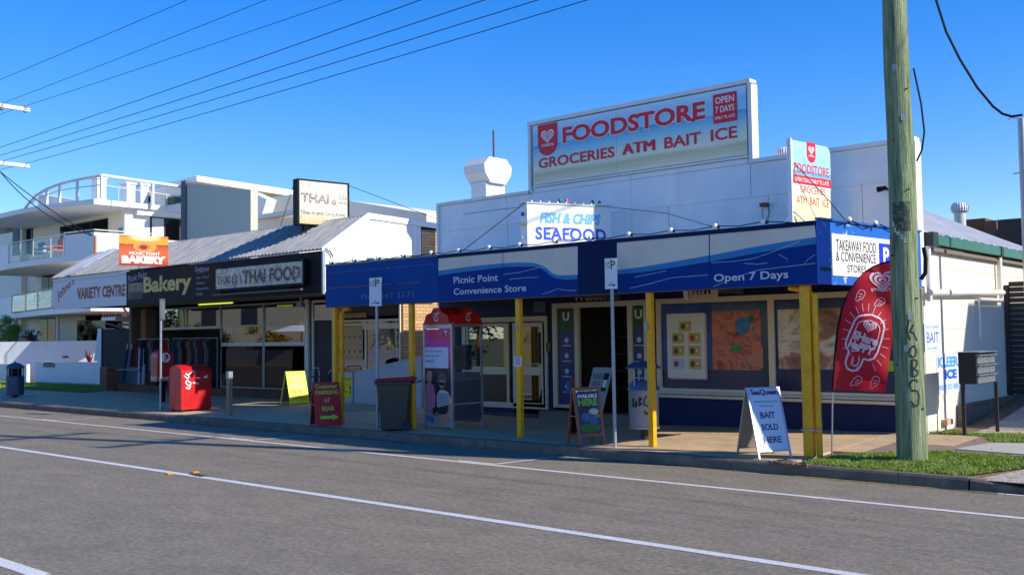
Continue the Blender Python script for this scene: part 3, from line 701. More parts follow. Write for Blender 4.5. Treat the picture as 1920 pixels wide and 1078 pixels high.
shield(bs, ((a.x+b_.x)/2, SYP, 6.27), XU, ZU, b_.x-a.x, .70, off=.003)
a = PY(1338, 224, SYP); b_ = PY(1381, 170, SYP)
o = bx('opening_hours_panel', (a.x, 16.936, 5.99), (b_.x, 16.944, 6.55), RED, bs); 
wd = b_.x-a.x
for s_, z0, z1, m_ in (('OPEN', 6.36, 6.49, .1), ('7 DAYS', 6.185, 6.31, .1), ('EARLY TIL LATE', 6.06, 6.12, .08)): text(o, s_, (a.x+wd*m_, 16.936, z0), (b_.x-wd*m_, 16.936, z1), XU, ZU, WTXT, bold=.02)
# ================================================================ AWNING
AY = 13.55; AT, AB = 3.55, 2.65
aw = thing('street_awning', (-11.7, 13.6, 0), 'long blue fascia awning on yellow posts in front of the convenience store', 'awning')
x_a, x_b, x_c = PY(821, 520, AY).x, PY(1084, 510, AY).x, PY(1156, 510, AY).x
j1, j2 = PY(943, 500, AY).x, PY(1330, 480, AY).x
def fpan(x0, x1, mat, z0=AB, z1=AT, name='fascia_panel', y=AY): return bx(name, (x0+.003, y, z0), (x1-.003, y+.025, z1), mat, aw)
f0 = fpan(-17.23, x_a, BLUEFADE); f1 = fpan(x_a, j1, BLUEF); f2 = fpan(j1, x_b, BLUEF); f3 = fpan(x_b, x_c, NAVYF); f4 = fpan(x_c, j2, BLUEF); f5 = fpan(j2, -6.09, BLUEF)
bx('top_rail', (x_a, AY-.015, AT-.07), (-6.09, AY+.04, AT+.0), NAVYF, aw); bx('top_rail', (-17.23, AY-.01, AT-.02), (x_a-.003, AY+.04, AT+.02), M('grey_flashing', S(120,128,140), .5), aw)
bx('bottom_trim', (-17.23, AY-.006, AB-.02), (-6.09, AY+.03, AB-.001), M('rust_trim', S(90,70,60), .7, var=.3), aw)
# two-tone wave stripes (flat vinyl)
def band(par, top, bot, mat, y): MB().poly([PY(*p, y) for p in top]+[PY(*p, y) for p in reversed(bot)]).build('wave_stripe', mat, par, smooth=None)
L0 = [(822, 484), (860, 480.5), (900, 477), (942.5, 473)]; L0b = [(822, 508), (860, 502.5), (900, 497.5), (942.5, 493.5)]; L0c = [(822, 516.5), (860, 511), (900, 506), (942.5, 501)]
band(f1, L0, L0b, GREYF, AY-.004); band(f1, L0b, L0c, BLUELT, AY-.004)
T1 = [(943.5, 473), (1000, 468), (1040, 464), (1083, 460)]
W1 = [(943.5, 493.5), (975, 492), (1000, 493), (1018, 498), (1029, 506), (1036, 513), (1046, 515.5), (1065, 516), (1083, 515)]
W2 = [(943.5, 501), (975, 500), (1000, 500), (1014, 503), (1024, 510), (1032, 517), (1043, 522), (1065, 524.5), (1083, 523)]
for i in range(8):
    a, b2 = W1[i], W1[i+1]
    def tp(x): return 473-(x-943.5)*.0932
    MB().poly([PY(a[0], tp(a[0]), AY-.004), PY(b2[0], tp(b2[0]), AY-.004), PY(*b2, AY-.004), PY(*a, AY-.004)]).build('wave_stripe', GREYF, f2, smooth=None)
    c_, d_ = W2[i], W2[i+1]
    MB().poly([PY(*a, AY-.004), PY(*b2, AY-.004), PY(*d_, AY-.004), PY(*c_, AY-.004)]).build('wave_stripe', BLUELT, f2, smooth=None)
band(f4, [(1157, 452.5), (1240, 445), (1329, 436.5)], [(1157, 506), (1200, 501), (1260, 491), (1329, 479)], GREYF, AY-.004)
band(f4, [(1157, 506), (1200, 501), (1260, 491), (1329, 479)], [(1157, 514), (1200, 511), (1260, 502), (1329, 491)], BLUELT, AY-.004)
band(f5, [(1331, 436.5), (1430, 428), (1527, 420)], [(1331, 479), (1400, 465.5), (1470, 453.5), (1530, 444.5)], GREYF, AY-.004)
band(f5, [(1331, 479), (1400, 465.5), (1470, 453.5), (1530, 444.5)], [(1331, 491), (1400, 478), (1470, 466), (1530, 457.5)], BLUELT, AY-.004)
YF = AY-.005
textY(f1, 'Picnic Point', (851, 532), (934, 513.5), YF, GTXT, bold=.012); textY(f1, 'Convenience Store', (851, 553), (986.5, 533), YF, GTXT, bold=.012)
textY(f5, 'Open 7 Days', (1339, 533), (1478, 506), YF, GTXT, bold=.015)
FD1 = M('faded_grey_print', S(96,124,156), .6, var=.3, scale=20); FD2 = M('faded_orange_print', S(150,90,92), .6, var=.3, scale=20)
textY(f0, 'SMOKED CRAB & SEAFOOD', (616, 513), (814, 494), YF, FD1, bold=-.004); textY(f0, 'Specialising in local crab  Cooked', (616, 543), (786, 527), YF, FD2, bold=.01)
textY(f0, 'Ph. 5443 3171', (678, 562), (776, 546), YF, FD1, bold=0)
# scratches in the vinyl
def scratch(par, pts, wd=.006):
    b = MB()
    for p, q in zip(pts, pts[1:]):
        a, c = PY(*p, AY-.0065), PY(*q, AY-.0065); b.poly([a, c, c+Vector((0, 0, wd)), a+Vector((0, 0, wd))])
    b.build('scratch', GTXT, par, smooth=None)
scratch(f2, [(944, 515), (975, 511), (1010, 502), (1028, 500)]); scratch(f2, [(1016, 552), (1030, 548), (1048, 541), (1055, 544), (1080, 545)]); scratch(f2, [(955, 524), (985, 521), (1010, 520)])
scratch(f5, [(1334, 493), (1370, 491), (1410, 486), (1440, 476), (1500, 453)]); scratch(f5, [(1337, 538), (1380, 520), (1420, 507), (1460, 502), (1529, 494)]); scratch(f5, [(1460, 477), (1468, 482), (1476, 486), (1478, 494)]); scratch(f5, [(1507, 496), (1515, 487), (1528, 478)])
scratch(f5, [(1395, 494), (1420, 496), (1440, 493)]); scratch(f4, [(1180, 541), (1220, 532), (1260, 521), (1300, 518), (1328, 516)]); scratch(f4, [(1190, 520), (1230, 512), (1250, 508)])
# side fascia, turned a little off square
s0 = Vector((-6.09, 13.55, 0)); s1 = Vector((-5.72, 16.62, 0)); sd = (s1-s0).normalized(); sn = sd.cross(ZU)
def sidebox(name, t0, t1, z0, z1, o0, o1, mat, par):
    b = MB(); vs = [s0+sd*t+sn*o for t, o in ((t0, o0), (t1, o0), (t1, o1), (t0, o1))]
    b.prism([(v.x, v.y, z0) for v in vs], (0, 0, z1-z0)); return b.build(name, mat, par)
SL = (s1-s0).length
SBLUE = worn('flaking_blue_paint', S(24,98,190), S(200,206,212), .30, 5, .45)
sf = sidebox('side_fascia', 0, SL, AB-.01, AT+.01, 0, .03, SBLUE, aw); sidebox('top_rail', 0, SL, AT+.01, AT+.04, -.02, .06, BLUESIDE, aw)
tk = thing('wall_sign', (-6, 14.8, 2.9), 'white TAKEAWAY FOOD and CONVENIENCE STORES sign on the sunlit end of the awning', 'sign')
def SP(x, y, o=.045): return PP(x, y, s0+sn*o, sn)
ta = (SP(1561, 480)-s0).dot(sd); tbb = 2.75
sidebox('sign_panel', ta, tbb, AB+.12, AT-.17, .03, .042, M('white_sign_face', S(225,225,222), .4, var=.03), tk)
def texts(par, s, lb, rt, mat, o=.043, **k): a = SP(*lb, o); b = SP(*rt, o); return text(par, s, a, b, sd, ZU, mat, off=.002, **k)
texts(tk, 'TAKEAWAY FOOD', (1568, 469), (1642, 456), BTXT); texts(tk, '& CONVENIENCE', (1568, 489), (1642, 477.5), BTXT); texts(tk, 'STORES', (1589, 510.5), (1624, 499), BTXT)
pp0 = (SP(1649, 490)-s0).dot(sd); pp1 = (SP(1673, 490)-s0).dot(sd)
o = sidebox('parking_symbol_panel', pp0, pp1, AB+.28, AB+.66, .042, .046, M('sign_blue', S(30,60,190), .4, var=.03), tk)
text(o, 'P', s0+sd*(pp0+(pp1-pp0)*.3)+ZU*(AB+.34), s0+sd*(pp0+(pp1-pp0)*.75)+ZU*(AB+.6), sd, ZU, WTXT, bold=.03, off=.049)
# roof, soffit, beams, posts
bx('awning_roof', (-17.2, AY+.05, 3.36), (-6.05, 16.93, 3.40), M('awning_roof_sheet', S(150,152,150), .6, var=.1), aw)
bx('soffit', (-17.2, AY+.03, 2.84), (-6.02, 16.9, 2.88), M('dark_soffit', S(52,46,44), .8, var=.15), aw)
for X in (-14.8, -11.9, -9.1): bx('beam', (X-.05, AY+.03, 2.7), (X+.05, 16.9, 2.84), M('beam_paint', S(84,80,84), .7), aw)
posts = [(-17.02, 13.64), (-14.62, 13.64), (-11.79, 13.63), (-8.99, 13.64), (-6.34, 13.68)]
me = boxmesh('post', .10, .10, 1, YEL, .006)
for i, (X, Y) in enumerate(posts):
    zg = G(X, Y); o = inst(me, 'post', aw, (X, Y, (zg+2.66)/2)); o.scale = (1 if i < 4 else 1.5, 1, 2.66-zg)
bx('post_sticker', (-9.06, 13.57, 2.02), (-9.0, 13.587, 2.16), GALV, aw); bx('post_sticker', (-11.83, 13.565, 2.08), (-11.78, 13.578, 2.2), GALV, aw)
YP = YEL
tb('yellow_downpipe', [(-6.62, 13.75, 2.62), (-6.42, 13.75, 2.58), (-6.21, 13.70, 2.50), (-6.20, 13.70, G(-6.2, 13.7))], .045, YP, aw)
tb('yellow_downpipe', [(-16.65, 13.72, 2.60), (-16.8, 13.72, 2.60), (-16.88, 13.70, 2.5), (-16.88, 13.70, G(-16.9, 13.7))], .05, YP, aw)
for z in (.55,): bx('pipe_clamp', (-6.43, 13.60, z), (-6.13, 13.63, z+.02), GALV, aw)
# notices on posts and gutters
nb = thing('paper_notice', (-11.79, 13.57, 1.25), 'small white paper notice taped to the middle yellow post', 'notice')
bx('paper', (-11.87, 13.568, 1.42), (-11.69, 13.574, 1.60), M('paper', S(222,222,214), .7), nb)
for i in range(4): bx('printed_line', (-11.84, 13.5655, 1.57-i*.038), (-11.72, 13.5675, 1.585-i*.038), M('blue_ink', S(60,80,150), .6), nb)
# festoon bulbs
bulb = MB().sphere((0, 0, 0), .042, 12, 8).build('bulb', BULB, smooth=True); bme = bulb.data; bpy.data.objects.remove(bulb)
sock = MB().cyl((0, 0, 0), (0.0, .0, .05), .022, n=8).build('socket', DARK); sme = sock.data; bpy.data.objects.remove(sock)
cable = MB(); last = None
for (x, y) in ((620,491),(663,487),(708,482),(755,477),(808,471),(859,468),(917,464),(974,459),(1039,456),(1107,449),(1179,444),(1258,438),(1341,431),(1431,422)):
    p = PY(x, y-1, AY-.03); inst(bme, 'bulb', aw, (p.x, AY-.03, 3.60)); o = inst(sme, 'socket', aw, (p.x+.05, AY-.02, 3.56))
    if last is not None:
        cable.tube([(last, AY-.02, 3.60), ((last+p.x)/2, AY-.03, 3.565), (p.x, AY-.02, 3.60)], .008, 5)
    last = p.x
for (x, y) in ((1591, 421), (1640, 427), (1690, 433)):
    p = SP(x, y, .05); t = (p-s0).dot(sd); q = s0+sd*t+sn*.06; inst(bme, 'bulb', aw, (q.x, q.y, 3.61)); inst(sme, 'socket', aw, (q.x+.03, q.y-.05, 3.53))
    cable.tube([(last, AY-.03, 3.60) if last > -7.5 and x == 1591 else (q.x-.08, q.y-.7, 3.6), (q.x-.03, q.y-.3, 3.52), (q.x, q.y, 3.58)], .008, 5)
cable.build('festoon_cable', BLACK, aw, smooth=None)
# ATM sign hung below the awning
at = thing('hanging_sign', (PY(1310, 550, 15.4).x, 15.4, 2.4), 'cream box sign reading ATM hanging under the awning', 'sign')
a = PY(1292, 558, 15.4); b_ = PY(1338, 540, 15.4)
bx('sign_box', (a.x, 15.4, a.z-.04), (b_.x, 15.55, 2.84), M('aged_cream_acrylic', S(206,180,146), .5, var=.1), at)
text(at, 'ATM', (a.x+.06, 15.4, a.z+.04), (b_.x-.06, 15.4, a.z+.26), XU, ZU, BTXT, bold=.03, off=.003)
MB().poly([(a.x-.12, 15.42, a.z-.02), (a.x-.01, 15.39, a.z-.04), (a.x-.01, 15.39, 2.8), (a.x-.14, 15.42, 2.8)]).build('torn_sticker', WTXT, at, smooth=None)
# ================================================================ PROJECTING SIGNS
def frame_at(tl, tr, zt):
    """plan direction of a sign whose level top edge runs between two survey pixels at height zt"""
    a = PZ(*tl, zt); b = PZ(*tr, zt); d = (b-a).normalized(); return a, b, d, d.cross(ZU)
def slab(par, name, a, d, n, u0, u1, z0, z1, o0, o1, mat, uv=False, bevel=0, smooth=None):
    vs = [a+d*u0+n*o0, a+d*u1+n*o0, a+d*u1+n*o1, a+d*u0+n*o1]
    return MB().prism([(v.x, v.y, z0) for v in vs], (0, 0, z1-z0)).build(name, mat, par, bevel=bevel, smooth=smooth, uvplane=((a.x+d.x*u0, a.y+d.y*u0, z0), d*(u1-u0), (0, 0, z1-z0)) if uv else None)
# fish and chips
a, b_, d, n = frame_at((988, 381.5), (1145, 389), 4.53); L = (b_-a).length
fc = thing('shop_sign', (a.x, a.y, 3.6), 'white box sign reading FISH & CHIPS SEAFOOD edged with coloured bulbs', 'sign')
slab(fc, 'sign_box', a, d, n, 0, L, 3.55, 4.53, -.30, 0, M('white_sign_box', S(228,228,226), .4, var=.03, dirt=.1), smooth=False)
def fcp(x, y): return PP(x, y, a, n)
def tfc(s, lb, rt, mat, **k):
    p = fcp(*lb); q = fcp(*rt); return text(fc, s, p, q, d, ZU, mat, **k)
SKY1 = M('sky_blue_print', S(96,196,236), .4, var=.03); NV2 = M('royal_print', S(44,84,190), .4, var=.03)
tfc('FISH & CHIPS', (1012, 418), (1126, 403), M('deep_blue_print', S(40,110,190), .4), bold=.045, shear=.25, off=.002)
tfc('FISH & CHIPS', (1013, 417), (1125, 404), SKY1, bold=.018, shear=.25, off=.0035)
o = tfc('SEAFOOD', (1004, 449.5), (1136, 430), NV2, bold=.03, off=.003, spacing=1.08)
# slab serifs on SEAFOOD
p = fcp(1004, 449.5); q = fcp(1136, 430); tw = (q-p).dot(d); th = (q-p).z; b = MB()
for u0, u1 in ((.165, .27), (.30, .37), (.39, .455), (.46, .56), (.855, .94)):
    for zz in (0, th-.03):
        if (u0 in (.30, .39)) and zz > 0: continue
        pts = [p+d*(tw*u0)+ZU*zz+n*.0032, p+d*(tw*u1)+ZU*zz+n*.0032, p+d*(tw*u1)+ZU*(zz+.03)+n*.0032, p+d*(tw*u0)+ZU*(zz+.03)+n*.0032]; b.poly(pts)
b.build('serif', NV2, fc, smooth=None)
def bulb_at(par, c, mat, r=.035):
    o = MB().sphere(c, r, 10, 6, sz=1.25).build('bulb', mat, par, smooth=True); return o
BC = {k_: M('bulb_'+k_, c_, .25, var=.02) for k_, c_ in dict(green=S(20,110,80), red=S(214,100,90), blue=S(30,60,200), yellow=S(226,196,20)).items()}
ks = slab(fc, 'bulb_rail', a, d, n, -.02, L+.02, 4.53, 4.56, -.32, .02, GALV)
for (x, c_) in ((1056, 'green'), (1069, 'red'), (1118, 'green'), (1131, 'red')): 
    t = (fcp(x, 385)-a).dot(d); bulb_at(fc, a+d*t-n*.15+ZU*.11, BC[c_])
for i in range(9): bulb_at(fc, a+d*(.1+i*.19)+ZU*.045, BULB, .02)
for z, c_ in ((4.33, 'blue'), (4.13, 'yellow'), (3.88, 'yellow')): bulb_at(fc, a-d*.05-n*.1+ZU*(z-4.53), BC[c_] if z > 4 else BULB, .035)
guy = MB()
pa = PY(870, 402, 16.9); guy.tube([pa, (pa+a)/2+Vector((0, 0, -.02)), a-n*.15+ZU*-.05], .006, 5)
pb = PY(867, 475, 13.7); 
guy.build('guy_wire', BLACK, fc, smooth=None)
MB().tube([a-n*.1+ZU*.02, PZ(868, 470, 3.5)], .008, 5).build('guy_wire', BLACK, fc)
MB().tube([b_-n*.1+ZU*.02, PY(1250, 400, 16.9), PY(1360, 432, 15)], .006, 5).build('guy_wire', BLACK, fc)
# small upright foodstore sign on awning roof
a, b_, d, n = frame_at((1483, 262), (1556, 277), 5.15); L = (b_-a).length
fs = thing('shop_sign', (a.x, a.y, 3.5), 'upright FOODSTORE GROCERIES sign standing on the right end of the awning roof', 'sign')
pts = [(0, 3.45), (L, 3.45), (L, 5.02)]+[(L-.13+.13*math.cos(t), 5.02+.13*math.sin(t)) for t in [math.pi/8*i for i in range(1, 4)]]+[(L-.13, 5.15), (0, 5.15)]
def upbeach(k, uv):
    sp_ = k.n('ShaderNodeSeparateXYZ'); k.l(uv, sp_.inputs[0]); nn = k.noise(k.mapv(uv, (2, 6, 1)), 1.6, 5, .6)
    v = k.math('ADD', sp_.outputs[1], k.math('MULTIPLY', k.math('ADD', nn, -.5), .14))
    return k.ramp(v, [(.10, S(226,206,150)), (.3, S(230,220,170)), (.5, S(236,236,196)), (.62, S(160,206,214)), (.70, S(90,160,206)), (.72, S(150,204,230)), (1, S(170,214,236))])
MB().prism([a+d*u+ZU*(z-a.z) for u, z in pts], -n*.05).build('sign_panel', printmat('upright_beach_print', upbeach), fs, smooth=None, uvplane=((a.x, a.y, 3.45), d*L, (0, 0, 1.7)))
slab(fs, 'edge_post', a, d, n, -.045, -.002, 3.4, 5.17, -.06, .02, WHITE)
def fsp(x, y): return PP(x, y, a, n)
def tfs(s, lb, rt, mat, par=fs, **k): p = fsp(*lb); q = fsp(*rt); return text(par, s, p, q, d, ZU, mat, **k)
tfs('FOODSTORE', (1488.5, 325), (1552, 320), RED, bold=.01) if False else None
def tfl(s, u0, u1, z0, z1, mat, off=.003, par=fs, **k): return text(par, s, a+d*(L*u0)+ZU*(z0-a.z), a+d*(L*u1)+ZU*(z1-a.z), d, ZU, mat, off=off, **k)
zf = lambda x, y: fsp(x, y).z
tfl('FOODSTORE', .06, .95, zf(1520, 327), zf(1520, 310), RED, bold=.012)
slab(fs, 'red_band', a, d, n, 0, L, zf(1520, 348), zf(1520, 332), 0, .002, RED); tfl('OPEN 7 DAYS EARLY TIL LATE', .07, .94, zf(1520, 344), zf(1520, 336), WTXT, bold=.01)
tfl('GROCERIES', .20, .84, zf(1520, 363.5), zf(1520, 350.5), RED, bold=.0); tfl('ATM  BAIT  ICE', .10, .93, zf(1520, 385), zf(1520, 370), RED, bold=.0)
cs = a+d*(L*.5)+ZU*((zf(1520, 268)+zf(1520, 305))/2-a.z); shield(fs, cs, d, ZU, .27, zf(1520, 268)-zf(1520, 306), off=.002)
pL = a+ZU*(3.95-a.z)
MB().tube([pL+n*.03, pL+n*.03-XU*.42+YU*-.1+ZU*-.45], .022, 8).build('brace', WHITE, fs); MB().tube([pL+n*.03, pL+d*.55+n*.25-ZU*.45], .022, 8).build('brace', WHITE, fs)
slab(fs, 'foot_box', a, d, n, .1, .9, 3.44, 3.52, .0, .14, M('foot_board', S(120,120,130), .6), )
MB().tube([a+d*.0+ZU*-.4+n*.05, a+d*.7-ZU*1.0+n*.25, b_+n*.3-ZU*1.35], .008, 5).build('stay_cable', BLACK, fs)
# kitchen exhaust cowl
ec = thing('exhaust_cowl', (-16.6, 18.6, 4.6), 'white octagonal kitchen exhaust cowl rising behind the left of the parapet', 'exhaust vent')
dd = 18.9; 
def EP(x, y): return PY(x, y, dd)
cA = PY(917, 340, dd); 
Wc = M('cowl_white', S(226,226,222), .4, var=.04, dirt=.1)
# duct box seen corner-on: two faces
e0 = Vector((PY(891, 360, dd).x, dd, 0)); 
zq = lambda y: PY(915, y, dd).z
cx = PY(915, 340, dd).x
b = MB(); hw = .30; yd = .36
b.box((cx-hw+.04, dd-yd, 4.2), (cx+hw-.04, dd+yd, zq(345)))
b.build('duct', Wc, ec)
prof = [(-.30, zq(347)), (-.52, zq(329)), (-.55, zq(314)), (-.34, zq(300)), (.34, zq(300)), (.55, zq(314)), (.52, zq(329)), (.30, zq(347))]
b = MB().prism([(cx-yd, dd+u*.95, z) for u, z in prof], (yd*2, 0, 0)); b.build('cowl_head', Wc, ec)
bx('seam', (cx+hw-.045, dd-yd-.004, zq(349)), (cx+hw-.03, dd+yd, zq(346)), GALV, ec)
fl = PY(904, 298, dd)
an = thing('flue_pipe', (fl.x, dd+.2, 5.4), 'thin rusty flue pipe standing up behind the exhaust cowl', 'flue pipe')
MB().cyl((fl.x, dd+.45, 4.4), (fl.x, dd+.45, PY(904, 249, dd+.45).z), .026, n=8).build('pipe', M('rusty_pipe', S(96,60,58), .7, var=.2), an)
# whirlybird vents
def turbine(p, r, label):
    t = thing('roof_vent', p, label, 'roof vent'); p = Vector(p)
    MB().cyl(p+ZU*-.3, p+ZU*r*1.0, r*.78, n=18).build('throat', ALUW, t, smooth=True)
    prof = [(r*.8, r*1.0), (r*1.12, r*1.25), (r*1.22, r*1.7), (r*1.1, r*2.2), (r*.8, r*2.5), (.01, r*2.6)]
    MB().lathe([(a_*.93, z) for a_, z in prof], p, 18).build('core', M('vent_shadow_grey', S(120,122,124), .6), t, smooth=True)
    for i in range(20):
        an_ = 2*math.pi*i/20; vs = []
        for rr, z in prof[:-1]:
            vs.append(p+Vector((rr*math.cos(an_), rr*math.sin(an_), z)))
        for rr, z in reversed(prof[:-1]):
            vs.append(p+Vector((rr*.97*math.cos(an_+.2), rr*.97*math.sin(an_+.2), z)))
        m_ = len(prof)-1; b = MB(); b.add(vs, [(j, j+1, 2*m_-2-j, 2*m_-1-j) for j in range(m_-1)]); b.build('vane', WHITE, t, smooth=None)
    return t
v1 = PX(1800, 412, -9.2); turbine((-9.0, PX(1800, 412, -9.0).y, PX(1800, 412, -9.0).z-.02), .20, 'white spinning roof vent on the pale metal roof slope')
q = PY(1471, 290, 18.2); turbine((q.x, 18.2, q.z-.22), .14, 'grey roof vent peeping over the parapet beside the upright sign')
# roof gable piece behind right parapet
# ================================================================ STREET FURNITURE
def zs(x, y): return G(x, y)
# power pole
PX0, PY0 = -5.0, 13.98
pp = thing('power_pole', (PX0, PY0, 0), 'tall green treated timber power pole with black graffiti in the grass', 'power pole')
def timber():
    k = N('treated_timber'); p = k.pos(); v = k.mapv(p, (9, 9, .6)); f = k.noise(v, 2.2, 7, .7); g = k.noise(k.mapv(p, (30, 30, .9)), 2, 3)
    c = k.ramp(f, [(.28, S(62,74,58)), (.42, S(108,126,92)), (.56, S(146,160,118)), (.72, S(184,188,152)), (.85, S(134,120,96))])
    c = k.mix(k.ramp(g, [(.62, (0,0,0,1)), (.70, (1,1,1,1))]), c, k.mix(.5, c, S(60,70,50))); k.bump(k.math('ADD', f, g), 1.0, .04); return k.set(c, .9)
TIM = timber()
def pr_(z): return .20-.0055*z
wob = [(0, 0), (.01, .005), (-.008, .01), (.005, 0), (0, -.01), (.01, 0), (0, .004)]
path = []; rad = []
for i in range(25):
    z = i*.48-.1; path.append((PX0+.006*math.sin(i*.9)-.0045*z*1.0, PY0+.006*math.cos(i*.7), z)); rad.append(pr_(z)*(1+.012*math.sin(i*1.7)))
MB().tube(path, rad, 28).build('pole', TIM, pp, smooth=True)
for za, ya in ((10.4, 1.2), (8.35, 1.15)):
    bx('crossarm', (PX0-.06, PY0-ya, za-.06), (PX0+.06, PY0+ya, za+.06), GALV, pp)
    for yy in (-1.05, -.5, .5, 1.05): MB().lathe([(.05, 0), (.07, .03), (.045, .05), (.07, .09), (.045, .11), (.06, .15), (.02, .18)], (PX0, PY0+yy, za+.06), 10).build('insulator', CAP, pp, smooth=True)
def onpole(u, z, off=.004):                              # u = angle (rad) on pole face, from the side facing the camera
    a0 = math.atan2(-PY0, -PX0); r = pr_(z)*1.012+off; a_ = a0+u; c = Vector((PX0-.0045*z, PY0, z)); return c+Vector((r*math.cos(a_), r*math.sin(a_), 0))
def pp2(x, y):                                          # pixel on the pole face -> angle, height
    c = Vector((PX0, PY0, 0)); z = PP(x, y, (PX0, PY0, 0), Vector((PX0, PY0, 0)).normalized()); 
    right = Vector((PY0, -PX0, 0)).normalized(); s_ = (z-c).dot(right)/pr_(z.z); s_ = max(-.97, min(.97, s_)); return math.asin(s_), z.z
graf = [[(1706, 594), (1704, 607), (1701, 620), (1708, 637)], [(1714, 608), (1707, 622), (1714, 624), (1720, 639)],
        [(1713, 648), (1707, 654), (1706, 663), (1711, 669), (1717, 667), (1719, 658), (1717, 650), (1712, 648)],
        [(1711, 673), (1711, 690), (1712, 705), (1720, 703), (1722, 695), (1714, 690), (1720, 684), (1720, 675), (1711, 673)],
        [(1721, 716), (1719, 711), (1711, 711), (1706, 720), (1709, 730), (1720, 731), (1723, 740), (1722, 756), (1716, 760), (1708, 750)]]
SPRAY = M('black_spray_paint', S(24,28,22), .5)
for st in graf:
    pts = [pp2(*q) for q in st]; fine = []
    for (u0, z0), (u1, z1) in zip(pts, pts[1:]):
        for k_ in range(4): fine.append((lerp(u0, u1, k_/4), lerp(z0, z1, k_/4)))
    fine.append(pts[-1]); b = MB(); wz = .011
    for (u0, z0), (u1, z1) in zip(fine, fine[1:]):
        du, dz = (u1-u0)*.2, z1-z0; l = math.hypot(du, dz) or 1; nu, nz = -dz/l*wz, du/l*wz
        b.poly([onpole(u0-nu/.2, z0-nz), onpole(u1-nu/.2, z1-nz), onpole(u1+nu/.2, z1+nz), onpole(u0+nu/.2, z0+nz)])
    b.build('graffiti', SPRAY, pp, smooth=None)
# dark pole number patch with white characters
b = MB()
for i in range(6):
    for j in range(8):
        u0, z0 = -.75+i*.22, 3.33+j*.05
        b.poly([onpole(u0, z0, .001), onpole(u0+.22, z0, .001), onpole(u0+.22, z0+.05, .001), onpole(u0, z0+.05, .001)])
b.build('worn_patch', worn('sooty_stain', S(52,56,46), S(96,112,80), .45, 16), pp, smooth=None)
for ch, x, y in (('2', 1678, 422), ('5', 1681, 433), ('H', 1686.5, 439), ('2', 1693, 446), ('2', 1699, 452)):
    u, z = pp2(x, y); P = onpole(u, z, .006); nrm = (P-Vector((PX0, PY0, z))).normalized(); U_ = ZU.cross(nrm).normalized()
    text(pp, ch, P-U_*.02-ZU*.03, P+U_*.02+ZU*.03, U_, ZU, WTXT, bold=.02, off=.002, name='pole_number')
for z_, u_ in ((2.15, .25), (1.72, -.1), (4.9, .3), (5.6, -.2)):
    P = onpole(u_, z_, .004); nrm = (P-Vector((PX0, PY0, z_))).normalized(); U_ = ZU.cross(nrm).normalized(); MB().prism([P-U_*.03-ZU*.045, P+U_*.03-ZU*.045, P+U_*.03+ZU*.045, P-U_*.03+ZU*.045], nrm*.004).build('metal_tag', GALV, pp, smooth=False)
for z_, u_ in ((.9, .9), (1.5, -.8), (2.4, .8), (3.0, -.9), (3.9, .5), (4.6, -.5), (5.3, .7)):
    P = onpole(u_, z_, 0); nrm = (P-Vector((PX0, PY0, z_))).normalized(); MB().cyl(P, P+nrm*.02, .012, n=8).build('bolt', DARK, pp)
# cable clipped to the pole side
rt = Vector((PY0, -PX0, 0)).normalized()
MB().tube([Vector((PX0, PY0, 5.6))+rt*.19, Vector((PX0, PY0, 5.1))+rt*.27, Vector((PX0, PY0, 4.7))+rt*.30, Vector((PX0, PY0, 4.45))+rt*.26, Vector((PX0, PY0, 4.3))+rt*.19], .014, 6).build('hanging_cable', BLACK, pp, smooth=True)
MB().tube([Vector((PX0, PY0, 3.1))+rt*.24, Vector((PX0, PY0, 2.95))+rt*.26, Vector((PX0, PY0, 2.75))+rt*.25, Vector((PX0, PY0, 2.66))+rt*.19], .03, 8).build('cable_sleeve', BLACK, pp, smooth=True)
# steel pole at right edge and service cable
stp = PY(1918, 400, 18.5)
sp_ = thing('steel_pole', (stp.x, 18.5, 0), 'grey galvanised service pole at the right edge of the view', 'pole')
zt_ = PY(1918, 222, 18.5).z
MB().cyl((stp.x+.03, 18.5, G(stp.x, 18.5)), (stp.x+.03, 18.5, zt_), .06, n=14).build('pole', GALV, sp_, smooth=True)
MB().tube([(stp.x, 18.44, zt_), (stp.x-.12, 18.42, zt_+.02), (stp.x-.15, 18.42, zt_-.02)], .008, 6).build('hook', GALV, sp_); bx('bracket', (stp.x-.12, 18.45, PY(1905, 327, 18.5).z), (stp.x, 18.48, PY(1905, 325, 18.5).z), GALV, sp_)
sc_ = thing('service_cable', (stp.x, 18.5, zt_), 'thick black service cable sagging from the power pole to the steel pole', 'cable')
pts = [PP(x, y, (stp.x, 18.5, 0), Vector((0.1, 1, 0)).normalized()) for x, y in ((1740, -50), (1755, 0), (1774, 60), (1800, 112), (1832, 164), (1862, 200), (1880, 214), (1897, 219), (1917, 216))]
p0 = Vector((PX0, PY0, 8.6)); full = [lerp(p0, pts[0], t) for t in (0, .3, .6, .85)]+pts
MB().tube(full, .022, 7).build('cable', BLACK, sc_, smooth=True)
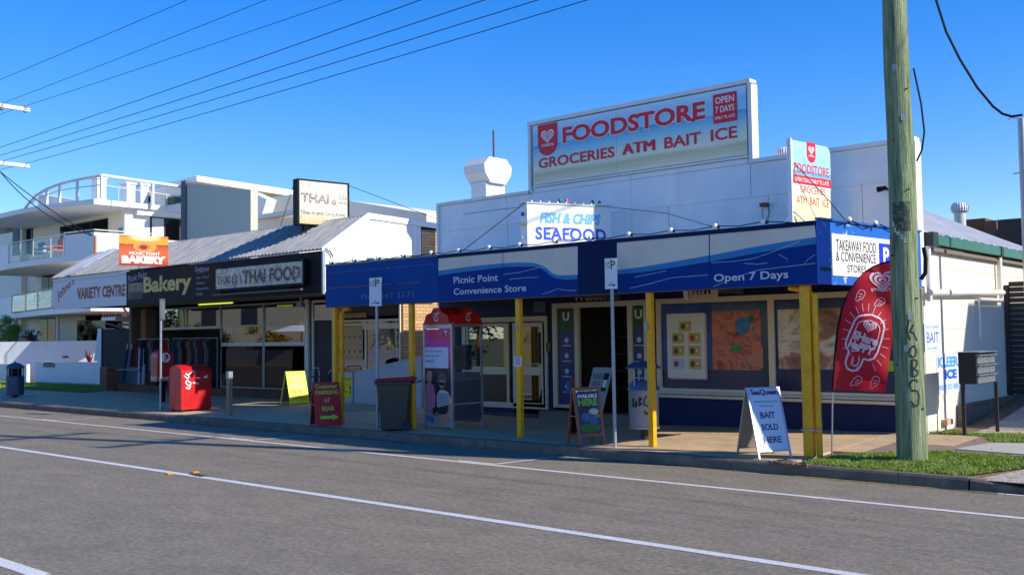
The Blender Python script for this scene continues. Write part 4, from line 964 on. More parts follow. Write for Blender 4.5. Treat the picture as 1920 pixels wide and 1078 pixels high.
# sign poles
def parking_sign(x, y, h, ztop, zbot, wd, label, rz, txt=True):
    t = thing('parking_sign', (0, 0, 0), label, 'parking sign', 'parking sign poles at the kerb', rz=rz); z = G(x, y)
    MB().cyl((0, 0, -.1), (0, 0, h), .030, n=12).build('pole', GALV, t, smooth=True)
    if txt:
        p = MB().box((-wd/2, -.045, zbot), (wd/2, -.04, ztop)).build('sign_plate', M('sign_plate_white', S(214,218,222), .4, var=.03), t, smooth=False)
        text(p, '1/2', (-wd*.42, -.046, ztop-.16), (-wd*.06, -.046, ztop-.06), XU, ZU, BTXT, off=.001); text(p, 'P', (-wd*.02, -.046, ztop-.18), (wd*.36, -.046, ztop-.04), XU, ZU, M('sign_green_print', S(20,100,50), .5), bold=.02, off=.001)
        MB().poly([(-wd*.3, -.046, zbot+.055), (wd*.15, -.046, zbot+.055), (wd*.15, -.046, zbot+.04), (wd*.38, -.046, zbot+.063), (wd*.15, -.046, zbot+.085), (wd*.15, -.046, zbot+.07), (-wd*.3, -.046, zbot+.07)]).build('arrow', BTXT, p, smooth=None)
        for zz in (ztop-.03, zbot+.1): MB().cyl((0, -.05, zz), (0, -.044, zz), .012, n=8).build('bolt', DARK, p)
    t.location = (x, y, z); return t
parking_sign(-9.49, 13.30, 3.02, 3.05, 2.55, .21, 'parking sign pole by the kerb left of the fourth yellow post', .32)
parking_sign(PY(708, 780, 13.30).x, 13.30, 2.62, 3.02, 2.45, .30, 'parking sign pole standing behind the wheelie bin', R(12))
p3 = GP(301, 770); t = parking_sign(p3.x, p3.y, 2.9, 0, 0, .3, 'parking sign pole by the red post boxes, its plate seen edge on', R(126))
fr_ = MB(); fr_.box((-.14, -.06, 2.35), (-.11, -.03, 2.9)); fr_.box((.09, -.06, 2.35), (.12, -.03, 2.9)); fr_.box((-.14, -.06, 2.87), (.12, -.03, 2.9)); fr_.box((-.14, -.06, 2.35), (.12, -.03, 2.38)); 
o = fr_.build('sign_plate', ALU, t); o.parent = t
MB().box((-.12, -.055, 2.37), (.1, -.05, 2.88)).build('plate', M('sign_plate_back', S(130,136,140), .5, .4), t)
# ---- A-frame boards: local -Y is the front face, built at the origin then placed
def aboard(loc, rz, label, wd, h, spread, frame_mat, face_mat, back_mat, texts_, leg=.10, ft=.025, cat='A-frame sign', rear=True, header=0):
    t = thing('a_frame_sign', (0, 0, 0), label, cat, 'A-frame signs on the footpath', rz=rz)
    s_ = spread/2; ang = math.atan2(s_, h)
    def side(sign, face):
        Mx = Matrix.Translation((0, sign*-.012, h)) @ Matrix.Rotation(-sign*ang, 4, 'X')   # plane hanging down from the apex
        Ls = math.hypot(s_, h)
        def q(u, v, o=0): return Mx @ Vector((u, o, -v))
        f = MB(); 
        for u0, u1, v0, v1 in ((-wd/2, -wd/2+ft, 0, Ls), (wd/2-ft, wd/2, 0, Ls), (-wd/2+ft, wd/2-ft, 0, ft*1.1+header), (-wd/2+ft, wd/2-ft, Ls-leg-ft, Ls-leg)):
            vs = [q(u0, v0, -.012), q(u1, v0, -.012), q(u1, v1, -.012), q(u0, v1, -.012)]; f.prism(vs, (Mx.to_3x3() @ Vector((0, .024, 0))))
        fr = f.build('frame', frame_mat, t, smooth=False)
        vs = [q(-wd/2+ft, ft, -.004), q(wd/2-ft, ft, -.004), q(wd/2-ft, Ls-leg-ft, -.004), q(-wd/2+ft, Ls-leg-ft, -.004)]
        MB().prism(vs, Mx.to_3x3() @ Vector((0, .008, 0))).build('face_panel' if sign > 0 else 'rear_panel', face, t, smooth=False)
        return q, Ls
    q, Ls = side(1, face_mat); side(-1, back_mat)
    U_ = Vector((1, 0, 0)); V_ = (q(0, 0)-q(0, 1)).normalized()
    H = Ls-leg-ft
    for (s, u0, u1, v0, v1, m_, bo) in texts_:
        text(t, s, q(-wd/2+wd*u0, v1*H, -.008), q(-wd/2+wd*u1, v0*H, -.008), U_, V_, m_, bold=bo, off=.001)
    for u in (-wd/2+.01, wd/2-.01): MB().tube([(u, -s_*.5, h*.5), (u, s_*.5, h*.5)], .007, 5).build('spreader', ALU, t)
    t.location = loc; return t, q, H, U_, V_
def gz_(x, y): return (x, y, G(x, y))
BW = M('board_pale_blue_white', S(196,206,222), .3, var=.03); BB = M('board_back_grey', S(150,140,128), .5, var=.05)
aboard(gz_(-6.95, 13.46), R(58), 'white A-frame sign reading BAIT SOLD HERE by the corner post', .54, 1.0, .60, ALU, BW, BB,
       [('SeaQueen', .10, .93, .03, .14, NTXT, .03), ('MARINE PRODUCTS', .15, .85, .22, .245, NTXT, 0), ('MOOLOOLABA', .3, .72, .29, .315, NTXT, 0), ('BAIT', .27, .72, .40, .50, NTXT, .02), ('SOLD', .25, .75, .59, .69, NTXT, .02), ('HERE', .25, .78, .79, .89, NTXT, .02)])
t, q, H, U_, V_ = aboard(gz_(-10.15, 13.40), R(70), 'wooden A-frame sign with ice cream poster reading AVAILABLE HERE', .52, .94, .36, WOOD, M('poster_night_blue', S(16,48,96), .3, var=.1), BLACK,
       [('AVAILABLE', .12, .88, .15, .23, WTXT, .03), ('HERE', .13, .87, .25, .40, M('lime_print', S(120,180,60), .4), .05), ('BEN&JERRYS', .24, .76, .055, .10, WTXT, .02)], leg=.14, ft=.045)
def pblob(cu, cv, ru, rv, mat, o=-.0065, n=18):
    pts = [q((cu+ru*math.cos(a_))*.5, (cv+rv*math.sin(a_))*H, o) for a_ in [2*math.pi*i/n for i in range(n)]]; MB().poly(pts).build('printed_picture', mat, t, smooth=None)
pblob(-.18, .50, .20, .07, M('choc_print', S(70,40,34), .4, var=.3)); pblob(.2, .53, .2, .065, M('vanilla_print', S(190,184,160), .4, var=.2)); pblob(-.12, .64, .18, .10, M('tub_blue_print', S(50,100,150), .4, var=.5, scale=20), -.0068); pblob(.16, .70, .18, .11, M('tub_blue_print', S(50,100,150), .4), -.007)
pblob(0, .88, .42, .10, M('meadow_print', S(50,110,40), .4, var=.4, scale=20), -.0062); pblob(.33, .05, .14, .035, WTXT, -.0062); pblob(-.4, .07, .08, .04, WTXT, -.0062); pblob(.33, .62, .12, .04, M('green_swirl_print', S(90,140,60), .4), -.0072)
bd = REDT; LG = M('lime_green_print', S(150,210,60), .5)
t, q, H, U_, V_ = aboard(gz_(-16.82, 13.22), R(66), 'maroon A-frame sign reading Customer PARKING AT REAR beside the wheelie bin', .56, .90, .50, M('maroon_board', S(190,18,14), .5), M('maroon_board', S(190,18,14), .5), M('dark_board_back', S(44,46,52), .6),
       [('Customer', .08, .92, .04, .145, LG, .02), ('PARKING', .08, .94, .19, .29, LG, .02), ('AT', .38, .60, .38, .48, LG, .02), ('REAR', .28, .74, .57, .68, LG, .02)], leg=.02)
MB().poly([q(u, v*H, -.007) for u, v in ((-.17, .80), (.08, .80), (.08, .76), (.22, .835), (.08, .91), (.08, .87), (-.17, .87))]).build('arrow', LG, t, smooth=None)
YB = M('fluoro_yellow_board', S(244,240,30), .5, var=.04); PKT = M('faded_purple_print', S(170,150,190), .6); RDT = M('faded_red_print', S(226,130,60), .6)
pt = GP(553, 750)
aboard((PY(553, 750, 16.3).x, 16.3, G(-22.5, 16.3)), R(78), 'fluorescent yellow A-frame sign reading THAI FOOD NOW OPEN', .55, .86, .62, YB, YB, M('grey_board_back', S(96,90,84), .6),
       [('THAI @ 1', .2, .8, .03, .09, M('olive_print', S(150,140,60), .6), 0), ('THAI', .24, .76, .20, .32, PKT, .03), ('FOOD', .16, .88, .40, .51, PKT, .03), ('NOW', .22, .74, .60, .71, RDT, .03), ('OPEN', .12, .9, .79, .90, RDT, .03)], leg=.03)
# leaning check-in board at the store entrance
c0 = PY(1093, 748, 16.5); c1 = PY(1128, 748, 16.5)
cb = thing('check_in_board', (c0.x, 16.5, .2), 'grey white board reading PLEASE CHECK IN beside the store doorway', 'notice board')
tl_ = PY(1101, 669, 16.75); tr_ = PY(1139, 669, 16.75); bl_ = PY(1091, 731, 16.45); br_ = PY(1128, 747, 16.45)
h0 = .36; A0 = Vector((PY(1092, 740, 16.42).x, 16.42, h0+.02)); A1 = Vector((PY(1128, 745, 16.42).x, 16.42, h0+.02)); lean = Vector((.10, .26, .92))
MB().prism([A0, A1, A1+lean, A0+lean], (0, .02, 0)).build('board', M('board_grey_white', S(168,174,180), .5, var=.05), cb, smooth=False)
U_ = (A1-A0).normalized(); V_ = lean.normalized(); wv_ = (A1-A0).length
o_ = A0+Vector((0, -.001, 0))
text(cb, 'PLEASE', o_+U_*wv_*.12+V_*.72, o_+U_*wv_*.60+V_*.80, U_, V_, BTXT); text(cb, 'CHECK', o_+U_*wv_*.12+V_*.57, o_+U_*wv_*.56+V_*.65, U_, V_, BTXT); text(cb, 'IN', o_+U_*wv_*.42+V_*.44, o_+U_*wv_*.55+V_*.52, U_, V_, BTXT)
MB().poly([o_+U_*wv_*.66+V_*.46, o_+U_*wv_*.92+V_*.46, o_+U_*wv_*.92+V_*.84, o_+U_*wv_*.66+V_*.84]).build('dark_label', CHAR, cb, smooth=None)
for v in cb.children:
    if v.name.startswith('dark_label'): v.location = (0, -.004, 0)
MB().poly([o_+U_*wv_*.69+V_*.54, o_+U_*wv_*.90+V_*.54, o_+U_*wv_*.90+V_*.70, o_+U_*wv_*.69+V_*.70]).build('pale_label', WTXT, cb, smooth=None); [v for v in cb.children if v.name.startswith('pale_label')][0].location = (0, -.006, 0)
# --- wheelie bin
wb = thing('wheelie_bin', (0, 0, 0), 'dark green wheelie bin with a maroon lid at the kerb', 'wheelie bin', rz=R(-8))
def taper(z0, z1, w0, w1, d0, d1, y0=0, y1=0):
    return [(-w0/2, y0-d0/2, z0), (w0/2, y0-d0/2, z0), (w0/2, y0+d0/2, z0), (-w0/2, y0+d0/2, z0), (-w1/2, y1-d1/2, z1), (w1/2, y1-d1/2, z1), (w1/2, y1+d1/2, z1), (-w1/2, y1+d1/2, z1)]
BF = [(0,3,2,1),(4,5,6,7),(0,1,5,4),(1,2,6,5),(2,3,7,6),(3,0,4,7)]
BINM = M('bin_plastic', S(44,54,46), .45, var=.12, scale=4, dirt=.15)
MB().add(taper(.02, .92, .44, .54, .50, .66), BF).build('body', BINM, wb, bevel=.02)
MB().add(taper(.90, .96, .60, .60, .72, .72), BF).build('rim', BINM, wb, bevel=.012)
MB().add([(-.31,-.38,.965),(.31,-.38,.965),(.31,.40,.965),(-.31,.40,.965),(-.27,-.33,1.02),(.27,-.33,1.02),(.27,.36,1.055),(-.27,.36,1.055)], BF).build('lid', MAROON, wb, bevel=.015)
MB().tube([(-.24, .42, .93), (-.24, .47, .95), (.24, .47, .95), (.24, .42, .93)], .016, 6).build('handle', BINM, wb)
bx('recess_lip', (-.2, -.335, .80), (.2, -.325, .83), BINM, wb); bx('printed_label', (-.13, -.318, .70), (.03, -.314, .715), GTXT, wb)
for s_ in (-1, 1): MB().cyl((s_*.24, .27, .10), (s_*.30, .27, .10), .10, n=18).build('wheel', DARK, wb, smooth=True)
wb.location = (-14.78, 13.33, G(-14.78, 13.3)); wb.rotation_euler = (0, 0, R(-52))
# --- round litter bin near entrance
lb = thing('litter_bin', (-9.62, 14.35, G(-9.6, 14.3)), 'round grey metal litter bin with blue canopy and black graffiti', 'litter bin')
BX, BY = -9.62, 14.35; bz = G(BX, BY)
BGM = M('galvanised_bin', S(150,154,158), .45, .3, var=.1, scale=5, dirt=.2); BLC = M('slate_blue_paint', S(66,88,124), .4, var=.1)
MB().lathe([(.255, .20), (.265, .22), (.265, .245), (.25, .25), (.25, .80), (.27, .85)], (BX, BY, bz), 28).build('drum', BGM, lb, smooth=True)
MB().lathe([(.275, .85), (.275, .89), (.20, 1.0), (.16, 1.0)], (BX, BY, bz), 28).build('collar', BLC, lb, smooth=True)
MB().lathe([(.30, 1.22), (.30, 1.235), (.20, 1.315), (.04, 1.34)], (BX, BY, bz), 28).build('canopy', BLC, lb, smooth=True)
for an_ in (.4, 2.5, 4.6): MB().cyl((BX+.24*math.cos(an_), BY+.24*math.sin(an_), bz+.88), (BX+.24*math.cos(an_), BY+.24*math.sin(an_), bz+1.24), .012, n=6).build('canopy_rod', GALV, lb)
MB().cyl((BX, BY, bz), (BX, BY, bz+.2), .065, n=12).build('stem', DARK, lb); MB().cyl((BX, BY, bz), (BX, BY, bz+.012), .13, n=16).build('base_plate', GALV, lb)
def ondrum(u, z): a0 = math.atan2(-BY, -BX); return Vector((BX+.2545*math.cos(a0+u), BY+.2545*math.sin(a0+u), bz+z))
for st in ([(-.85, .72), (-.82, .58)], [(-.8, .66), (-.68, .72)], [(-.8, .64), (-.7, .57)], [(-.55, .68), (-.62, .62), (-.55, .57), (-.48, .62), (-.55, .68)], [(-.3, .74), (-.34, .60)], [(-.32, .74), (-.15, .72), (-.32, .67), (-.12, .63), (-.34, .60)], [(.2, .76), (.02, .70), (.0, .62), (.35, .58), (.38, .50), (.15, .45), (.02, .52)]):
    fine = []
    for (u0, z0), (u1, z1) in zip(st, st[1:]):
        for k_ in range(3): fine.append((lerp(u0, u1, k_/3), lerp(z0, z1, k_/3)))
    fine.append(st[-1]); b = MB(); wz = .012
    for (u0, z0), (u1, z1) in zip(fine, fine[1:]):
        du, dz = (u1-u0)*.25, z1-z0; l = math.hypot(du, dz) or 1; nu, nz = -dz/l*wz/.25, du/l*wz
        b.poly([ondrum(u0-nu, z0-nz), ondrum(u1-nu, z1-nz), ondrum(u1+nu, z1+nz), ondrum(u0+nu, z0+nz)])
    b.build('graffiti', SPRAY, lb, smooth=None)
# --- litter bin far left
p = GP(28, 751); p.y = 14.15; p.x = PY(28, 740, 14.15).x; gz0 = G(p.x, p.y)
l2 = thing('litter_bin', (p.x, p.y, gz0), 'slate blue domed litter bin beside the lawn at the far left', 'litter bin')
SLB = M('slate_bin_paint', S(58,74,98), .45, var=.12, dirt=.15)
c_ = (p.x, p.y, gz0)
MB().lathe([(.24, .06), (.28, .08), (.28, .68), (.26, .70)], c_, 24).build('drum', SLB, l2, smooth=True); MB().lathe([(.20, .70), (.20, .95)], c_, 16).build('liner', BLACK, l2, smooth=True)
for i in range(8): a_ = i*math.pi/4; MB().cyl((p.x+.26*math.cos(a_), p.y+.26*math.sin(a_), gz0+.69), (p.x+.26*math.cos(a_), p.y+.26*math.sin(a_), gz0+.96), .018, n=6).build('bar', SLB, l2)
MB().lathe([(.29, .95), (.29, .98), (.22, 1.08), (.10, 1.13), (.02, 1.15), (.02, 1.19)], c_, 24).build('dome', SLB, l2, smooth=True); MB().cyl(c_, (p.x, p.y, gz0+.07), .09, n=10).build('stem', DARK, l2)
# --- phone booth
x0, x1, y0, y1 = -14.60, -13.78, 13.92, 14.80; gb = G(-14.2, 14.3)-.01
pb = thing('phone_booth', ((x0+x1)/2, (y0+y1)/2, gb), 'glass phone booth with a red dome roof and a poster of two children', 'phone booth')
ZB, ZT2 = gb, PY(845, 607, y0).z
fm = ALU
b = MB()
for X in (x0, x1-.045):
    for Y in (y0, y1-.045): b.box((X, Y, ZB), (X+.045, Y+.045, ZT2))
b.build('corner_posts', fm, pb)
bx('bottom_rail', (x0+.045, y0+.002, ZB+.26), (x1-.045, y0+.04, ZB+.30), fm, pb); bx('top_rail', (x0+.045, y0+.002, ZT2-.09), (x1-.045, y0+.04, ZT2), fm, pb)
bx('base_panel', (x0+.045, y0+.01, ZB+.05), (x1-.045, y0+.03, ZB+.26), M('base_plate_grey', S(160,156,146), .5, var=.15, dirt=.3), pb)
bx('side_rail', (x1-.04, y0+.045, ZT2-.06), (x1-.002, y1-.045, ZT2), fm, pb)
DG = M('dark_grey_metal', S(96,102,110), .5, .2, var=.1)
zm = PX(880, 697, x1).z; zmm = PX(880, 708, x1).z
bx('side_rail', (x1-.04, y0+.045, zmm-.05), (x1-.002, y1-.045, zmm+.02), DG, pb)
bx('pane', (x1-.024, y0+.05, zmm+.02), (x1-.018, y1-.05, ZT2-.06), GLSC, pb)
# perforated lower side: expanded mesh
me_ = MB(); ny = 11; nz = 18; zl, zh = ZB+.18, zmm-.05; hy = (y1-y0-.09)/ny; hz = (zh-zl)/nz
for i in range(ny):
    for j in range(nz):
        ya = y0+.045+i*hy; za = zl+j*hz
        for (p_, q_) in (((ya, za+hz/2), (ya+hy/2, za+hz)), ((ya+hy/2, za+hz), (ya+hy, za+hz/2)), ((ya, za+hz/2), (ya+hy/2, za)), ((ya+hy/2, za), (ya+hy, za+hz/2))):
            d_ = Vector((0, q_[0]-p_[0], q_[1]-p_[1])).normalized(); n_ = Vector((0, -d_.z, d_.y))*.010
            A = Vector((x1-.02, *p_)); B_ = Vector((x1-.02, *q_)); me_.add([A-n_, B_-n_, B_+n_, A+n_, A-n_-XU*.004, B_-n_-XU*.004, B_+n_-XU*.004, A+n_-XU*.004], [(0,1,2,3), (7,6,5,4), (0,4,5,1), (2,6,7,3)])
o = me_.build('expanded_mesh', DG, pb, kind='stuff', smooth=None)
bx('light_bar', (x1-.03, y0+.05, ZB+.49), (x1-.014, y1-.05, ZB+.505), ALUW, pb)
bx('back_frame', (x0, y1-.04, ZB+.1), (x1-.045, y1-.01, ZB+1.1), DG, pb)
bx('payphone', (x0+.2, y1-.2, ZB+1.15), (x0+.55, y1-.05, ZB+1.65), M('phone_body', S(60,62,70), .4), pb); tb('handset', [(x0+.2, y1-.22, ZB+1.3), (x0+.16, y1-.26, ZB+1.4), (x0+.2, y1-.22, ZB+1.55)], .022, BLACK, pb)
# advertising poster
def pinkgrad(k, uv):
    s_ = k.n('ShaderNodeSeparateXYZ'); k.l(uv, s_.inputs[0]); nn = k.noise(k.mapv(uv, (1.5, 1.5, 1)), 1.2, 2)
    v = k.math('ADD', k.math('ADD', s_.outputs[1], k.math('MULTIPLY', s_.outputs[0], .25)), k.math('MULTIPLY', nn, .25)); return k.ramp(v, [(.2, S(190,40,50)), (.55, S(214,44,100)), (.8, S(190,70,170)), (1.0, S(226,50,110))])
def darkpic(k, uv): return k.ramp(k.noise(k.mapv(uv, (2, 3, 1)), 2, 5, .6), [(.35, S(30,28,34)), (.6, S(54,50,56)), (.75, S(82,72,70))])
zpt = ZT2-.10; zpm = PY(820, 688, y0).z-.0; zpb = ZB+.31
po = panelY('poster', x0+.05, x1-.05, zpm, zpt, y0+.012, printmat('pink_gradient_print', pinkgrad), pb); pq = panelY('poster', x0+.05, x1-.05, zpb, zpm-.001, y0+.012, printmat('dark_photo_print', darkpic), pb)
yp = y0+.004
zc0, zc1 = PY(820, 690, y0).z, PY(820, 651, y0).z
bx('white_text_box', (PY(795, 670, y0).x, yp-.001, zc0), (PY(840, 670, y0).x, yp+.004, zc1), M('pale_text_box', S(206,212,226), .4), po)
for i, s_ in enumerate(('More 5G coverage', 'than any other', 'network.')):
    xa_ = PY(798, 670, y0).x; ww = [.46, .40, .24][i]; z_ = zc1-.11-i*.095; text(po, s_, (xa_, yp-.001, z_), (xa_+ww, yp-.001, z_+.065), XU, ZU, NTXT, off=.002)
cxl, czl = PY(835, 626, y0).x, PY(835, 626, y0).z
blob(po, cxl-.01, czl-.025, .045, .055, yp-.0005, M('plum_logo', S(70,20,80), .4), 'logo', .4); text(po, 'T', (cxl-.035, yp-.001, czl-.05), (cxl+.05, yp-.001, czl+.06), XU, ZU, WTXT, bold=.03, off=.003)
def P_(x, y, o=0): v = PY(x, y, y0+.006-o); return v
def pshape(pts, mat, o=.0): MB().poly([P_(x, y, o) for x, y in pts]).build('printed_picture', mat, pq, smooth=None)
def pell(cx, cy, rx, ry, mat, o=0): pshape([(cx+rx*math.cos(-t), cy+ry*math.sin(-t)) for t in [2*math.pi*i/18 for i in range(18)]], mat, o)
SK = M('print_skin', S(196,134,106), .45, var=.1); HR1 = M('print_blond_hair', S(170,140,110), .5, var=.3, scale=25); HR2 = M('print_curly_hair', S(110,92,78), .5, var=.4, scale=30)
pshape([(795,735),(798,720),(806,716),(813,722),(817,745),(815,765),(812,790),(797,790),(794,760)], M('print_pink_top', S(200,120,150), .5, var=.3, scale=14), .001)
pell(805, 707, 5.5, 10.5, SK, .002); pshape([(799.5,706),(800,699),(804,695),(809,696),(811,701),(808,701),(803,702)], HR1, .003); pshape([(803, 715), (808, 715), (808.5, 722), (803, 722)], SK, .0015)
pshape([(794,758),(802,770),(816,776),(816,782),(800,779),(793,768)], SK, .003); pshape([(795,790),(794,765),(800,766),(812,770),(814,792)], M('print_denim', S(70,120,176), .5, var=.4, scale=20), .0022)
pell(829, 712, 9, 14, HR2, .001); pell(828.5, 719, 5.6, 9.5, SK, .002); pshape([(822.5,717),(828,716),(834,718),(834,721),(829,723),(823,721)], BTXT, .003); pshape([(821,709),(828,704),(835,708),(833,713),(824,712)], HR2, .0025)
ST1 = M('print_white_stripe', S(206,206,204), .5)
pshape([(820,738),(825,731),(833,731),(840,735),(845,745),(846,757),(838,760),(820,763),(819,750)], ST1, .002)
for i in range(7): pshape([(821,737+i*3.6),(843,739+i*3.2),(843,740.4+i*3.2),(821,738.4+i*3.6)], NTXT, .0028)
pshape([(840,757),(846,757),(846,775),(838,784),(833,780),(841,770)], SK, .003); pshape([(820,783),(831,780),(846,778),(846,792),(822,792)], SK, .0024)
pshape([(811,764),(836,761),(838,776),(812,779)], CHAR, .0035); pshape([(812,778),(820,772),(824,778),(818,786)], SK, .004)
# red domed roof
RB = M('booth_red_plastic', S(200,24,24), .35, var=.08, dirt=.1)
xm, ym = (x0+x1)/2, (y0+y1)/2; wx, wy = (x1-x0)/2, (y1-y0)/2
def ring(fx, fy, z, r=.1):
    pts = []
    for sx, sy, a0 in ((1, -1, -math.pi/2), (1, 1, 0), (-1, 1, math.pi/2), (-1, -1, math.pi)):
        for k_ in range(4):
            an_ = a0+k_*math.pi/6; pts.append((xm+sx*(wx*fx-r)+r*math.cos(an_), ym+sy*(wy*fy-r)+r*math.sin(an_), z))
    return pts
lv = [(1.07, 1.07, -.005), (1.07, 1.07, .03), (.97, .97, .045), (.88, .88, .18), (.80, .80, .20), (.70, .70, .25), (.55, .55, .31), (.3, .3, .335)]
b = MB(); n0 = 16; vs = []; fs = []
for fx, fy, z in lv: vs += ring(fx, fy, ZT2+z, .09 if fx > .5 else .05)
for i in range(len(lv)-1):
    for k_ in range(16): fs.append((i*16+k_, i*16+(k_+1) % 16, (i+1)*16+(k_+1) % 16, (i+1)*16+k_))
fs += [tuple(range(15, -1, -1)), tuple((len(lv)-1)*16+k_ for k_ in range(16))]
b.add(vs, fs).build('dome_roof', RB, pb, smooth=True)
# raised front and side gables with the mark
for s_ in (0, 1):
    if s_ == 0:
        prof = [(-.36, 0), (-.30, .15), (-.15, .20), (0-.08, .29), (.08, .29), (.15, .20), (.30, .15), (.36, 0)]
        MB().prism([(xm+u, y0-.02, ZT2+.03+z) for u, z in prof], (0, .3, 0)).build('roof_gable', RB, pb, smooth=False); c_ = Vector((xm, y0-.026, ZT2+.15)); U_, V_ = XU, ZU
    else:
        prof = [(-.40, 0), (-.33, .15), (-.17, .20), (-.08, .29), (.08, .29), (.17, .20), (.33, .15), (.40, 0)]
        MB().prism([(x1+.02, ym+u, ZT2+.03+z) for u, z in prof], (-.3, 0, 0)).build('roof_gable', RB, pb, smooth=False); c_ = Vector((x1+.026, ym, ZT2+.15)); U_, V_ = YU, ZU
    MM = M('logo_grey_white', S(196,190,192), .5)
    MB().poly([c_+U_*u+V_*v for u, v in ((-.05, .07), (.09, .085), (.09, .05), (.035, .045), (.02, -.03), (-.02, -.03), (-.005, .04), (-.05, .035))]).build('roof_mark', MM, pb, smooth=None)
    arc = MB()
    for i in range(8):
        a0, a1_ = 1.9+i*.5, 1.9+(i+1)*.5
        arc.poly([c_+U_*(r_*.075*math.cos(a_))+V_*(-.015+r_*.085*math.sin(a_)) for a_, r_ in ((a0, 1), (a1_, 1), (a1_, .68), (a0, .68))])
    arc.build('roof_mark', MM, pb, smooth=None)
# --- large red street posting box
def along(o, u, v): return Vector((o[0]+u[0], o[1]+u[1], v))
p = GP(341, 773)
br = thing('post_box', (0, 0, 0), 'large red post box with white graffiti, half in sunlight', 'post box', rz=.01)
wd_, dp_, hh_ = .84, .62, 1.14
prof = [(-dp_/2, .06), (dp_/2, .06), (dp_/2, hh_-.06), (dp_/2-.1, hh_-.0), (0, hh_+.05), (-dp_/2+.12, hh_), (-dp_/2, hh_-.10)]
MB().prism([(-wd_/2, y_, z_) for y_, z_ in prof], (wd_, 0, 0)).build('body', REDP, br, bevel=.006)
for u in (-.35, .35):
    for v_ in (-.25, .25): bx('foot', (u-.03, v_-.03, 0), (u+.03, v_+.03, .06), DARK, br)
WG = M('white_spray', S(226,220,220), .6)
for bxs in ([(-.30,.98),(-.2,.9),(-.26,.8),(-.14,.72),(-.22,.66)], [(-.34,.92),(-.24,.84),(-.3,.74),(-.2,.64)], [(-.22,.95),(-.06,1.03)], [(-.3,.62),(-.2,.58),(-.16,.66)], [(-.02,.86),(.1,.84)], [(.2,.85),(.3,.9),(.26,.84)], [(-.1, .74), (.06, .70)]):
    b = MB()
    for p_, q_ in zip(bxs, bxs[1:]):
        # local front face = +X side after rotation: use plane y = -dp/2
        A = Vector((p_[0], -dp_/2-.004, p_[1])); B_ = Vector((q_[0], -dp_/2-.004, q_[1])); d_ = (B_-A).normalized(); n_ = Vector((-d_.z, 0, d_.x))*.018; b.poly([A-n_, B_-n_, B_+n_, A+n_])
    b.build('graffiti', WG, br, smooth=None)
for bxs in ([(.15,.86),(.05,.74),(.12,.66),(.0,.58)], [(.10,.80),(.0,.70)]):
    b = MB()
    for p_, q_ in zip(bxs, bxs[1:]):
        A = Vector((-wd_/2-.004, p_[0], p_[1])); B_ = Vector((-wd_/2-.004, q_[0], q_[1])); d_ = (B_-A).normalized(); n_ = Vector((0, -d_.z, d_.y))*.01; b.poly([A-n_, B_-n_, B_+n_, A+n_])
    b.build('graffiti', M('pink_scratch', S(190,130,130), .6), br, smooth=None)
MB().cyl((.32, -dp_/2-.012, hh_-.14), (.32, -dp_/2+.0, hh_-.14), .028, n=12).build('lock', DARK, br)
cb_ = GP(341, 773); br.location = (cb_.x-.30, cb_.y+.42, cb_.z); br.rotation_euler = (0, 0, R(87))
# --- smaller pedestal post box
sb_ = thing('post_box', (0, 0, 0), 'smaller rounded red post box on a pedestal, reading POST POST', 'post box', rz=.01)
MB().cyl((0, 0, 0), (0, 0, .62), .09, n=14).build('pedestal', BLACK, sb_, smooth=True)
w2, d2, z0_, z1_ = .48, .46, .60, 1.52
arc_ = [(-w2/2, z0_), (w2/2, z0_), (w2/2, z1_-.2)]+[(w2/2*math.cos(t), z1_-.2+.2*math.sin(t)) for t in [math.pi/8*i for i in range(1, 8)]]+[(-w2/2, z1_-.2)]
MB().prism([(u, -d2/2, z) for u, z in arc_], (0, d2, 0)).build('body', REDP, sb_, bevel=.004)
DF = M('faded_orange_red', S(178,58,36), .5, var=.1)
MB().box((-w2/2-.003, -.18, z0_+.22), (-w2/2-.001, .18, z1_-.24)).build('side_panel', DF, sb_)
c_ = Vector((0, -d2/2-.004, z1_-.24)); MB().poly([c_+Vector((.14*math.cos(t), 0, .14*math.sin(t))) for t in [2*math.pi*i/24 for i in range(24)]]).build('round_mark', WTXT, sb_, smooth=None)
MB().poly([c_+Vector((x_, -.002, z_)) for x_, z_ in ((-.03, -.14), (-.03, .10), (.04, .10), (.09, .05), (.085, -.01), (.03, -.06), (-.005, -.03), (.02, .0), (.02, .04), (.0, .06), (.0, -.14))]).build('round_mark', REDP, sb_, smooth=None)
text(sb_, 'POST', (-.2, -d2/2-.002, z0_+.04), (.2, -d2/2-.002, z0_+.13), XU, ZU, WTXT, bold=.02)
text(sb_, 'POST', (-w2/2-.002, .19, z0_+.04), (-w2/2-.002, -.16, z0_+.13), -YU, ZU, WTXT, bold=.02)
sp3 = Vector((-26.75, 15.1, 0)); sb_.location = (sp3.x, sp3.y, G(sp3.x, sp3.y)); sb_.rotation_euler = (0, 0, R(84))
# --- timber bollard
q_ = GP(430, 779); bo = thing('bollard', (q_.x, q_.y, q_.z), 'short weathered timber bollard on the footpath in front of the bakery', 'bollard')
MB().box((q_.x-.055, q_.y-.055, q_.z), (q_.x+.055, q_.y+.055, q_.z+1.04)).build('post', M('weathered_timber', S(160,134,98), .8, var=.2, scale=14, streak=True), bo, bevel=.008)
bx('metal_cap', (q_.x-.058, q_.y-.058, q_.z+.88), (q_.x+.058, q_.y+.058, q_.z+1.05), GALV, bo)
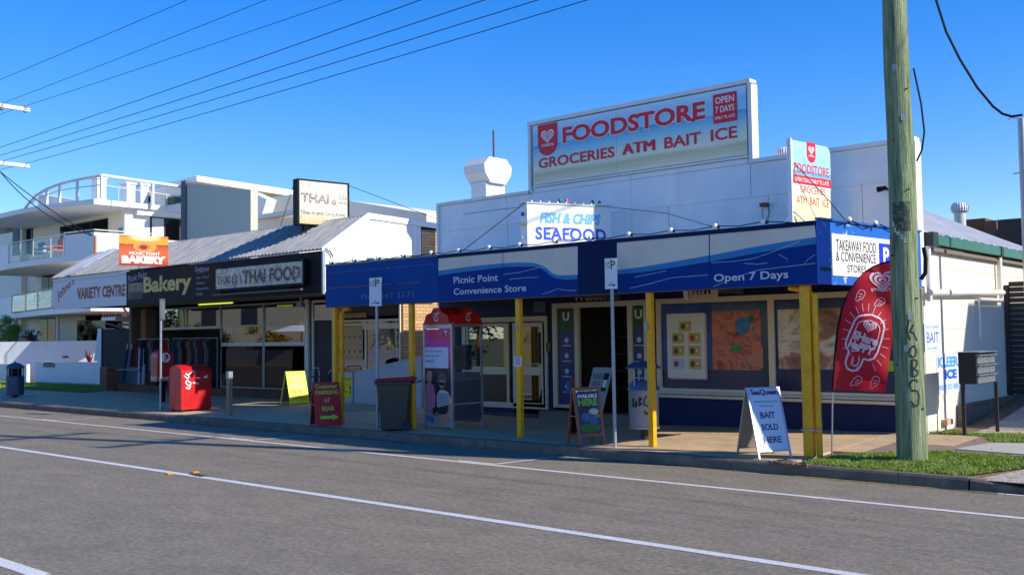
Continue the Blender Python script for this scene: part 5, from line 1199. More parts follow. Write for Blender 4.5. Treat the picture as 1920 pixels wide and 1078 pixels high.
# --- letter box bank
lbk = thing('letterbox_bank', (-5.4, 17.6, .3), 'bank of nine silver letterboxes on two dark posts beside the driveway', 'letterboxes')
MX = -5.30; MY0 = 17.1
ZB0, ZB1 = PX(1815, 721, MX).z, PX(1815, 660, MX).z
A = Vector((PX(1797, 720, MX).x, PX(1797, 720, MX).y, 0))
fx0, fx1 = PY(1833, 690, 18.1).x, PY(1869, 690, 18.1).x
# long side (dark) faces the camera-left, doors face the driveway
q0 = Vector((-5.33, 17.02, 0)); u_ = Vector((-.02, 1, 0)).normalized(); 
c00 = PP(1797, 720, (-5.3, 17.0, 0), Vector((0, 1, 0))); 
yF = 17.0; xA = PY(1797, 700, yF).x; xB = PY(1831, 700, yF).x
DKM = M('letterbox_dark_side', S(44,40,42), .5)
zt3 = PY(1815, 661, yF).z; zb3 = PY(1815, 720, yF).z
DEPTH = 1.0
bx('cabinet', (xA, yF, zb3), (xB, yF+DEPTH, zt3), DKM, lbk, bevel=.004)
LD = M('letterbox_silver', S(150,160,166), .35, .5, var=.06)
for r_ in range(3):
    for c in range(3):
        ya = yF+.03+c*(DEPTH-.06)/3; yb = ya+(DEPTH-.06)/3-.012; za = zb3+.01+r_*(zt3-zb3-.03)/3; zb_ = za+(zt3-zb3-.03)/3-.035
        o = bx('door', (xB, ya, za), (xB+.012, yb, zb_-.035), LD, lbk); bx('flap', (xB, ya+.01, zb_-.028), (xB+.018, yb-.01, zb_-.004), LD, lbk); MB().cyl((xB+.012, (ya+yb)/2, (za+zb_)/2), (xB+.017, (ya+yb)/2, (za+zb_)/2), .01, n=8).build('lock', DARK, o)
    bx('hood', (xB-.005, yF-.01, zb_+.0), (xB+.05, yF+DEPTH+.01, zb_+.015), LD, lbk)
bx('lid', (xA-.01, yF-.01, zt3), (xB+.05, yF+DEPTH+.01, zt3+.012), LD, lbk)
for Y in (yF+.03, yF+DEPTH-.06): bx('post', (xA+.02+(0 if Y < 17.5 else .25), Y, G(xA, Y)), (xA+.07+(0 if Y < 17.5 else .25), Y+.05, zb3), DKM, lbk)
# wall signs on the side wall
def wsign(name_label, px0, px1, texts__, cat='sign'):
    a_ = PX(*px0, XR); b__ = PX(*px1, XR); t = thing('wall_sign', (XR, a_.y, a_.z), name_label, cat)
    bx('sign_panel', (XR+.001, a_.y, a_.z), (XR+.007, b__.y, b__.z), M('pale_sign_face', S(214,224,236), .45, var=.04), t)
    H_ = b__.z-a_.z; W_ = b__.y-a_.y
    for s, u0, u1, v0, v1, m_, bo_ in texts__: text(t, s, (XR+.007, a_.y+W_*u0, a_.z+H_*v0), (XR+.007, a_.y+W_*u1, a_.z+H_*v1), YU, ZU, m_, bold=bo_, off=.002)
    return t
SB = M('bait_blue_print', S(50,80,190), .5); IB = M('ice_blue_print', S(90,160,226), .5); IB2 = M('ice_blue_print_dark', S(40,100,200), .5)
wsign('white BAIT sign on the cream side wall right of the pole', (1734, 659), (1760.5, 606), [('BAIT', .12, .92, .30, .68, SB, .0), ('PACIFIC HARVEST', .06, .95, .82, .92, IB, 0), ('SOLD HERE', .15, .8, .07, .15, IB, 0)])
wsign('larger pale blue lettered ICE sign low on the cream side wall', (1757.5, 741), (1796.5, 661), [('KLEER', .05, .98, .66, .92, IB, .05), ('ICE', .34, .88, .36, .60, IB2, .06), ('PARTY ICE HERE', .06, .95, .10, .24, IB, .02)])
# dark slatted gate
gt = thing('slatted_gate', (-4.5, 22.0, .6), 'dark brown slatted gate and screen across the driveway side', 'gate')
GM = M('dark_brown_slats', S(40,34,34), .6, var=.1)
gy = 21.9; zg0 = G(-5.5, gy)
bx('post', (-5.86, gy-.04, zg0), (-5.78, gy+.06, 2.86), GM, gt); bx('post', (-4.75, gy-.06, zg0), (-4.6, gy+.08, 2.95), GM, gt); bx('post', (-2.2, gy-.04, zg0), (-2.1, gy+.06, 2.86), GM, gt)
for i in range(21):
    z = zg0+.03+i*.108
    for xa_, xb_ in ((-5.78, -4.75), (-4.6, -2.2)): bx('slat', (xa_, gy, z), (xb_, gy+.02, z+.10), GM, gt)
bx('handle', (-4.9, gy-.06, 1.55), (-4.8, gy-.0, 1.6), ALU, gt)
# --- feather flag
fg = thing('feather_flag', (-6.1, 13.95, .2), 'red feather flag with white ice cream drawings between corner post and pole', 'flag')
fgx, fgy = -6.18, 13.98
F0 = Vector((fgx, fgy, G(fgx, fgy))); fdir = Vector((.86, .36, 0)).normalized(); fn = fdir.cross(ZU)
def FPt(x, y): return PP(x, y, F0, fn)
def wave(P):
    u = (P-F0).dot(fdir); v = P.z; return P + fn*(.05*math.sin(u*7+v*2.0)*min(1, max(0, u)*2.2)+.02*math.sin(v*9+u*3)*min(1, max(0, u)*2))
edge = [(1559.5, 862), (1561, 735), (1563, 700), (1566, 660), (1570, 620), (1578, 580), (1590, 552), (1604, 530), (1620, 512), (1636, 501), (1655, 493), (1676, 489)]
MB().tube([FPt(*e) for e in edge[:2]], .012, 8).build('lower_pole', ALU, fg, smooth=True); MB().tube([FPt(*e) for e in edge[1:]], [.016]*7+[.013]*4, 8).build('sleeve_pole', BLACK, fg, smooth=True)
RFL = M('flag_red_cloth', S(205,14,40), .6, var=.05)
kk = RFL.node_tree; bs_ = [n_ for n_ in kk.nodes if n_.type == 'BSDF_PRINCIPLED'][0]
tl2 = kk.nodes.new('ShaderNodeBsdfTranslucent'); tl2.inputs[0].default_value = (.6, .02, .05, 1); mxs = kk.nodes.new('ShaderNodeMixShader'); mxs.inputs[0].default_value = .35
outn = [n_ for n_ in kk.nodes if n_.type == 'OUTPUT_MATERIAL'][0]; kk.links.new(bs_.outputs[0], mxs.inputs[1]); kk.links.new(tl2.outputs[0], mxs.inputs[2]); kk.links.new(mxs.outputs[0], outn.inputs[0])
left = edge[1:]; ny_ = 40
def lx(y):
    for (xa_, ya_), (xb_, yb_) in zip(left, left[1:]):
        if yb_ <= y <= ya_: return lerp(xa_, xb_, (y-ya_)/(yb_-ya_))
    return left[-1][0]
def rx(y): 
    pts = [(489, 1677), (560, 1677.5), (620, 1675), (690, 1665), (737, 1660)]
    for (ya_, xa_), (yb_, xb_) in zip(pts, pts[1:]):
        if ya_ <= y <= yb_: return lerp(xa_, xb_, (y-ya_)/(yb_-ya_))
    return 1661
vs = []; fs = []; nx_ = 14
for j in range(ny_+1):
    y = lerp(730, 490, j/ny_)
    for i in range(nx_+1):
        t_ = i/nx_; x = lerp(lx(y), max(rx(y), lx(y)+1), t_); yy = y+(t_*5 if j == 0 else t_*5*(1-j/ny_)); vs.append(wave(FPt(x, yy)))
for j in range(ny_):
    for i in range(nx_): k0 = j*(nx_+1)+i; fs.append((k0, k0+1, k0+nx_+2, k0+nx_+1))
MB().add(vs, fs).build('cloth', RFL, fg, smooth=True)
WF = M('flag_white_print', S(226,206,216), .6)
def ribbon(pts, wpx, name='drawn_line', mat=WF, close=False):
    if close: pts = pts+[pts[0]]
    b = MB()
    for (xa_, ya_), (xb_, yb_) in zip(pts, pts[1:]):
        l = math.hypot(xb_-xa_, yb_-ya_) or 1; nx2, ny2 = -(yb_-ya_)/l*wpx/2, (xb_-xa_)/l*wpx/2
        b.poly([wave(FPt(x, y))+fn*.006 for x, y in ((xa_-nx2, ya_-ny2), (xb_-nx2, yb_-ny2), (xb_+nx2, yb_+ny2), (xa_+nx2, ya_+ny2))])
    b.build(name, mat, fg, smooth=None)
pop = [(1620, 591), (1634, 590), (1650, 597), (1657, 606), (1658, 616), (1652, 640), (1645, 661), (1638, 672), (1628, 675), (1619, 672), (1614, 685), (1607, 694), (1597, 695), (1588, 690), (1585, 680), (1589, 666), (1592, 659), (1586, 650), (1586, 640), (1596, 616), (1603, 600), (1610, 593)]
ribbon(pop, 3.4, close=True)
cxx, cyy = 1623, 635
inn = [(lerp(cxx, x, .76), lerp(cyy, y, .76)) for x, y in pop if y < 672]; ribbon(inn, 1.6, close=True)
ribbon([(1600, 668), (1596, 680), (1602, 687), (1610, 680), (1611, 667)], 1.8)
def ftext(s, ctr, wd__, ht__, bold, tilt=0):
    U2 = (fdir*math.cos(tilt)+ZU*math.sin(tilt)); V2 = (-fdir*math.sin(tilt)+ZU*math.cos(tilt)); c__ = FPt(*ctr)
    text(fg, s, c__-U2*wd__/2-V2*ht__/2, c__+U2*wd__/2+V2*ht__/2, U2, V2, WF, bold=bold, off=.006, warp=wave)
ftext('SHare', (1623, 634), .36, .13, .05, R(-20)); ftext('HaPPY', (1615, 651), .36, .13, .05, R(-22))
hc = FPt(1630, 613); heart(fg, hc+fn*.007, (fdir*math.cos(-.3)+ZU*math.sin(-.3)), (fdir*.3+ZU).normalized(), .19, WF, warp=wave)
hc = FPt(1655, 527); heart(fg, hc+fn*.007, fdir, ZU, .36, WF, warp=wave); ftext('STREETS', (1655, 543), .32, .045, .03)
for cx_, cy_, sc__, ro in ((1614, 553, .21, .2), (1651, 566, .2, .6), (1607, 714, .22, .5), (1641, 715, .22, .1)):
    pts = [(cx_+((x-cxx)*math.cos(ro)-(y-cyy)*math.sin(ro))*sc__, cy_+((x-cxx)*math.sin(ro)+(y-cyy)*math.cos(ro))*sc__) for x, y in pop]; ribbon(pts, 1.1, close=True)
    ribbon([(cx_-3, cy_-2), (cx_+4, cy_-1)], 1.2); ribbon([(cx_-4, cy_+3), (cx_+2, cy_+4)], 1.2)
for i in range(22):
    a_ = 2*math.pi*i/22; r0, r1 = 52, 66
    if not (-2.9 < math.atan2(math.sin(a_), math.cos(a_)) < 3.2): continue
    xa_, ya_ = cxx+r0*.62*math.cos(a_), cyy+r0*math.sin(a_); xb_, yb_ = cxx+r1*.68*math.cos(a_), cyy+r1*math.sin(a_)
    if lx(max(491, min(729, yb_)))+3 < xb_ < rx(yb_)-3 and yb_ < 700: ribbon([(xa_, ya_), (xb_, yb_)], .9)
# ================================================================ BAKERY BLOCK
BYF = 15.0; BX0, BX1 = -33.6, -19.19; SY = 17.6
bk = thing('shop_row', (-24, 15, 0), 'single storey brick shop row with ribbed metal roof and black sign fascia', 'shop building')
zT, zB = 4.08, 3.07
xj = PY(237, 540, BYF).x
PALEB = M('pale_sign_board', S(206,210,212), .5, var=.06, dirt=.2)
bx('fascia_panel', (BX0, BYF, zB), (xj-.004, BYF+.04, zT-.09), PALEB, bk); bx('fascia_trim', (BX0, BYF-.02, zT-.085), (xj-.004, BYF+.05, zT), PALEB, bk)
bx('fascia_panel', (xj+.004, BYF, zB), (BX1-.02, BYF+.04, zT), BLACK, bk)
bx('fascia_end', (BX1-.016, BYF-.015, zB-.03), (BX1+.03, BYF+.05, zT+.03), GALV, bk)
# ribbed roof sheets
RY, RZ2 = 16.43, 5.01; rn = Vector((0, -(RZ2-zT), RY-BYF-.02)).normalized()
def corr():
    k = N('weathered_ribbed_steel'); p = k.pos(); f = k.noise(k.mapv(p, (3, .6, .6)), 3, 5, .6)
    c = k.ramp(f, [(.3, S(112,114,120)), (.7, S(158,157,154))]); return k.set(c, .6, .0)
RSM = corr()
pw = .15; nr = 6
b = MB(); r0 = Vector((0, BYF-.04, zT+.02)); rv_ = Vector((0, RY-BYF+.06, RZ2-zT))
for i in range(nr):
    xx = i*pw; pr4 = [(xx, 0), (xx+.066, 0), (xx+.078, .056), (xx+.094, .056), (xx+pw, 0)]
    A = [Vector((u, 0, 0))+r0+rn*h_ for u, h_ in pr4]; B_ = [q_+rv_ for q_ in A]; b.add(A+B_, [(j, j+1, j+6, j+5) for j in range(4)])
    b.add([A[1], A[2], A[3], A[4]], [(0, 1, 2, 3)])
o = b.build('roof_sheet', RSM, smooth=None); sm = o.data; bpy.data.objects.remove(o)
n_s = int((BX1-BX0-.1)/(pw*nr))+1
for i in range(n_s): inst(sm, 'roof_sheet', bk, (BX1-.06-(i+1)*pw*nr, 0, 0))
MB().poly([(BX0, RY, RZ2-.03), (BX1, RY, RZ2-.03), (BX1, 20.35, 4.86), (BX0, 20.35, 4.86)]).build('rear_roof', RSM, bk, smooth=None)
bx('ridge_cap', (BX0-.02, RY-.02, RZ2+.02), (BX1+.0, RY+.14, RZ2+.055), ALUW, bk)
# left hip: white barge
MB().prism([(BX0-.02, BYF-.03, zT+.05), (BX0+1.1, BYF-.03, zT+.05), (BX0+1.6, RY, RZ2+.08), (BX0+.9, RY, RZ2+.08)], (0, .02, .03)).build('hip_flashing', WHITE, bk, smooth=False)
# gable: vertical boards on the end wall
GW = M('white_ribbed_board', S(226,226,222), .5, var=.03)
def gz2(y): return lerp(zT, RZ2, min(1, max(0, (y-BYF)/(RY-BYF)))) - max(0, y-RY)*.035
yb0 = BYF+.06; y = yb0
while y < 18.24:
    ye = min(y+.18, 18.26)
    MB().prism([(BX1-.02, y+.005, 3.09), (BX1-.02, ye-.005, 3.09), (BX1-.02, ye-.005, gz2(ye)), (BX1-.02, y+.005, gz2(y))], (.022, 0, 0)).build('cladding_board', GW, bk, smooth=False); y = ye
MB().box((BX1-.05, yb0, 3.08), (BX1-.021, 18.26, 4.0)).build('gable_backing', GW, bk, smooth=False)
cap = [(BYF-.04, zT-.02), (BYF-.04, zT+.07), (RY-.02, RZ2+.10), (20.2, RZ2-.02), (20.2, RZ2-.17), (RY+.05, RZ2-.05)]
MB().prism([(BX1-.02, y_, z_) for y_, z_ in cap], (.06, 0, 0)).build('barge_capping', WHITE, bk, smooth=False)
MB().tube([(BX1+.04, BYF+.05, zT+.06), (BX1+.05, BYF+.2, zT-.03), (BX1+.05, BYF+.28, zT-.14)], .015, 6).build('loose_cable', BLACK, bk)
# bricks on the end wall and pier
brm = boxmesh('brick', .022, .228, .074, BRK)
def brickwall(X, ya, yb, za, zb_, par, flip=1):
    rows = int((zb_-za)/.086)
    MB().box((X-.03, ya, za), (X-.004, yb, zb_)).build('mortar_bed', MORT, par, smooth=False)
    for r_ in range(rows):
        y = ya-(.12 if r_ % 2 else 0); z = za+.043+r_*.086
        while y < yb:
            a_, b2 = max(y, ya), min(y+.228, yb)
            if b2-a_ > .05: o = inst(brm, 'brick', par, (X-.008+rnd.uniform(-.001, .001), (a_+b2)/2, z)); o.scale = (1, (b2-a_)/.228, 1)
            y += .238
brickwall(BX1, SY, 19.3, .35, 3.08, bk); brickwall(BX1, 18.28, 19.3, 3.75, 4.84, bk)
bx('end_wall', (BX1-.2, SY+.1, 0), (BX1-.031, 20.3, 4.8), MORT, bk)
brf = boxmesh('brick', .228, .022, .074, BRK)
def brickfront(Y, xa, xb, za, zb_, par, me=None, mat=BRK, bm_=None):
    me = me or brf; rows = int((zb_-za)/.086); MB().box((xa, Y+.004, za), (xb, Y+.03, zb_)).build('mortar_bed', MORT, par, smooth=False)
    for r_ in range(rows):
        x = xa-(.12 if r_ % 2 else 0); z = za+.043+r_*.086
        while x < xb:
            a_, b2 = max(x, xa), min(x+.228, xb)
            if b2-a_ > .05: o = inst(me, 'brick', par, ((a_+b2)/2, Y+.008+rnd.uniform(-.001, .001), z)); o.scale = ((b2-a_)/.228, 1, 1)
            x += .238
xe = PY(750, 640, SY).x
brickfront(SY, xe+.08, BX1-.0, .35, 3.08, bk)
# left brick pier and low pier
brd = boxmesh('brick', .228, .022, .074, brickmat('brown_brick', S(140,92,64)))
bx('left_wall', (BX0-.02, SY+.1, 0), (BX0+.15, 20.3, 4.8), MORT, bk)
PXL = PY(270, 640, SY).x
brickfront(SY-.1, PXL-.05, PXL+.30, .34, 3.06, bk, brd)
bx('left_pier_core', (PXL-.05, SY-.07, .3), (PXL+.3, SY+.3, 3.08), MORT, bk)
# floor step with brick nosing
FZ = .50; STY = 17.24
bx('shop_floor', (BX0, STY+.1, .1), (-21.8, 20.1, FZ-.02), M('dark_floor_tile', S(70,60,56), .5, var=.2), bk)
nos = boxmesh('brick', .108, .10, .06, BRKR); x = BX0+.1; i = 0
while x < -22.1: inst(nos, 'brick', bk, (x, STY+.05+rnd.uniform(-.003, .003), FZ-.03)); x += .118
rs = boxmesh('brick', .228, .05, .074, BRKR)
for r_ in range(2):
    x = BX0+.1-(.1 if r_ else 0)
    while x < -22.0: inst(rs, 'brick', bk, (x+.1, STY+.05, FZ-.10-r_*.084)); x += .238
bx('mortar_bed', (BX0, STY+.04, .2), (-21.9, STY+.1, FZ-.06), MORT, bk)
# awning soffit and hangers
MB().prism([(BX0, BYF+.05, 3.11), (BX1-.05, BYF+.05, 3.11), (BX1-.05, SY+.05, 3.16), (BX0, SY+.05, 3.16)], (0, 0, .03)).build('soffit', M('bakery_soffit', S(138,122,108), .7, var=.12, dirt=.3), bk, smooth=False)
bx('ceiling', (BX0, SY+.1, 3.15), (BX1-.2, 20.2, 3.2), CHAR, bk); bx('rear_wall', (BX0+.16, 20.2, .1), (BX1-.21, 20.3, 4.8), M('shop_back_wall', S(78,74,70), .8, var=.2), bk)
# shopfront frames and glass
def X_(x, y=650): return PY(x, y, SY).x
def zY(y, x=500): return PY(x, y, SY).z
FRM = M('bronze_aluminium', S(160,156,148), .4, .3)
ztop, ztr = 3.06, 2.405
fb = [X_(305), X_(350), X_(414), X_(495), X_(577)]
top_g = M('dark_glass_frame', S(120,116,108), .4, .3)
for i, (a_, b2) in enumerate(zip(fb, fb[1:])):
    low = i >= 2
    w0 = frame(bk, a_+.02, b2-.0, FZ+.0 if low else 2.34, ztop, .04, SY-.03, .06, 'window', FRM)
    bx('transom', (a_+.06, SY-.02, ztr-.03), (b2-.04, SY+.02, ztr+.02), FRM, w0)
    bx('pane', (a_+.06, SY-.005, ztr+.02), (b2-.04, SY+.001, ztop-.04), GLSD, w0)
    if low:
        bx('transom', (a_+.06, SY-.03, zY(645)-.055), (b2-.04, SY+.03, zY(645)+.055), ALUW, w0)
        bx('pane', (a_+.06, SY-.005, zY(645)+.055), (b2-.04, SY+.001, ztr-.03), GLS if i != 9 else GLSD, w0); bx('pane', (a_+.06, SY-.005, FZ+.05), (b2-.04, SY+.001, zY(645)-.055), GLSK, w0)
# bakery doorway (dark) between the window and the next shop
dx0, dx1 = X_(586), X_(627)
frame(bk, dx0, dx1, .47, 3.06, .07, SY-.03, .07, 'door_frame', ALUW, bottom=False); bx('door_head', (dx0+.07, SY-.02, 2.49), (dx1-.07, SY+.02, 2.56), ALUW, bk)
bx('pane', (dx0+.07, SY-.004, 2.56), (dx1-.07, SY+.002, 2.98), GLSD, bk); bx('security_door', (dx0+.08, SY+.02, .47), (dx1-.08, SY+.05, 2.49), M('black_mesh_door', S(30,28,30), .6), bk)
bx('post', (X_(574), SY-.06, .3), (X_(581), SY+.02, 3.1), ALUW, bk)
# tile shop window on the right
tx0, tx1 = X_(627), X_(752); tm = X_(687)
w1 = frame(bk, tx0, tx1, .78, 2.47, .05, SY-.03, .06, 'window', CF)
bx('mullion', (tm-.03, SY-.03, .83), (tm+.03, SY+.03, 2.42), CF, w1); zr = zY(612, 690)
for a_, b2 in ((tx0+.05, tm-.03), (tm+.03, tx1-.05)):
    bx('transom', (a_, SY-.03, zr-.07), (b2, SY+.03, zr+.07), CF, w1); bx('pane', (a_, SY-.005, zr+.07), (b2, SY+.001, 2.42), GLSD, w1); bx('pane', (a_, SY-.005, .84), (b2, SY+.001, zr-.07), GLSD, w1)
bx('head_board', (tx0-.05, SY-.02, 2.56), (tx1-.1, SY+.02, 3.08), M('brown_black_board', S(50,42,44), .6, var=.1), bk)
bx('timber_sign_board', (tx0-.02, SY-.05, 2.52), (X_(690), SY-.025, 2.65), M('orange_timber', S(170,110,50), .5, var=.2), bk); bx('timber_sign_board', (tx0-.02, SY-.05, 2.655), (X_(647), SY-.025, 3.07), M('orange_timber', S(170,110,50), .5, var=.2), bk)
bx('window_side_post', (tx1-.02, SY-.06, .8), (xe+.07, SY+.0, 3.08), CF, bk)
tp_ = thing('window_poster', (X_(650), SY, 1.8), 'tan poster with a hexagon lattice pattern in the right window', 'poster')
qa, qb = X_(633), X_(682); za_, zb2 = zY(660, 655), zY(611, 655)
bx('paper', (qa, SY-.035, 1.39), (qb, SY-.031, 2.32), M('tan_poster', S(190,150,96), .6, var=.1), tp_)
HM = M('poster_honeycomb', S(200,178,140), .5, var=.2)
for rr, zc in ((0, 2.0), (1, 1.62)):
    for i in range(5):
        cx_ = qa+.1+(qb-qa-.2)*i/4; ww_ = (qb-qa)/11.5
        pts = [(cx_+ww_*1.1*math.cos(t), SY-.037, zc+.11*math.sin(t)) for t in [math.pi/3*j+math.pi/6 for j in range(6)]]
        ins = [(cx_+ww_*.8*math.cos(t), SY-.0375, zc+.08*math.sin(t)) for t in [math.pi/3*j+math.pi/6 for j in range(6)]]
        MB().poly(pts).build('hexagon', HM, tp_, smooth=None); MB().poly(ins).build('hexagon', M('poster_hex_inner', S(150,100,76), .5, var=.3, scale=20), tp_, smooth=None)
# --- ramp wall
rw = thing('ramp_wall', (-20.4, 17.0, .2), 'pale rendered ramp wall rising to the right below the tile shop window', 'ramp wall')
RWM = M('render_pale_grey', S(176,178,184), .7, var=.05, dirt=.12)
YR = 17.09
pA, pB, pC, pD = PY(632, 757, YR), PY(771, 751, YR), PY(771, 668, YR), PY(632, 699, YR); pE = PY(663, 697, YR); xr0 = pA.x; xrr = PY(790, 700, YR).x
xm_ = PY(662, 700, YR).x
MB().prism([(xr0, YR, .2), (xm_-.015, YR, .2), (xm_-.015, YR, pE.z), (xr0, YR, pD.z)], (0, .1, 0)).build('gate_panel', RWM, rw, smooth=False)
MB().prism([(xm_+.015, YR, .15), (xrr, YR, .1), (xrr, YR, PY(775, 667, YR).z), (xm_+.015, YR, pE.z)], (0, .1, 0)).build('wall_panel', RWM, rw, smooth=False)
MB().cyl((xm_, YR-.02, .25), (xm_, YR-.02, pE.z), .02, n=8).build('gate_post', GALV, rw)
yn = thing('notice', (xr0+.4, YR, .8), 'yellow notice reading Parking at Rear fixed on the pale ramp wall', 'notice')
xa_, xb_ = PY(636, 720, YR).x, PY(660.5, 720, YR).x; z0_, z1_ = PY(648, 745, YR).z, PY(648, 705, YR).z
bx('board', (xa_, YR-.012, z0_), (xb_, YR-.002, z1_), M('dull_lime_board', S(196,206,40), .6, var=.1), yn)
for s_, v0, v1, u0, u1 in (('THAI', .80, .92, .42, .9), ('Parking', .58, .68, .08, .72), ('at', .42, .50, .36, .5), ('Rear', .24, .34, .22, .66)): text(yn, s_, (lerp(xa_, xb_, u0), YR-.012, lerp(z0_, z1_, v0)), (lerp(xa_, xb_, u1), YR-.012, lerp(z0_, z1_, v1)), XU, ZU, BTXT, off=.003)
MB().poly([(lerp(xa_, xb_, u), YR-.016, lerp(z0_, z1_, v)) for u, v in ((.84, .15), (.9, .15), (.9, .45), (.96, .45), (.87, .62), (.78, .45), (.84, .45))]).build('arrow', BTXT, yn, smooth=None)
# cafe chair loops by the door
ch = thing('cafe_chair', (-22.5, 17.35, FZ), 'chrome cafe chair glinting in the dark doorway behind the red A-frame', 'chair')
cx_ = X_(592, 715); 
tb('back_frame', [(cx_+.1, 17.36, .48), (cx_+.1, 17.38, 1.0), (cx_+.14, 17.38, 1.15), (cx_+.4, 17.38, 1.17), (cx_+.45, 17.38, 1.0), (cx_+.45, 17.36, .48)], .014, ALU, ch, 8); bx('seat', (cx_+.08, 17.36, .9), (cx_+.5, 17.38, .94), DARK, ch)
tb('armrest', [(X_(628), 17.36, 1.02), (X_(640), 17.34, 1.2), (X_(660), 17.34, 1.22), (X_(668), 17.36, 1.08)], .015, ALU, ch, 8)
# --- fascia lettering
yb_ = BYF
js = thing('shop_sign', (-31, 14.95, 3.3), 'red and orange VARIETY CENTRE lettering on the pale fascia', 'sign')
JR = M('variety_red', S(170,50,50), .5, var=.2, scale=8); JO = M('variety_orange', S(196,104,44), .5, var=.15, scale=6); JB = M('variety_brown', S(120,60,36), .5, var=.2, scale=8)
def tb_(par, s, lb_, rt_, mat, Y=BYF, **k): return textY(par, s, lb_, rt_, Y, mat, **k)
tb_(js, 'VARIETY', (145, 562), (189, 536), JO, bold=.045, off=.003); tb_(js, 'VARIETY', (144.5, 560), (189, 537.5), JB, bold=.02, off=.005)
tb_(js, 'CENTRE', (192, 558.5), (235, 532), JO, bold=.045, off=.003); tb_(js, 'CENTRE', (191.5, 557), (235, 533.5), JB, bold=.02, off=.005)
P0_ = PY(109, 569, BYF); tu = Vector((math.cos(R(24)), 0, math.sin(R(24)))); tv = Vector((-math.sin(R(8)), 0, math.cos(R(8))))
ln = (PY(143, 545, BYF)-PY(109, 562, BYF)).length
text(js, "Johno's", P0_, P0_+tu*1.02*ln+Vector((-tu.z, 0, tu.x))*.40, tu, Vector((-tu.z, 0, tu.x)), JR, bold=.02, shear=.2)
bs2 = thing('shop_sign', (-27, 14.95, 3.4), 'gold Bakery lettering with menu words on the black fascia', 'sign')
GOLD = M('gold_print', S(206,176,96), .5, var=.1); BT2 = M('pale_blue_print', S(150,164,184), .5)
tb_(bs2, 'Bakery', (269, 558), (359, 511), GOLD, bold=.035)
P0_ = PY(240, 530, BYF); tu = Vector((math.cos(R(6)), 0, math.sin(R(6)))); lw = PY(276, 520, BYF).x-PY(240, 520, BYF).x
text(bs2, 'Picnic Point', P0_, P0_+tu*lw+Vector((-tu.z, 0, tu.x))*.19, tu, Vector((-tu.z, 0, tu.x)), BT2, shear=.25, bold=.005)
tb_(bs2, 'Delicious', (366, 510), (392, 498.5), BT2, shear=.2, bold=.01)
MB().poly([PY(365, 515, BYF-.003), PY(378, 509.5, BYF-.003), PY(390, 508, BYF-.003), PY(378, 510.5, BYF-.003)]).build('underline', BT2, bs2, smooth=None)
for s_, y_, xr_ in (('- Pies - Bread', 520, 391), ('- Pastries', 530.5, 384), ('- Sandwiches', 540.5, 392), ('- Coffee', 551, 380)): tb_(bs2, s_, (366, y_+3.2), (xr_, y_-3.2), BT2, bold=.0)
def bask(k, uv): return k.ramp(k.noise(uv, 5, 5, .6), [(.35, S(30,26,32)), (.55, S(90,56,48)), (.7, S(120,96,84))])
a_ = PY(241, 562, BYF); b__ = PY(268, 529, BYF); panelY('bread_picture', a_.x, b__.x, a_.z, b__.z, BYF-.001, printmat('bread_basket_print', bask), bs2)
bx('cardboard_outline', (a_.x+.05, BYF-.007, a_.z), (b__.x, BYF-.0055, a_.z+.22), M('bag_picture', S(58,54,58), .6), bs2)
# thai light box
a_ = PY(405, 543, BYF-.12); b__ = PY(567, 489.5, BYF-.12)
tl = thing('light_box_sign', ((a_.x+b__.x)/2, BYF-.1, 3.3), 'weathered peeling light box reading THAI FOOD on the black fascia', 'sign')
zl0, zl1 = PY(567, 530, BYF-.12).z, b__.z
bx('box', (a_.x-.06, BYF-.12, zl0-.06), (b__.x+.06, BYF-.003, zl1+.06), BLACK, tl)
def peel(k, uv):
    p = k.pos(); f = k.noise(p, 11, 8, .78); g = k.noise(p, 2.2, 4)
    c = k.ramp(f, [(.40, S(120,100,96)), (.46, S(170,150,150)), (.52, S(200,194,172)), (.62, S(206,206,190))])
    return k.mix(k.ramp(g, [(.45, (0,0,0,1)), (.6, (1,1,1,1))]), c, k.mix(.45, c, S(196,188,110)))
PEEL = printmat('peeling_sign_print', peel)
MB().box((a_.x, BYF-.126, zl0), (b__.x, BYF-.121, zl1)).build('face', PEEL, tl, smooth=None, uvplane=((a_.x, 0, zl0), (1, 0, 0), (0, 0, 1)))
FB = worn('flaking_brown_print', S(92,62,62), S(176,160,150), .42, 16)
textY(tl, 'THAI FOOD', (455, 533), (563, 497), BYF-.128, FB, bold=.045); textY(tl, 'THAI @ 1', (407, 539), (452, 514), BYF-.128, FB, bold=.01)
bx('lamp_tray', (a_.x+.1, BYF-.30, zl0-.19), (b__.x+.15, BYF-.22, zl0-.15), M('brown_tray', S(96,76,60), .6), tl); bx('tray_arm', (a_.x+.4, BYF-.25, zl0-.18), (a_.x+.44, BYF, zl0-.1), BLACK, tl); bx('tray_arm', (b__.x-.4, BYF-.25, zl0-.18), (b__.x-.36, BYF, zl0-.1), BLACK, tl)
# fluorescent batten
a_ = PY(373, 570, 16.2); b__ = PY(436, 573, 16.2)
ft_ = thing('fluorescent_light', ((a_.x+b__.x)/2, 16.2, 3.06), 'lit yellow green fluorescent tube under the bakery awning', 'light')
bx('batten', (a_.x-.1, 16.16, 3.06), (b__.x+.05, 16.24, 3.11), M('batten_dull', S(120,124,90), .5), ft_); MB().cyl((a_.x, 16.2, 3.035), (b__.x, 16.2, 3.035), .02, n=8).build('tube', emit('tube_glow', (.62,.75,.05,1), .6), ft_)
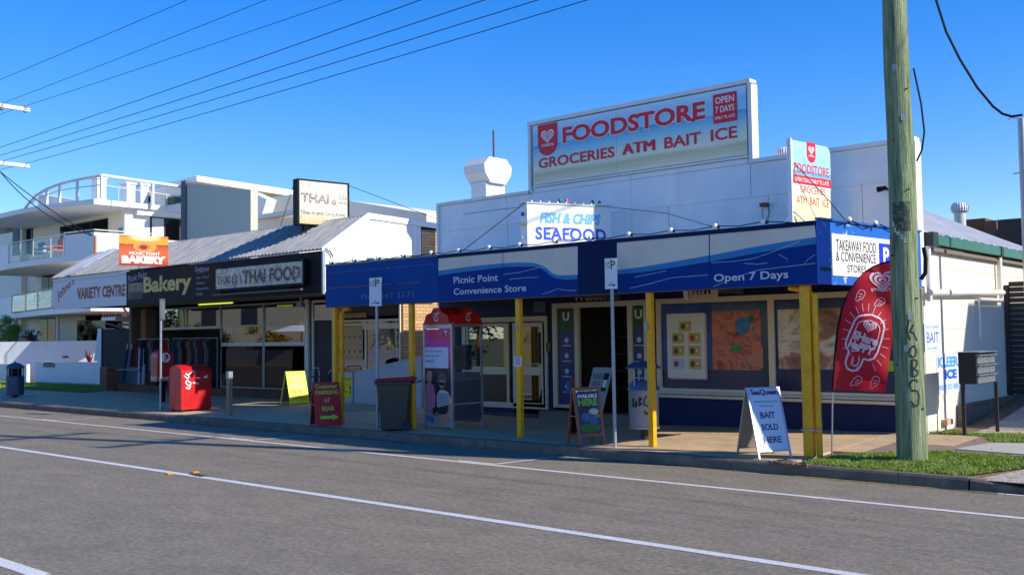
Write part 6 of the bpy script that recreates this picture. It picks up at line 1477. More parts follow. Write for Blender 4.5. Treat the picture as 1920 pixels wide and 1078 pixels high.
# camera/heater box under soffit
q_ = PY(562, 571, 16.9); hb_ = thing('security_camera', (q_.x, 16.9, q_.z), 'small grey camera box under the awning above the window corner', 'camera')
bx('housing', (q_.x-.22, 16.85, q_.z-.07), (q_.x+.12, 17.0, q_.z+.05), GALV, hb_); MB().cyl((q_.x-.16, 16.81, q_.z), (q_.x-.16, 16.85, q_.z), .05, n=12).build('lens', BLACK, hb_); bx('mount', (q_.x, 16.9, q_.z+.05), (q_.x+.05, 16.95, 3.12), GALV, hb_)
# projecting croissant sign above the fascia
a, b_, d, n = frame_at((223.7, 440), (315.5, 444.1), 4.96); L = (b_-a).length
cs_ = thing('shop_sign', (a.x, a.y, 4.0), 'orange sunset and bun picture BAKERY sign projecting above the fascia', 'sign')
zb_ = 4.10
def sunset(k, uv):
    s_ = k.n('ShaderNodeSeparateXYZ'); k.l(uv, s_.inputs[0]); nn = k.noise(k.mapv(uv, (5, 8, 1)), 2, 6, .7)
    v = k.math('ADD', s_.outputs[1], k.math('MULTIPLY', k.math('ADD', nn, -.5), .10))
    sky_ = k.ramp(v, [(.0, S(150,44,14)), (.2, S(206,80,30)), (.45, S(214,96,40)), (.66, S(190,74,30)), (.69, S(90,40,26)), (.72, S(236,150,30)), (.85, S(240,160,36)), (1, S(222,110,20))])
    dx = k.math('MULTIPLY', k.math('ADD', s_.outputs[0], -.52), 1.0); dy = k.math('MULTIPLY', k.math('ADD', s_.outputs[1], -.95), 2.4); r2_ = k.math('ADD', k.math('MULTIPLY', dx, dx), k.math('MULTIPLY', dy, dy))
    gl = k.ramp(r2_, [(0, (1,1,1,1)), (.14, (0,0,0,1))]); return k.mix(gl, sky_, S(255,236,180))
slab(cs_, 'sign_panel', a, d, n, 0, L, zb_, 4.96, -.04, 0, printmat('sunset_print', sunset), uv=True, smooth=None)
def onS(u, v, o=.003): return a+d*(L*u)+ZU*(zb_+(4.96-zb_)*v-a.z)+n*o
def ell(cu, cv, ru, rv, mat, o): MB().poly([onS(cu+ru*math.cos(t), cv+rv*math.sin(t), o) for t in [2*math.pi*i/24 for i in range(24)]]).build('bun_picture', mat, cs_, smooth=None)
ell(.52, .63, .24, .17, M('bun_outer', S(226,150,60), .5, var=.25, scale=14), .002); ell(.50, .63, .14, .11, M('bun_mid', S(214,120,46), .5, var=.2), .003); ell(.49, .62, .085, .075, M('bun_jam', S(150,30,14), .4, var=.2), .004)
for s_, u0, u1, v0, v1, bo in (('PICNIC POINT', .2, .83, .36, .46, .03), ('BAKERY', .05, .95, .08, .33, .075)): text(cs_, s_, onS(u0, v0, 0), onS(u1, v1, 0), d, ZU, WTXT, bold=bo, off=.005)
MB().tube([onS(.38, .0, -.02), PY(287, 533, BYF-.02)], .008, 6).build('stay', M('stay_timber', S(176,130,90), .6), cs_); MB().tube([onS(.9, .05, -.03), onS(.9, .05, -.03)+Vector((0, .5, -.25))], .02, 6).build('stay', GALV, cs_)
# THAI roof sign
a, b_, d, n = frame_at((560, 337.5), (652, 346.5), 6.06); L = (b_-a).length
tr = thing('roof_sign', (a.x, a.y, 4.9), 'weathered THAI dine in sign in a black box frame on the roof', 'sign')
zb_ = 4.94
slab(tr, 'box', a, d, n, -.03, L+.05, zb_-.03, 6.10, -.26, -.002, BLACK, smooth=False)
def thaip(k, uv):
    p = k.pos(); s_ = k.n('ShaderNodeSeparateXYZ'); k.l(uv, s_.inputs[0]); f = k.noise(p, 14, 8, .8)
    c = k.ramp(f, [(.36, S(150,134,140)), (.45, S(206,200,176)), (.6, S(222,218,196))]); v = k.math('ADD', s_.outputs[1], k.math('MULTIPLY', k.noise(p, 6, 4), .3)); return k.mix(k.ramp(v, [(.2, (1,1,1,1)), (.42, (0,0,0,1))]), c, k.mix(.6, c, S(220,170,60)))
slab(tr, 'face', a, d, n, 0.02, L-.02, zb_, 6.05, 0, .006, printmat('flaking_yellow_print', thaip), uv=True, smooth=None)
FP2 = worn('flaking_purple_print', S(110,80,110), S(206,198,180), .45, 22)
def onT(u, v): return a+d*(L*u)+ZU*(zb_+1.11*v-a.z)
text(tr, 'THAI', onT(.04, .50), onT(.60, .72), d, ZU, FP2, bold=.03, off=.010); text(tr, '@', onT(.66, .48), onT(.76, .62), d, ZU, FP2, bold=.02, off=.010); text(tr, 'Take', onT(.80, .62), onT(.97, .74), d, ZU, FP2, bold=.0, off=.010); text(tr, 'Away', onT(.80, .50), onT(.97, .60), d, ZU, FP2, bold=.0, off=.010)
text(tr, 'Dine in and Take Away', onT(.04, .20), onT(.95, .31), d, ZU, worn('flaking_grey_print', S(80,80,86), S(206,198,180), .4, 22), bold=.01, off=.010)
for u in (.15, .85):
    for o_2 in (-.2, -.05): p_ = a+d*(L*u)+n*o_2; MB().cyl((p_.x, p_.y, 4.3), (p_.x, p_.y, zb_), .03, n=6).build('leg', BLACK, tr)
MB().tube([a-n*.2+ZU*.02, Vector((a.x-1.2, a.y+.3, 5.0))], .008, 5).build('guy_wire', BLACK, tr)
MB().tube([b_-n*.1+ZU*.02, Vector((b_.x+2.2, b_.y+1.6, 4.95))], .008, 5).build('guy_wire', BLACK, tr)
# --- goods outside the variety shop
def garment(par, x, y, z, wd, ln, mat, rz_=0):
    c_, s_ = math.cos(rz_), math.sin(rz_); pts = [(-wd*.14, 0), (wd*.14, 0), (wd*.5, -.07), (wd*.46, -.3), (wd*.36, -.28), (wd*.40, -ln), (-wd*.40, -ln), (-wd*.36, -.28), (-wd*.46, -.3), (-wd*.5, -.07)]
    MB().prism([(x+u*c_, y+u*s_, z+v) for u, v in pts], (-s_*.05, c_*.05, 0)).build('garment', mat, par, smooth=False)
cols = [S(30,30,40), S(150,20,36), S(34,34,36), S(60,64,80), S(110,110,116), S(26,28,30), S(90,40,60), S(40,60,90), S(120,120,110), S(24,24,26)]
gm = [M('garment_%d' % i, c_, .9, var=.2) for i, c_ in enumerate(cols)]
for ri, (xa_, xb_, yy, lab) in enumerate(((-32.6, -30.6, 17.5, 'rack of dark and red garments at the left end of the variety shop'), (-30.2, -27.6, 17.45, 'long rack of dark garments behind the red post boxes'))):
    rk = thing('clothes_rack', ((xa_+xb_)/2, yy, FZ), lab, 'clothes rack')
    tb('rail', [(xa_, yy, FZ), (xa_, yy, FZ+1.55), (xb_, yy, FZ+1.55), (xb_, yy, FZ)], .015, GALV, rk, 6)
    x = xa_+.1
    while x < xb_-.1: garment(rk, x, yy+rnd.uniform(-.05, .05), FZ+1.52, .42, rnd.uniform(.8, 1.2), gm[rnd.randrange(10)], rnd.uniform(.9, 1.5)); x += .14
tealb = M('teal_crate', S(24,76,84), .5)
p_ = PY(255, 735, 15.5); 
cr = thing('display_bin', (-32.6, 17.4, FZ), 'teal bin holding white rolls beside the low brick pier', 'bin')
bx('bin_body', (X_(244), 17.44, FZ-.02), (X_(272), 17.58, FZ+.58), tealb, cr)
for i, xx in enumerate((PY(262, 700, 17.38).x, PY(270, 700, 17.38).x)):
    ro = thing('white_roll', (xx, 17.38, FZ), ['left of two upright white rolls in front of the teal bin', 'right of two upright white rolls in front of the teal bin'][i], 'roll'); MB().cyl((xx, 17.36, FZ), (xx, 17.40, FZ+1.3), .06, n=10).build('roll', M('roll_white', S(160,166,180), .6), ro, smooth=True)
for i, (xx, c_) in enumerate(((PY(230, 700, 17.5).x, S(50,50,110)), (PY(238, 700, 17.5).x, S(100,104,120)))):
    ro = thing('umbrella', (xx, 17.5, FZ), ['furled blue beach umbrella leaning by the dark green screen', 'furled grey beach umbrella leaning by the dark green screen'][i], 'umbrella')
    MB().cyl((xx, 17.5, FZ+.05), (xx+.1, 17.6, FZ+1.2), .05, .07, n=10).build('furled_canopy', M('umbrella_cloth_%d' % i, c_, .8), ro); MB().cyl((xx+.1, 17.6, FZ+1.2), (xx+.12, 17.62, FZ+1.4), .012, n=6).build('tip', ALU, ro)
# dark green screen and white end wall at the lawn
scn = thing('mesh_screen', (-35, 19, .3), 'tall dark green mesh screen at the left end of the shop row', 'screen')
SGM = M('dark_green_mesh', S(28,40,34), .8, var=.1); ys_ = 19.1
sx0_, sx1_ = PY(191, 650, ys_).x, PY(268, 650, ys_).x; szt = PY(200, 617, ys_).z
bx('mesh', (sx0_, ys_, .3), (sx1_, ys_+.03, szt), SGM, scn)
for X in (sx0_, sx1_-.05): bx('post', (X-.02, ys_-.02, .3), (X+.04, ys_+.05, szt+.03), SGM, scn)
lp = thing('brick_pier', (-33.8, 17.0, .2), 'low brown brick pier at the left end of the shop step', 'brick pier')
for X in (0,):
    xa_, xb_ = PY(187, 720, 17.0).x, PY(207, 720, 17.0).x
    xb_ = min(xb_, xa_+.5); MB().box((xa_+.02, 17.02, .2), (xb_-.02, 17.4, 1.08)).build('core', MORT, lp, smooth=False)
    brickfront(17.0, xa_, xb_, .25, 1.10, lp, brd)
    for r_ in range(9):
        for j in range(2): o = inst(boxmesh('brick', .022, .2, .074, brickmat('brown_brick_side', S(140,92,64))) if (r_ == 0 and j == 0) else lastm, 'brick', lp, (xb_-.01, 17.12+j*.21, .293+r_*.086)); lastm = o.data
    bx('shelf_ledge', (xb_, 17.3, .97), (xb_+1.7, 17.42, 1.02), M('pale_ledge', S(120,124,116), .7), lp)
# ================================================================ APARTMENTS AND GARDEN WALLS
AYF = 24.2
ap = thing('apartment_building', (-48, 24, 0), 'white three storey apartment building with curved balconies and roof deck', 'apartment building')
APW = M('apartment_cream', S(240,232,212), .6, var=.04, dirt=.08, scale=1); APWH = M('apartment_white', S(234,233,228), .55, var=.03, dirt=.06, scale=1)
GRW = M('apartment_grey_wall', S(196,194,176), .7, var=.03); DKG = M('apartment_dark_grey', S(84,88,92), .6)
DKGL = glass('dark_window_glass', (.12,.14,.16,1), -.5, .3)
def az(x, y, Y=AYF): return PY(x, y, Y)
xr = az(223, 440).x                                      # right corner of front facade
def apb(name, a, b, m=APW, par=ap, **k): return bx(name, a, b, m, par, **k)
zg = az(150, 640).z
Z1, Z2, Z3 = 3.80, 6.15, 8.55
XLA = az(-40, 440).x
# floor slabs with curved front edges (plan from the survey)
def curved(par, name, edge, Yb, z0, z1, mat, xr_=None):
    pts = [(p.x, p.y) for p in edge]+[(edge[-1].x, Yb), (edge[0].x, Yb)]
    return MB().prism([(x, y, z0) for x, y in pts], (0, 0, z1-z0)).build(name, mat, par, smooth=False)
E3 = [PZ(x, y, Z3+.3) for x, y in ((-60, 414), (0, 401), (24, 395), (48, 390), (80, 384.5), (120, 379.5), (176, 373))]
roofs = curved(ap, 'roof_slab', E3, 30, Z3+.05, Z3+.3, APWH)
xq = az(262, 388, 24.8).x
xr_p = xr+.3; apb('roof_parapet', (xr-.3, PX(258, 388, xr+.3).y, PX(300, 406, xr+.3).z), (xr+.3, PX(341, 400, xr+.3).y, PX(300, 391, xr+.3).z), APWH)
# walls
apb('front_wall', (XLA, AYF+.8, .2), (xr-.02, AYF+1, Z3+.05)); apb('side_wall', (xr-.2, AYF+.3, .2), (xr, PX(341, 440, xr).y, Z3+.05), APWH)
apb('rear_mass', (XLA, AYF+4, .2), (xr-.3, 33, Z3+.04))
apb('end_fin', (az(24, 440).x-.2, AYF+.5, .2), (az(24, 440).x, AYF+.79, Z3+.05), APW)
YE = PX(341, 440, xr).y
# windows
WDK = M('window_dark_frame', S(40,40,44), .5)
def apwin(x0, y0, x1, y1, Y=AYF+.8, panes=2):
    a_ = az(x0, y1, Y); b__ = az(x1, y0, Y); o = apb('window', (a_.x, Y-.03, a_.z), (b__.x, Y-.005, b__.z), WDK); W_ = (b__.x-a_.x)/panes
    for i in range(panes): apb('pane', (a_.x+i*W_+.05, Y-.04, a_.z+.05), (a_.x+(i+1)*W_-.05, Y-.032, b__.z-.05), DKGL, o)
    return o
apwin(24, 423, 62, 480, panes=3); w_2 = apwin(113, 409, 203, 470, panes=3); apwin(78, 504, 107, 560); apwin(76, 596, 106, 642); apwin(145, 599, 200, 642)

o = apb('window', (xr+.005, PX(281, 430, xr).y, PX(300, 449, xr).z), (xr+.03, PX(339, 430, xr).y, PX(300, 408, xr).z), WDK)
yw0, yw1 = PX(281, 430, xr).y, PX(339, 430, xr).y; ywm = PX(308, 430, xr).y
apb('blind', (xr+.031, yw0+.1, PX(300, 448, xr).z), (xr+.036, ywm-.05, PX(300, 410, xr).z), M('pale_blind', S(214,212,204), .6), o); apb('pane', (xr+.031, ywm+.05, PX(300, 448, xr).z), (xr+.036, yw1-.1, PX(300, 410, xr).z), DKGL, o); apwin(70, 504, 74, 520, panes=1)
MB().box((az(196, 420).x, AYF+.72, az(196, 458).z), (az(203, 420).x, AYF+.76, az(200, 425).z)).build('curtain', M('curtain_blue', S(110,150,190), .8), ap)
# balconies: slab edge, solid parapets, glass, rails
def balcony(zs_, edge_px, solid, glassr, par=ap):
    E = [PZ(x, y, zs_) for x, y in edge_px]; curved(ap, 'balcony_slab', E, AYF+.9, zs_-.28, zs_, APWH)
    def wall_(px_list, z0, z1, mat, name, th=.1):
        pts = [PZ(x, y, zs_) for x, y in px_list]
        b = MB()
        for p_, q_ in zip(pts, pts[1:]):
            d_ = (q_-p_).normalized(); n_ = Vector((-d_.y, d_.x, 0))*th; b.prism([(p_.x, p_.y, z0), (q_.x, q_.y, z0), (q_.x+n_.x, q_.y+n_.y, z0), (p_.x+n_.x, p_.y+n_.y, z0)], (0, 0, z1-z0))
        b.build(name, mat, par, smooth=False); return pts
    for s_ in solid: wall_(s_, zs_+.001, zs_+.97, APWH, 'balcony_parapet')
    for g_ in glassr:
        pts = wall_(g_, zs_+.08, zs_+.95, GLSC, 'glass_balustrade', .012)
        pts = [PZ(x, y, zs_) for x, y in g_]; MB().tube([p_+ZU*1.02 for p_ in pts], .03, 6).build('handrail', ALUW, par)
        for p_ in pts: MB().cyl(p_, p_+ZU*1.02, .025, n=6).build('rail_post', ALUW, par)
balcony(Z2-.1, [(-60, 505), (0, 498), (16, 494), (50, 489), (95, 483), (120, 480), (150, 477), (176, 474.5)], [[(-60, 505), (0, 498), (16, 494)], [(120, 480), (150, 477), (176, 474.5)]], [[(16, 494), (38, 491), (62, 488), (95, 483), (120, 480)]])
cq = PZ(176, 474.5, Z2-.1); apb('balcony_parapet', (cq.x-.1, cq.y+.11, Z2-.099), (cq.x, AYF+.8, Z2+.87)); cq1 = cq
balcony(Z1-.15, [(-60, 598), (0, 592), (22, 588), (60, 583), (100, 578.5), (170, 571)], [[(-60, 598), (0, 592), (22, 588)]], [[(22, 588), (48, 585), (70, 582), (97, 579), (160, 573)]])
for x_, y_ in ((30, 640), (108, 640)): p_ = az(x_, y_, AYF-.6); MB().cyl((p_.x, p_.y, .3), (p_.x, p_.y, Z1-.4), .09, n=10).build('column', APWH, ap)
apb('rail', (PZ(95, 483, Z2-.1).x, 0, 0), (PZ(95, 483, Z2-.1).x+.001, .001, .001)) if False else None
pts = [PZ(x, y, Z2+1.1) for x, y in ((95, 448), (140, 444), (178, 441), (222, 444))]
MB().tube([PZ(x, y, Z2-.1)+ZU*1.08 for x, y in ((120, 480), (150, 477), (176, 474.5))]+[Vector((cq1.x, AYF+.8, Z2+.98))], .03, 6).build('handrail', ALUW, ap)
# balcony furniture
def achair(x, y, zf, lab, mat, wd=.7):
    p_ = PZ(x, y, zf); t = thing('balcony_chair', (p_.x, p_.y+.6, zf), lab, 'chair'); c_ = Vector((p_.x, p_.y+.6, zf))
    MB().box(c_+Vector((-wd/2, -.3, .40)), c_+Vector((wd/2, .3, .47))).build('seat', mat, t); MB().box(c_+Vector((-wd/2, .25, .47)), c_+Vector((wd/2, .32, 1.0))).build('backrest', mat, t)
    for sx in (-1, 1):
        for sy in (-.27, .27): MB().cyl(c_+Vector((sx*(wd/2-.05), sy, 0)), c_+Vector((sx*(wd/2-.05), sy, .4)), .02, n=6).build('leg', ALU, t)
        MB().box(c_+Vector((sx*wd/2-.02, -.3, .62)), c_+Vector((sx*wd/2+.02, .3, .66))).build('armrest', mat, t)
CW = M('chair_pale_fabric', S(210,206,198), .8); CO = M('chair_orange_fabric', S(190,96,60), .8); CB = M('chair_blue_fabric', S(60,80,110), .8)
achair(62, 487, Z2-.1, 'pale fabric chair on the upper balcony behind the glass', CW, .9); achair(44, 490, Z2-.1, 'blue chair on the upper balcony left of the pale chair', CB); achair(80, 485, Z2-.1, 'orange backed chair on the upper balcony', CO, .6)
achair(60, 583, Z1-.15, 'pale fabric chair on the middle balcony', CW, .9); achair(88, 580, Z1-.15, 'dark chair at the right of the middle balcony', M('chair_dark', S(60,56,54), .8)); achair(38, 586, Z1-.15, 'blue grey chair at the left of the middle balcony', CB)
# roof deck: big hoop rail, posts, lower rail
FRW = M('deck_frame_white', S(214,216,220), .4, var=.04)
zr0 = Z3+.3; top = []
def dk(x, y, z): return PZ(x, y, z)
ep = [(48, 390), (60, 388), (66, 387), (86, 384), (112, 380.5), (145, 376), (190, 371)]
tops = [(48, 390), (58, 378), (68, 367), (88, 355), (112, 345.5), (145, 337), (190, 329)]
dp_ = []
for (xe_, ye_), (xt_, yt_) in zip(ep, tops):
    base = PZ(xe_, ye_, zr0); v = Vector((base.x, base.y, 0)); P = PP(xt_, yt_, base, Vector((base.x, base.y, 0)).normalized()); dp_.append((base, P))
MB().tube([P for _, P in dp_], .075, 8).build('deck_hoop_rail', FRW, ap, smooth=True)
for i in (3, 4, 5, 6): b0, P = dp_[i]; MB().box((P.x-.07, P.y-.05, zr0), (P.x+.07, P.y+.05, P.z)).build('deck_post', FRW, ap)
cn = dp_[-1][1]; rr = az(341, 349.5, cn.y+3.0)
ztp = cn.z; e2 = PZ(341, 350.5, ztp); MB().tube([cn, e2], .09, 8).build('deck_hoop_rail', FRW, ap)
m2 = lerp(cn, e2, .62); MB().box((m2.x-.07, m2.y-.05, zr0-.1), (m2.x+.07, m2.y+.05, ztp)).build('deck_post', FRW, ap)
low = [Vector((p_[0].x, p_[0].y, zr0+.62*min(1, .25*i))) for i, p_ in enumerate(dp_)][1:]
MB().tube(low, .025, 6).build('handrail', ALUW, ap); c2 = Vector((low[-1].x, low[-1].y, zr0+.62)); e3 = Vector((e2.x, e2.y, zr0+.55)); MB().tube([c2, e3], .03, 6).build('handrail', ALUW, ap)
for i in range(6): p_ = lerp(c2, e3, i/5); MB().cyl((p_.x, p_.y, zr0-.2), p_, .022, n=6).build('rail_post', ALUW, ap)
dr_ = (e3-c2); 
for i in range(5):
    p_, q_ = lerp(c2, e3, (i+.04)/5), lerp(c2, e3, (i+.96)/5); MB().poly([(p_.x, p_.y, zr0-.05), (q_.x, q_.y, zr0-.05), (q_.x, q_.y, zr0+.55), (p_.x, p_.y, zr0+.55)]).build('glass_balustrade', GLSC, ap, smooth=None)
# deck box walls, chimneys, upper rooms
a_ = az(75, 372, 27); b__ = az(152, 383, 27); MB().prism([(az(72, 370, 26.5).x, 26.5, zr0), (az(168, 384, 26.5).x, 26.5, zr0), (az(168, 381, 26.5).x, 26.5, az(160, 381, 26.5).z), (az(72, 364, 26.5).x, 26.5, az(72, 364, 26.5).z)], (0, .6, 0)).build('deck_wall', APWH, ap, smooth=False)
for x0_, x1_, yt, Y in ((171, 183, 336, 26.0), (226, 238, 346, 27.5), (252, 264, 348, 28.5)):
    a_ = az(x0_, 370, Y); b__ = az(x1_, yt, Y); t_ = apb('chimney', (a_.x, Y, zr0-.1), (b__.x, Y+.5, b__.z), WALLW); apb('chimney_cap', (a_.x-.06, Y-.06, b__.z+.03), (b__.x+.06, Y+.56, b__.z+.14), WALLW, t_)
YU2 = 27.0
apb('upper_wall', (az(228, 370, 29).x, 29, Z3+.1), (az(345, 370, 29).x, 29.2, az(300, 352, 29).z), APW); apwin(262, 366, 289, 384, 29, 1); apwin(311, 366, 341, 386, 29, 1)
# tall grey blade wall and wing
YG = 20.7
a_ = az(350.5, 350, YG); b__ = az(470, 356, YG)
zgt = az(410, 350, YG).z
bl = MB(); bl.prism([(a_.x, YG, .3), (b__.x, YG, .3), (b__.x, YG, az(470, 357, YG).z), (a_.x, YG, az(350.5, 343, YG).z)], (0, .3, 0)); bl.build('blade_wall', GRW, ap, smooth=False)
apb('blade_return', (az(341.5, 350, YG).x, YG-.05, .3), (a_.x-.01, YG+.8, az(341.5, 343, YG).z+.05), DKG)
# sloping roof with white fascia
rz1 = az(369, 329, 27); rz2 = az(652, 369, 34); rz3 = az(235, 360, 31.5)
f0 = PY(369, 329.5, 26.0); f1_ = PX(745, 407, f0.x+1.0)
F = [PY(369, 329.5, 26.5), PY(548, 356.5, 33.0), PY(745, 409.5, 46.0)]
b = MB()
zz = [p_.z for p_ in F]
b.add([F[0], F[1], F[2], F[0]-ZU*.28, F[1]-ZU*.34, F[2]-ZU*.4], [(0, 1, 4, 3), (1, 2, 5, 4)]); b.build('roof_fascia', APWH, ap, smooth=None)
G0 = PY(240, 362, 33.5); MB().add([F[0], F[0]-ZU*.28, G0-ZU*.15, G0], [(0, 1, 2, 3)]).build('roof_fascia', APWH, ap, smooth=None)
MB().add([F[0]-ZU*.28, F[1]-ZU*.34, F[1]+Vector((-9, 5, -.3)), G0-ZU*.15], [(0, 1, 2, 3)]).build('roof_soffit', APW, ap, smooth=None)
MB().add([F[0], F[1], F[2], F[2]+Vector((-14, 0, 0)), G0], [(0, 1, 2, 3, 4)]).build('roof', WALLW, ap, smooth=None)
# right wing masses
q0_ = PY(470, 358, 28.5); q1_ = PY(545, 420, 30.5)
MB().prism([(PY(470, 400, 28).x, 28, .3), (PY(560, 400, 28).x, 28, .3), (PY(560, 400, 28).x, 28, PY(520, 416, 28).z), (PY(470, 400, 28).x, 28, PY(475, 407, 28).z)], (0, 6, 0)).build('wing_wall', APW, ap, smooth=False)
apb('wing_slab', (PY(470, 410, 27.6).x, 27.6, PY(475, 411.5, 27.6).z), (PY(566, 418, 27.6).x, 28.2, PY(475, 404.5, 27.6).z), APWH)
MB().prism([(PY(502, 380, 31).x, 31, .3), (PY(800, 420, 31).x, 31, .3), (PY(800, 420, 31).x, 31, PY(652, 420, 31).z), (PY(652, 372, 31).x, 31, PY(652, 376, 31).z), (PY(552, 362, 31).x, 31, PY(552, 364, 31).z), (PY(502, 380, 31).x, 31, PY(502, 371, 31).z)], (0, 6, 0)).build('wing_wall', APW, ap, smooth=False)
MB().prism([(PY(470, 360, 29.5).x, 29.5, 5), (PY(491, 407, 29.5).x, 29.5, 5), (PY(491, 407, 29.5).x, 29.5, PY(485, 405, 29.5).z), (PY(500, 375, 29.5).x, 29.5, PY(497, 374, 29.5).z), (PY(470, 357, 29.5).x, 29.5, PY(470, 360, 29.5).z)], (0, .6, 0)).build('wing_wall', APWH, ap, smooth=False)
# neighbour at the far left
nb_ = thing('apartment_building', (-60, 30, 0), 'grey neighbouring building glimpsed at the left edge behind the apartments', 'building')
GN = M('neighbour_grey', S(120,116,112), .7, var=.05); bx('wall', (PY(-80, 450, 27).x, 27, .3), (PY(9, 450, 27).x, 31, PY(5, 422, 27).z), GN, nb_); bx('balcony_slab', (PY(-80, 500, 26).x, 26, PY(5, 507, 26).z), (PY(20, 500, 26).x, 27, PY(5, 497, 26).z), APWH, nb_)
MB().prism([(PY(-80, 418, 26.6).x, 26.6, PY(-20, 423, 26.6).z), (PY(12, 418, 26.6).x, 26.6, PY(10, 424, 26.6).z), (PY(12, 418, 26.6).x, 26.6, PY(10, 421, 26.6).z), (PY(-80, 418, 26.6).x, 26.6, PY(-20, 412, 26.6).z)], (0, 4, 0)).build('roof', WALLW, nb_, smooth=False)
# garden walls
GWM = M('garden_wall_white', S(228,228,224), .6, var=.04, dirt=.18, scale=1.2, streak=True)
GWY = 19.4
def gwall(name, px0, px1, yt, Y, lab, th=.15):
    a_ = PY(px0, yt, Y); b__ = PY(px1, yt, Y); t = thing('garden_wall', (a_.x, Y, .2), lab, 'wall'); bx('wall', (a_.x, Y, .0), (b__.x, Y+th, a_.z), GWM, t); return t, a_, b__
t1_, A1_, B1_ = gwall('w', -60, 50, 681, GWY, 'low white garden wall left of the pedestrian opening behind the litter bin')
t2_, A2_, B2_ = gwall('w', 66, 184, 677.5, GWY, 'low white garden wall with a recessed letter slot, right of the opening')
bx('letter_slot', (PY(82, 685, GWY).x, GWY-.03, PY(82, 688, GWY).z), (PY(103, 685, GWY).x, GWY-.001, PY(82, 681.5, GWY).z), M('slot_grey', S(110,112,110), .6), t2_); bx('slot_hood', (PY(84, 680, GWY).x, GWY-.05, PY(84, 681, GWY).z), (PY(99, 680, GWY).x, GWY-.001, PY(84, 679.6, GWY).z), BLACK, t2_)
tp2, Ap, Bp = gwall('w', 183, 193, 616, GWY-.1, 'tall white end pillar of the garden wall beside the green screen', .5)
MB().prism([(PY(176, 677, GWY).x, GWY-.02, PY(176, 677, GWY).z), (PY(183, 677, GWY).x, GWY-.02, PY(183, 677, GWY).z), (PY(183, 640, GWY).x, GWY-.02, PY(183, 625, GWY).z), (PY(181, 640, GWY).x, GWY-.02, PY(181, 650, GWY).z)], (0, .3, 0)).build('sloped_shoulder', GWM, tp2, smooth=False)

q0_ = PY(-6, 641, 19.75); q1_ = PY(186, 641, 22.9)
t3_ = thing('garden_wall', (q0_.x, q0_.y, .2), 'w', 'wall'); dW = Vector((q1_.x-q0_.x, q1_.y-q0_.y, 0)).normalized(); nW = dW.cross(ZU)
MB().prism([(q0_.x, q0_.y, 0), (q1_.x, q1_.y, 0), (q1_.x-nW.x*.2, q1_.y-nW.y*.2, 0), (q0_.x-nW.x*.2, q0_.y-nW.y*.2, 0)], (0, 0, q0_.z)).build('wall', GWM, t3_, smooth=False)
vq = PP(123, 669, q0_, nW)
t3_['label'] = 'taller white terrace wall behind the low garden walls, half in sunlight'
bx('vent', vq+Vector((-.12, -.1, -.03)), vq+Vector((.12, .1, .03)), BLACK, t3_)
# red stair and bright fence seen through the gap
st_ = thing('external_stair', (-36, 21, 1.5), 'red brown steel stair with railing seen under the bakery awning at left', 'stair')
RBM = M('red_brown_steel', S(120,66,58), .6, var=.1); Ys = 20.5
def qq(x, y, Y=Ys): return PY(x, y, Y)
bx('landing', (qq(190, 595).x, Ys, qq(190, 601).z), (qq(216, 595).x, Ys+.8, qq(190, 595).z), APWH, st_)
MB().prism([qq(216, 594), qq(250, 592), qq(258, 606), qq(240, 604), qq(216, 602)], (0, .6, 0)).build('stringer', RBM, st_, smooth=False)
MB().tube([qq(232, 578), qq(258, 612)], .05, 6).build('rail', RBM, st_); MB().tube([qq(200, 606), qq(235, 616)], .04, 6).build('rail', RBM, st_); MB().tube([qq(222, 608), qq(250, 609)], .05, 6).build('rail', RBM, st_)
for i in range(12): x_ = 193+i*5; MB().cyl(qq(x_, 583), qq(x_, 594), .012, n=5).build('baluster', RBM, st_)
fw = thing('fence', (-40, 26, 0), 'sunlit white wall beyond the red stair', 'fence'); b = bx('wall', (PY(160, 590, 25).x, 25, .3), (PY(254, 590, 25).x, 25.1, PY(200, 578, 25).z), WHITE, fw)
b2_ = bx('blue_panel', (PY(248, 590, 19.5).x, 19.5, .3), (PY(268, 590, 19.5).x, 19.55, PY(255, 580, 19.5).z), M('pale_blue_sheet', S(110,160,210), .6), fw)
# plants
def leafmat(name, c1, c2):
    k = N(name); oi = k.noise(k.pos(), 9, 3, .6); return k.set(k.ramp(oi, [(.3, c1), (.7, c2)]), .55)
LF1 = leafmat('bright_hedge_leaves', S(60,110,24), S(120,160,50)); LF2 = leafmat('dark_leaves', S(30,48,24), S(64,84,40)); LF3 = leafmat('red_leaves', S(110,30,50), S(170,60,70)); LFY = leafmat('ochre_leaves', S(120,100,30), S(170,130,40))
def leaves(c, r, n, s_, mat, name, par, seed=1):
    r_ = random.Random(seed); vs = []; fs = []
    cl = [(Vector((r_.gauss(0, .5)*r[0], r_.gauss(0, .5)*r[1], r_.gauss(0, .45)*r[2])), r_.uniform(.25, .5)) for _ in range(26)]
    for _ in range(n):
        cc, cr_ = cl[r_.randrange(len(cl))]; u = Vector((r_.gauss(0, 1), r_.gauss(0, 1), r_.gauss(0, 1))).normalized()*cr_*r_.uniform(.55, 1)
        p_ = Vector(c)+cc+Vector((u.x*r[0], u.y*r[1], u.z*r[2])); a_ = Vector((r_.gauss(0, 1), r_.gauss(0, 1), r_.gauss(0, 1))).normalized(); b__ = a_.orthogonal().normalized(); l_ = s_*r_.uniform(.6, 1.3)
        m = len(vs); vs += [p_, p_+a_*l_+b__*l_*.35, p_+a_*l_*2, p_+a_*l_-b__*l_*.35]; fs.append((m, m+1, m+2, m+3))
    return MB().add(vs, fs).build(name, mat, par, smooth=None)
pb_ = PY(2, 622, 22.0); hd = thing('hedge', (pb_.x, 22, .3), 'bright green shrub at the left edge above the terrace wall', 'shrub')
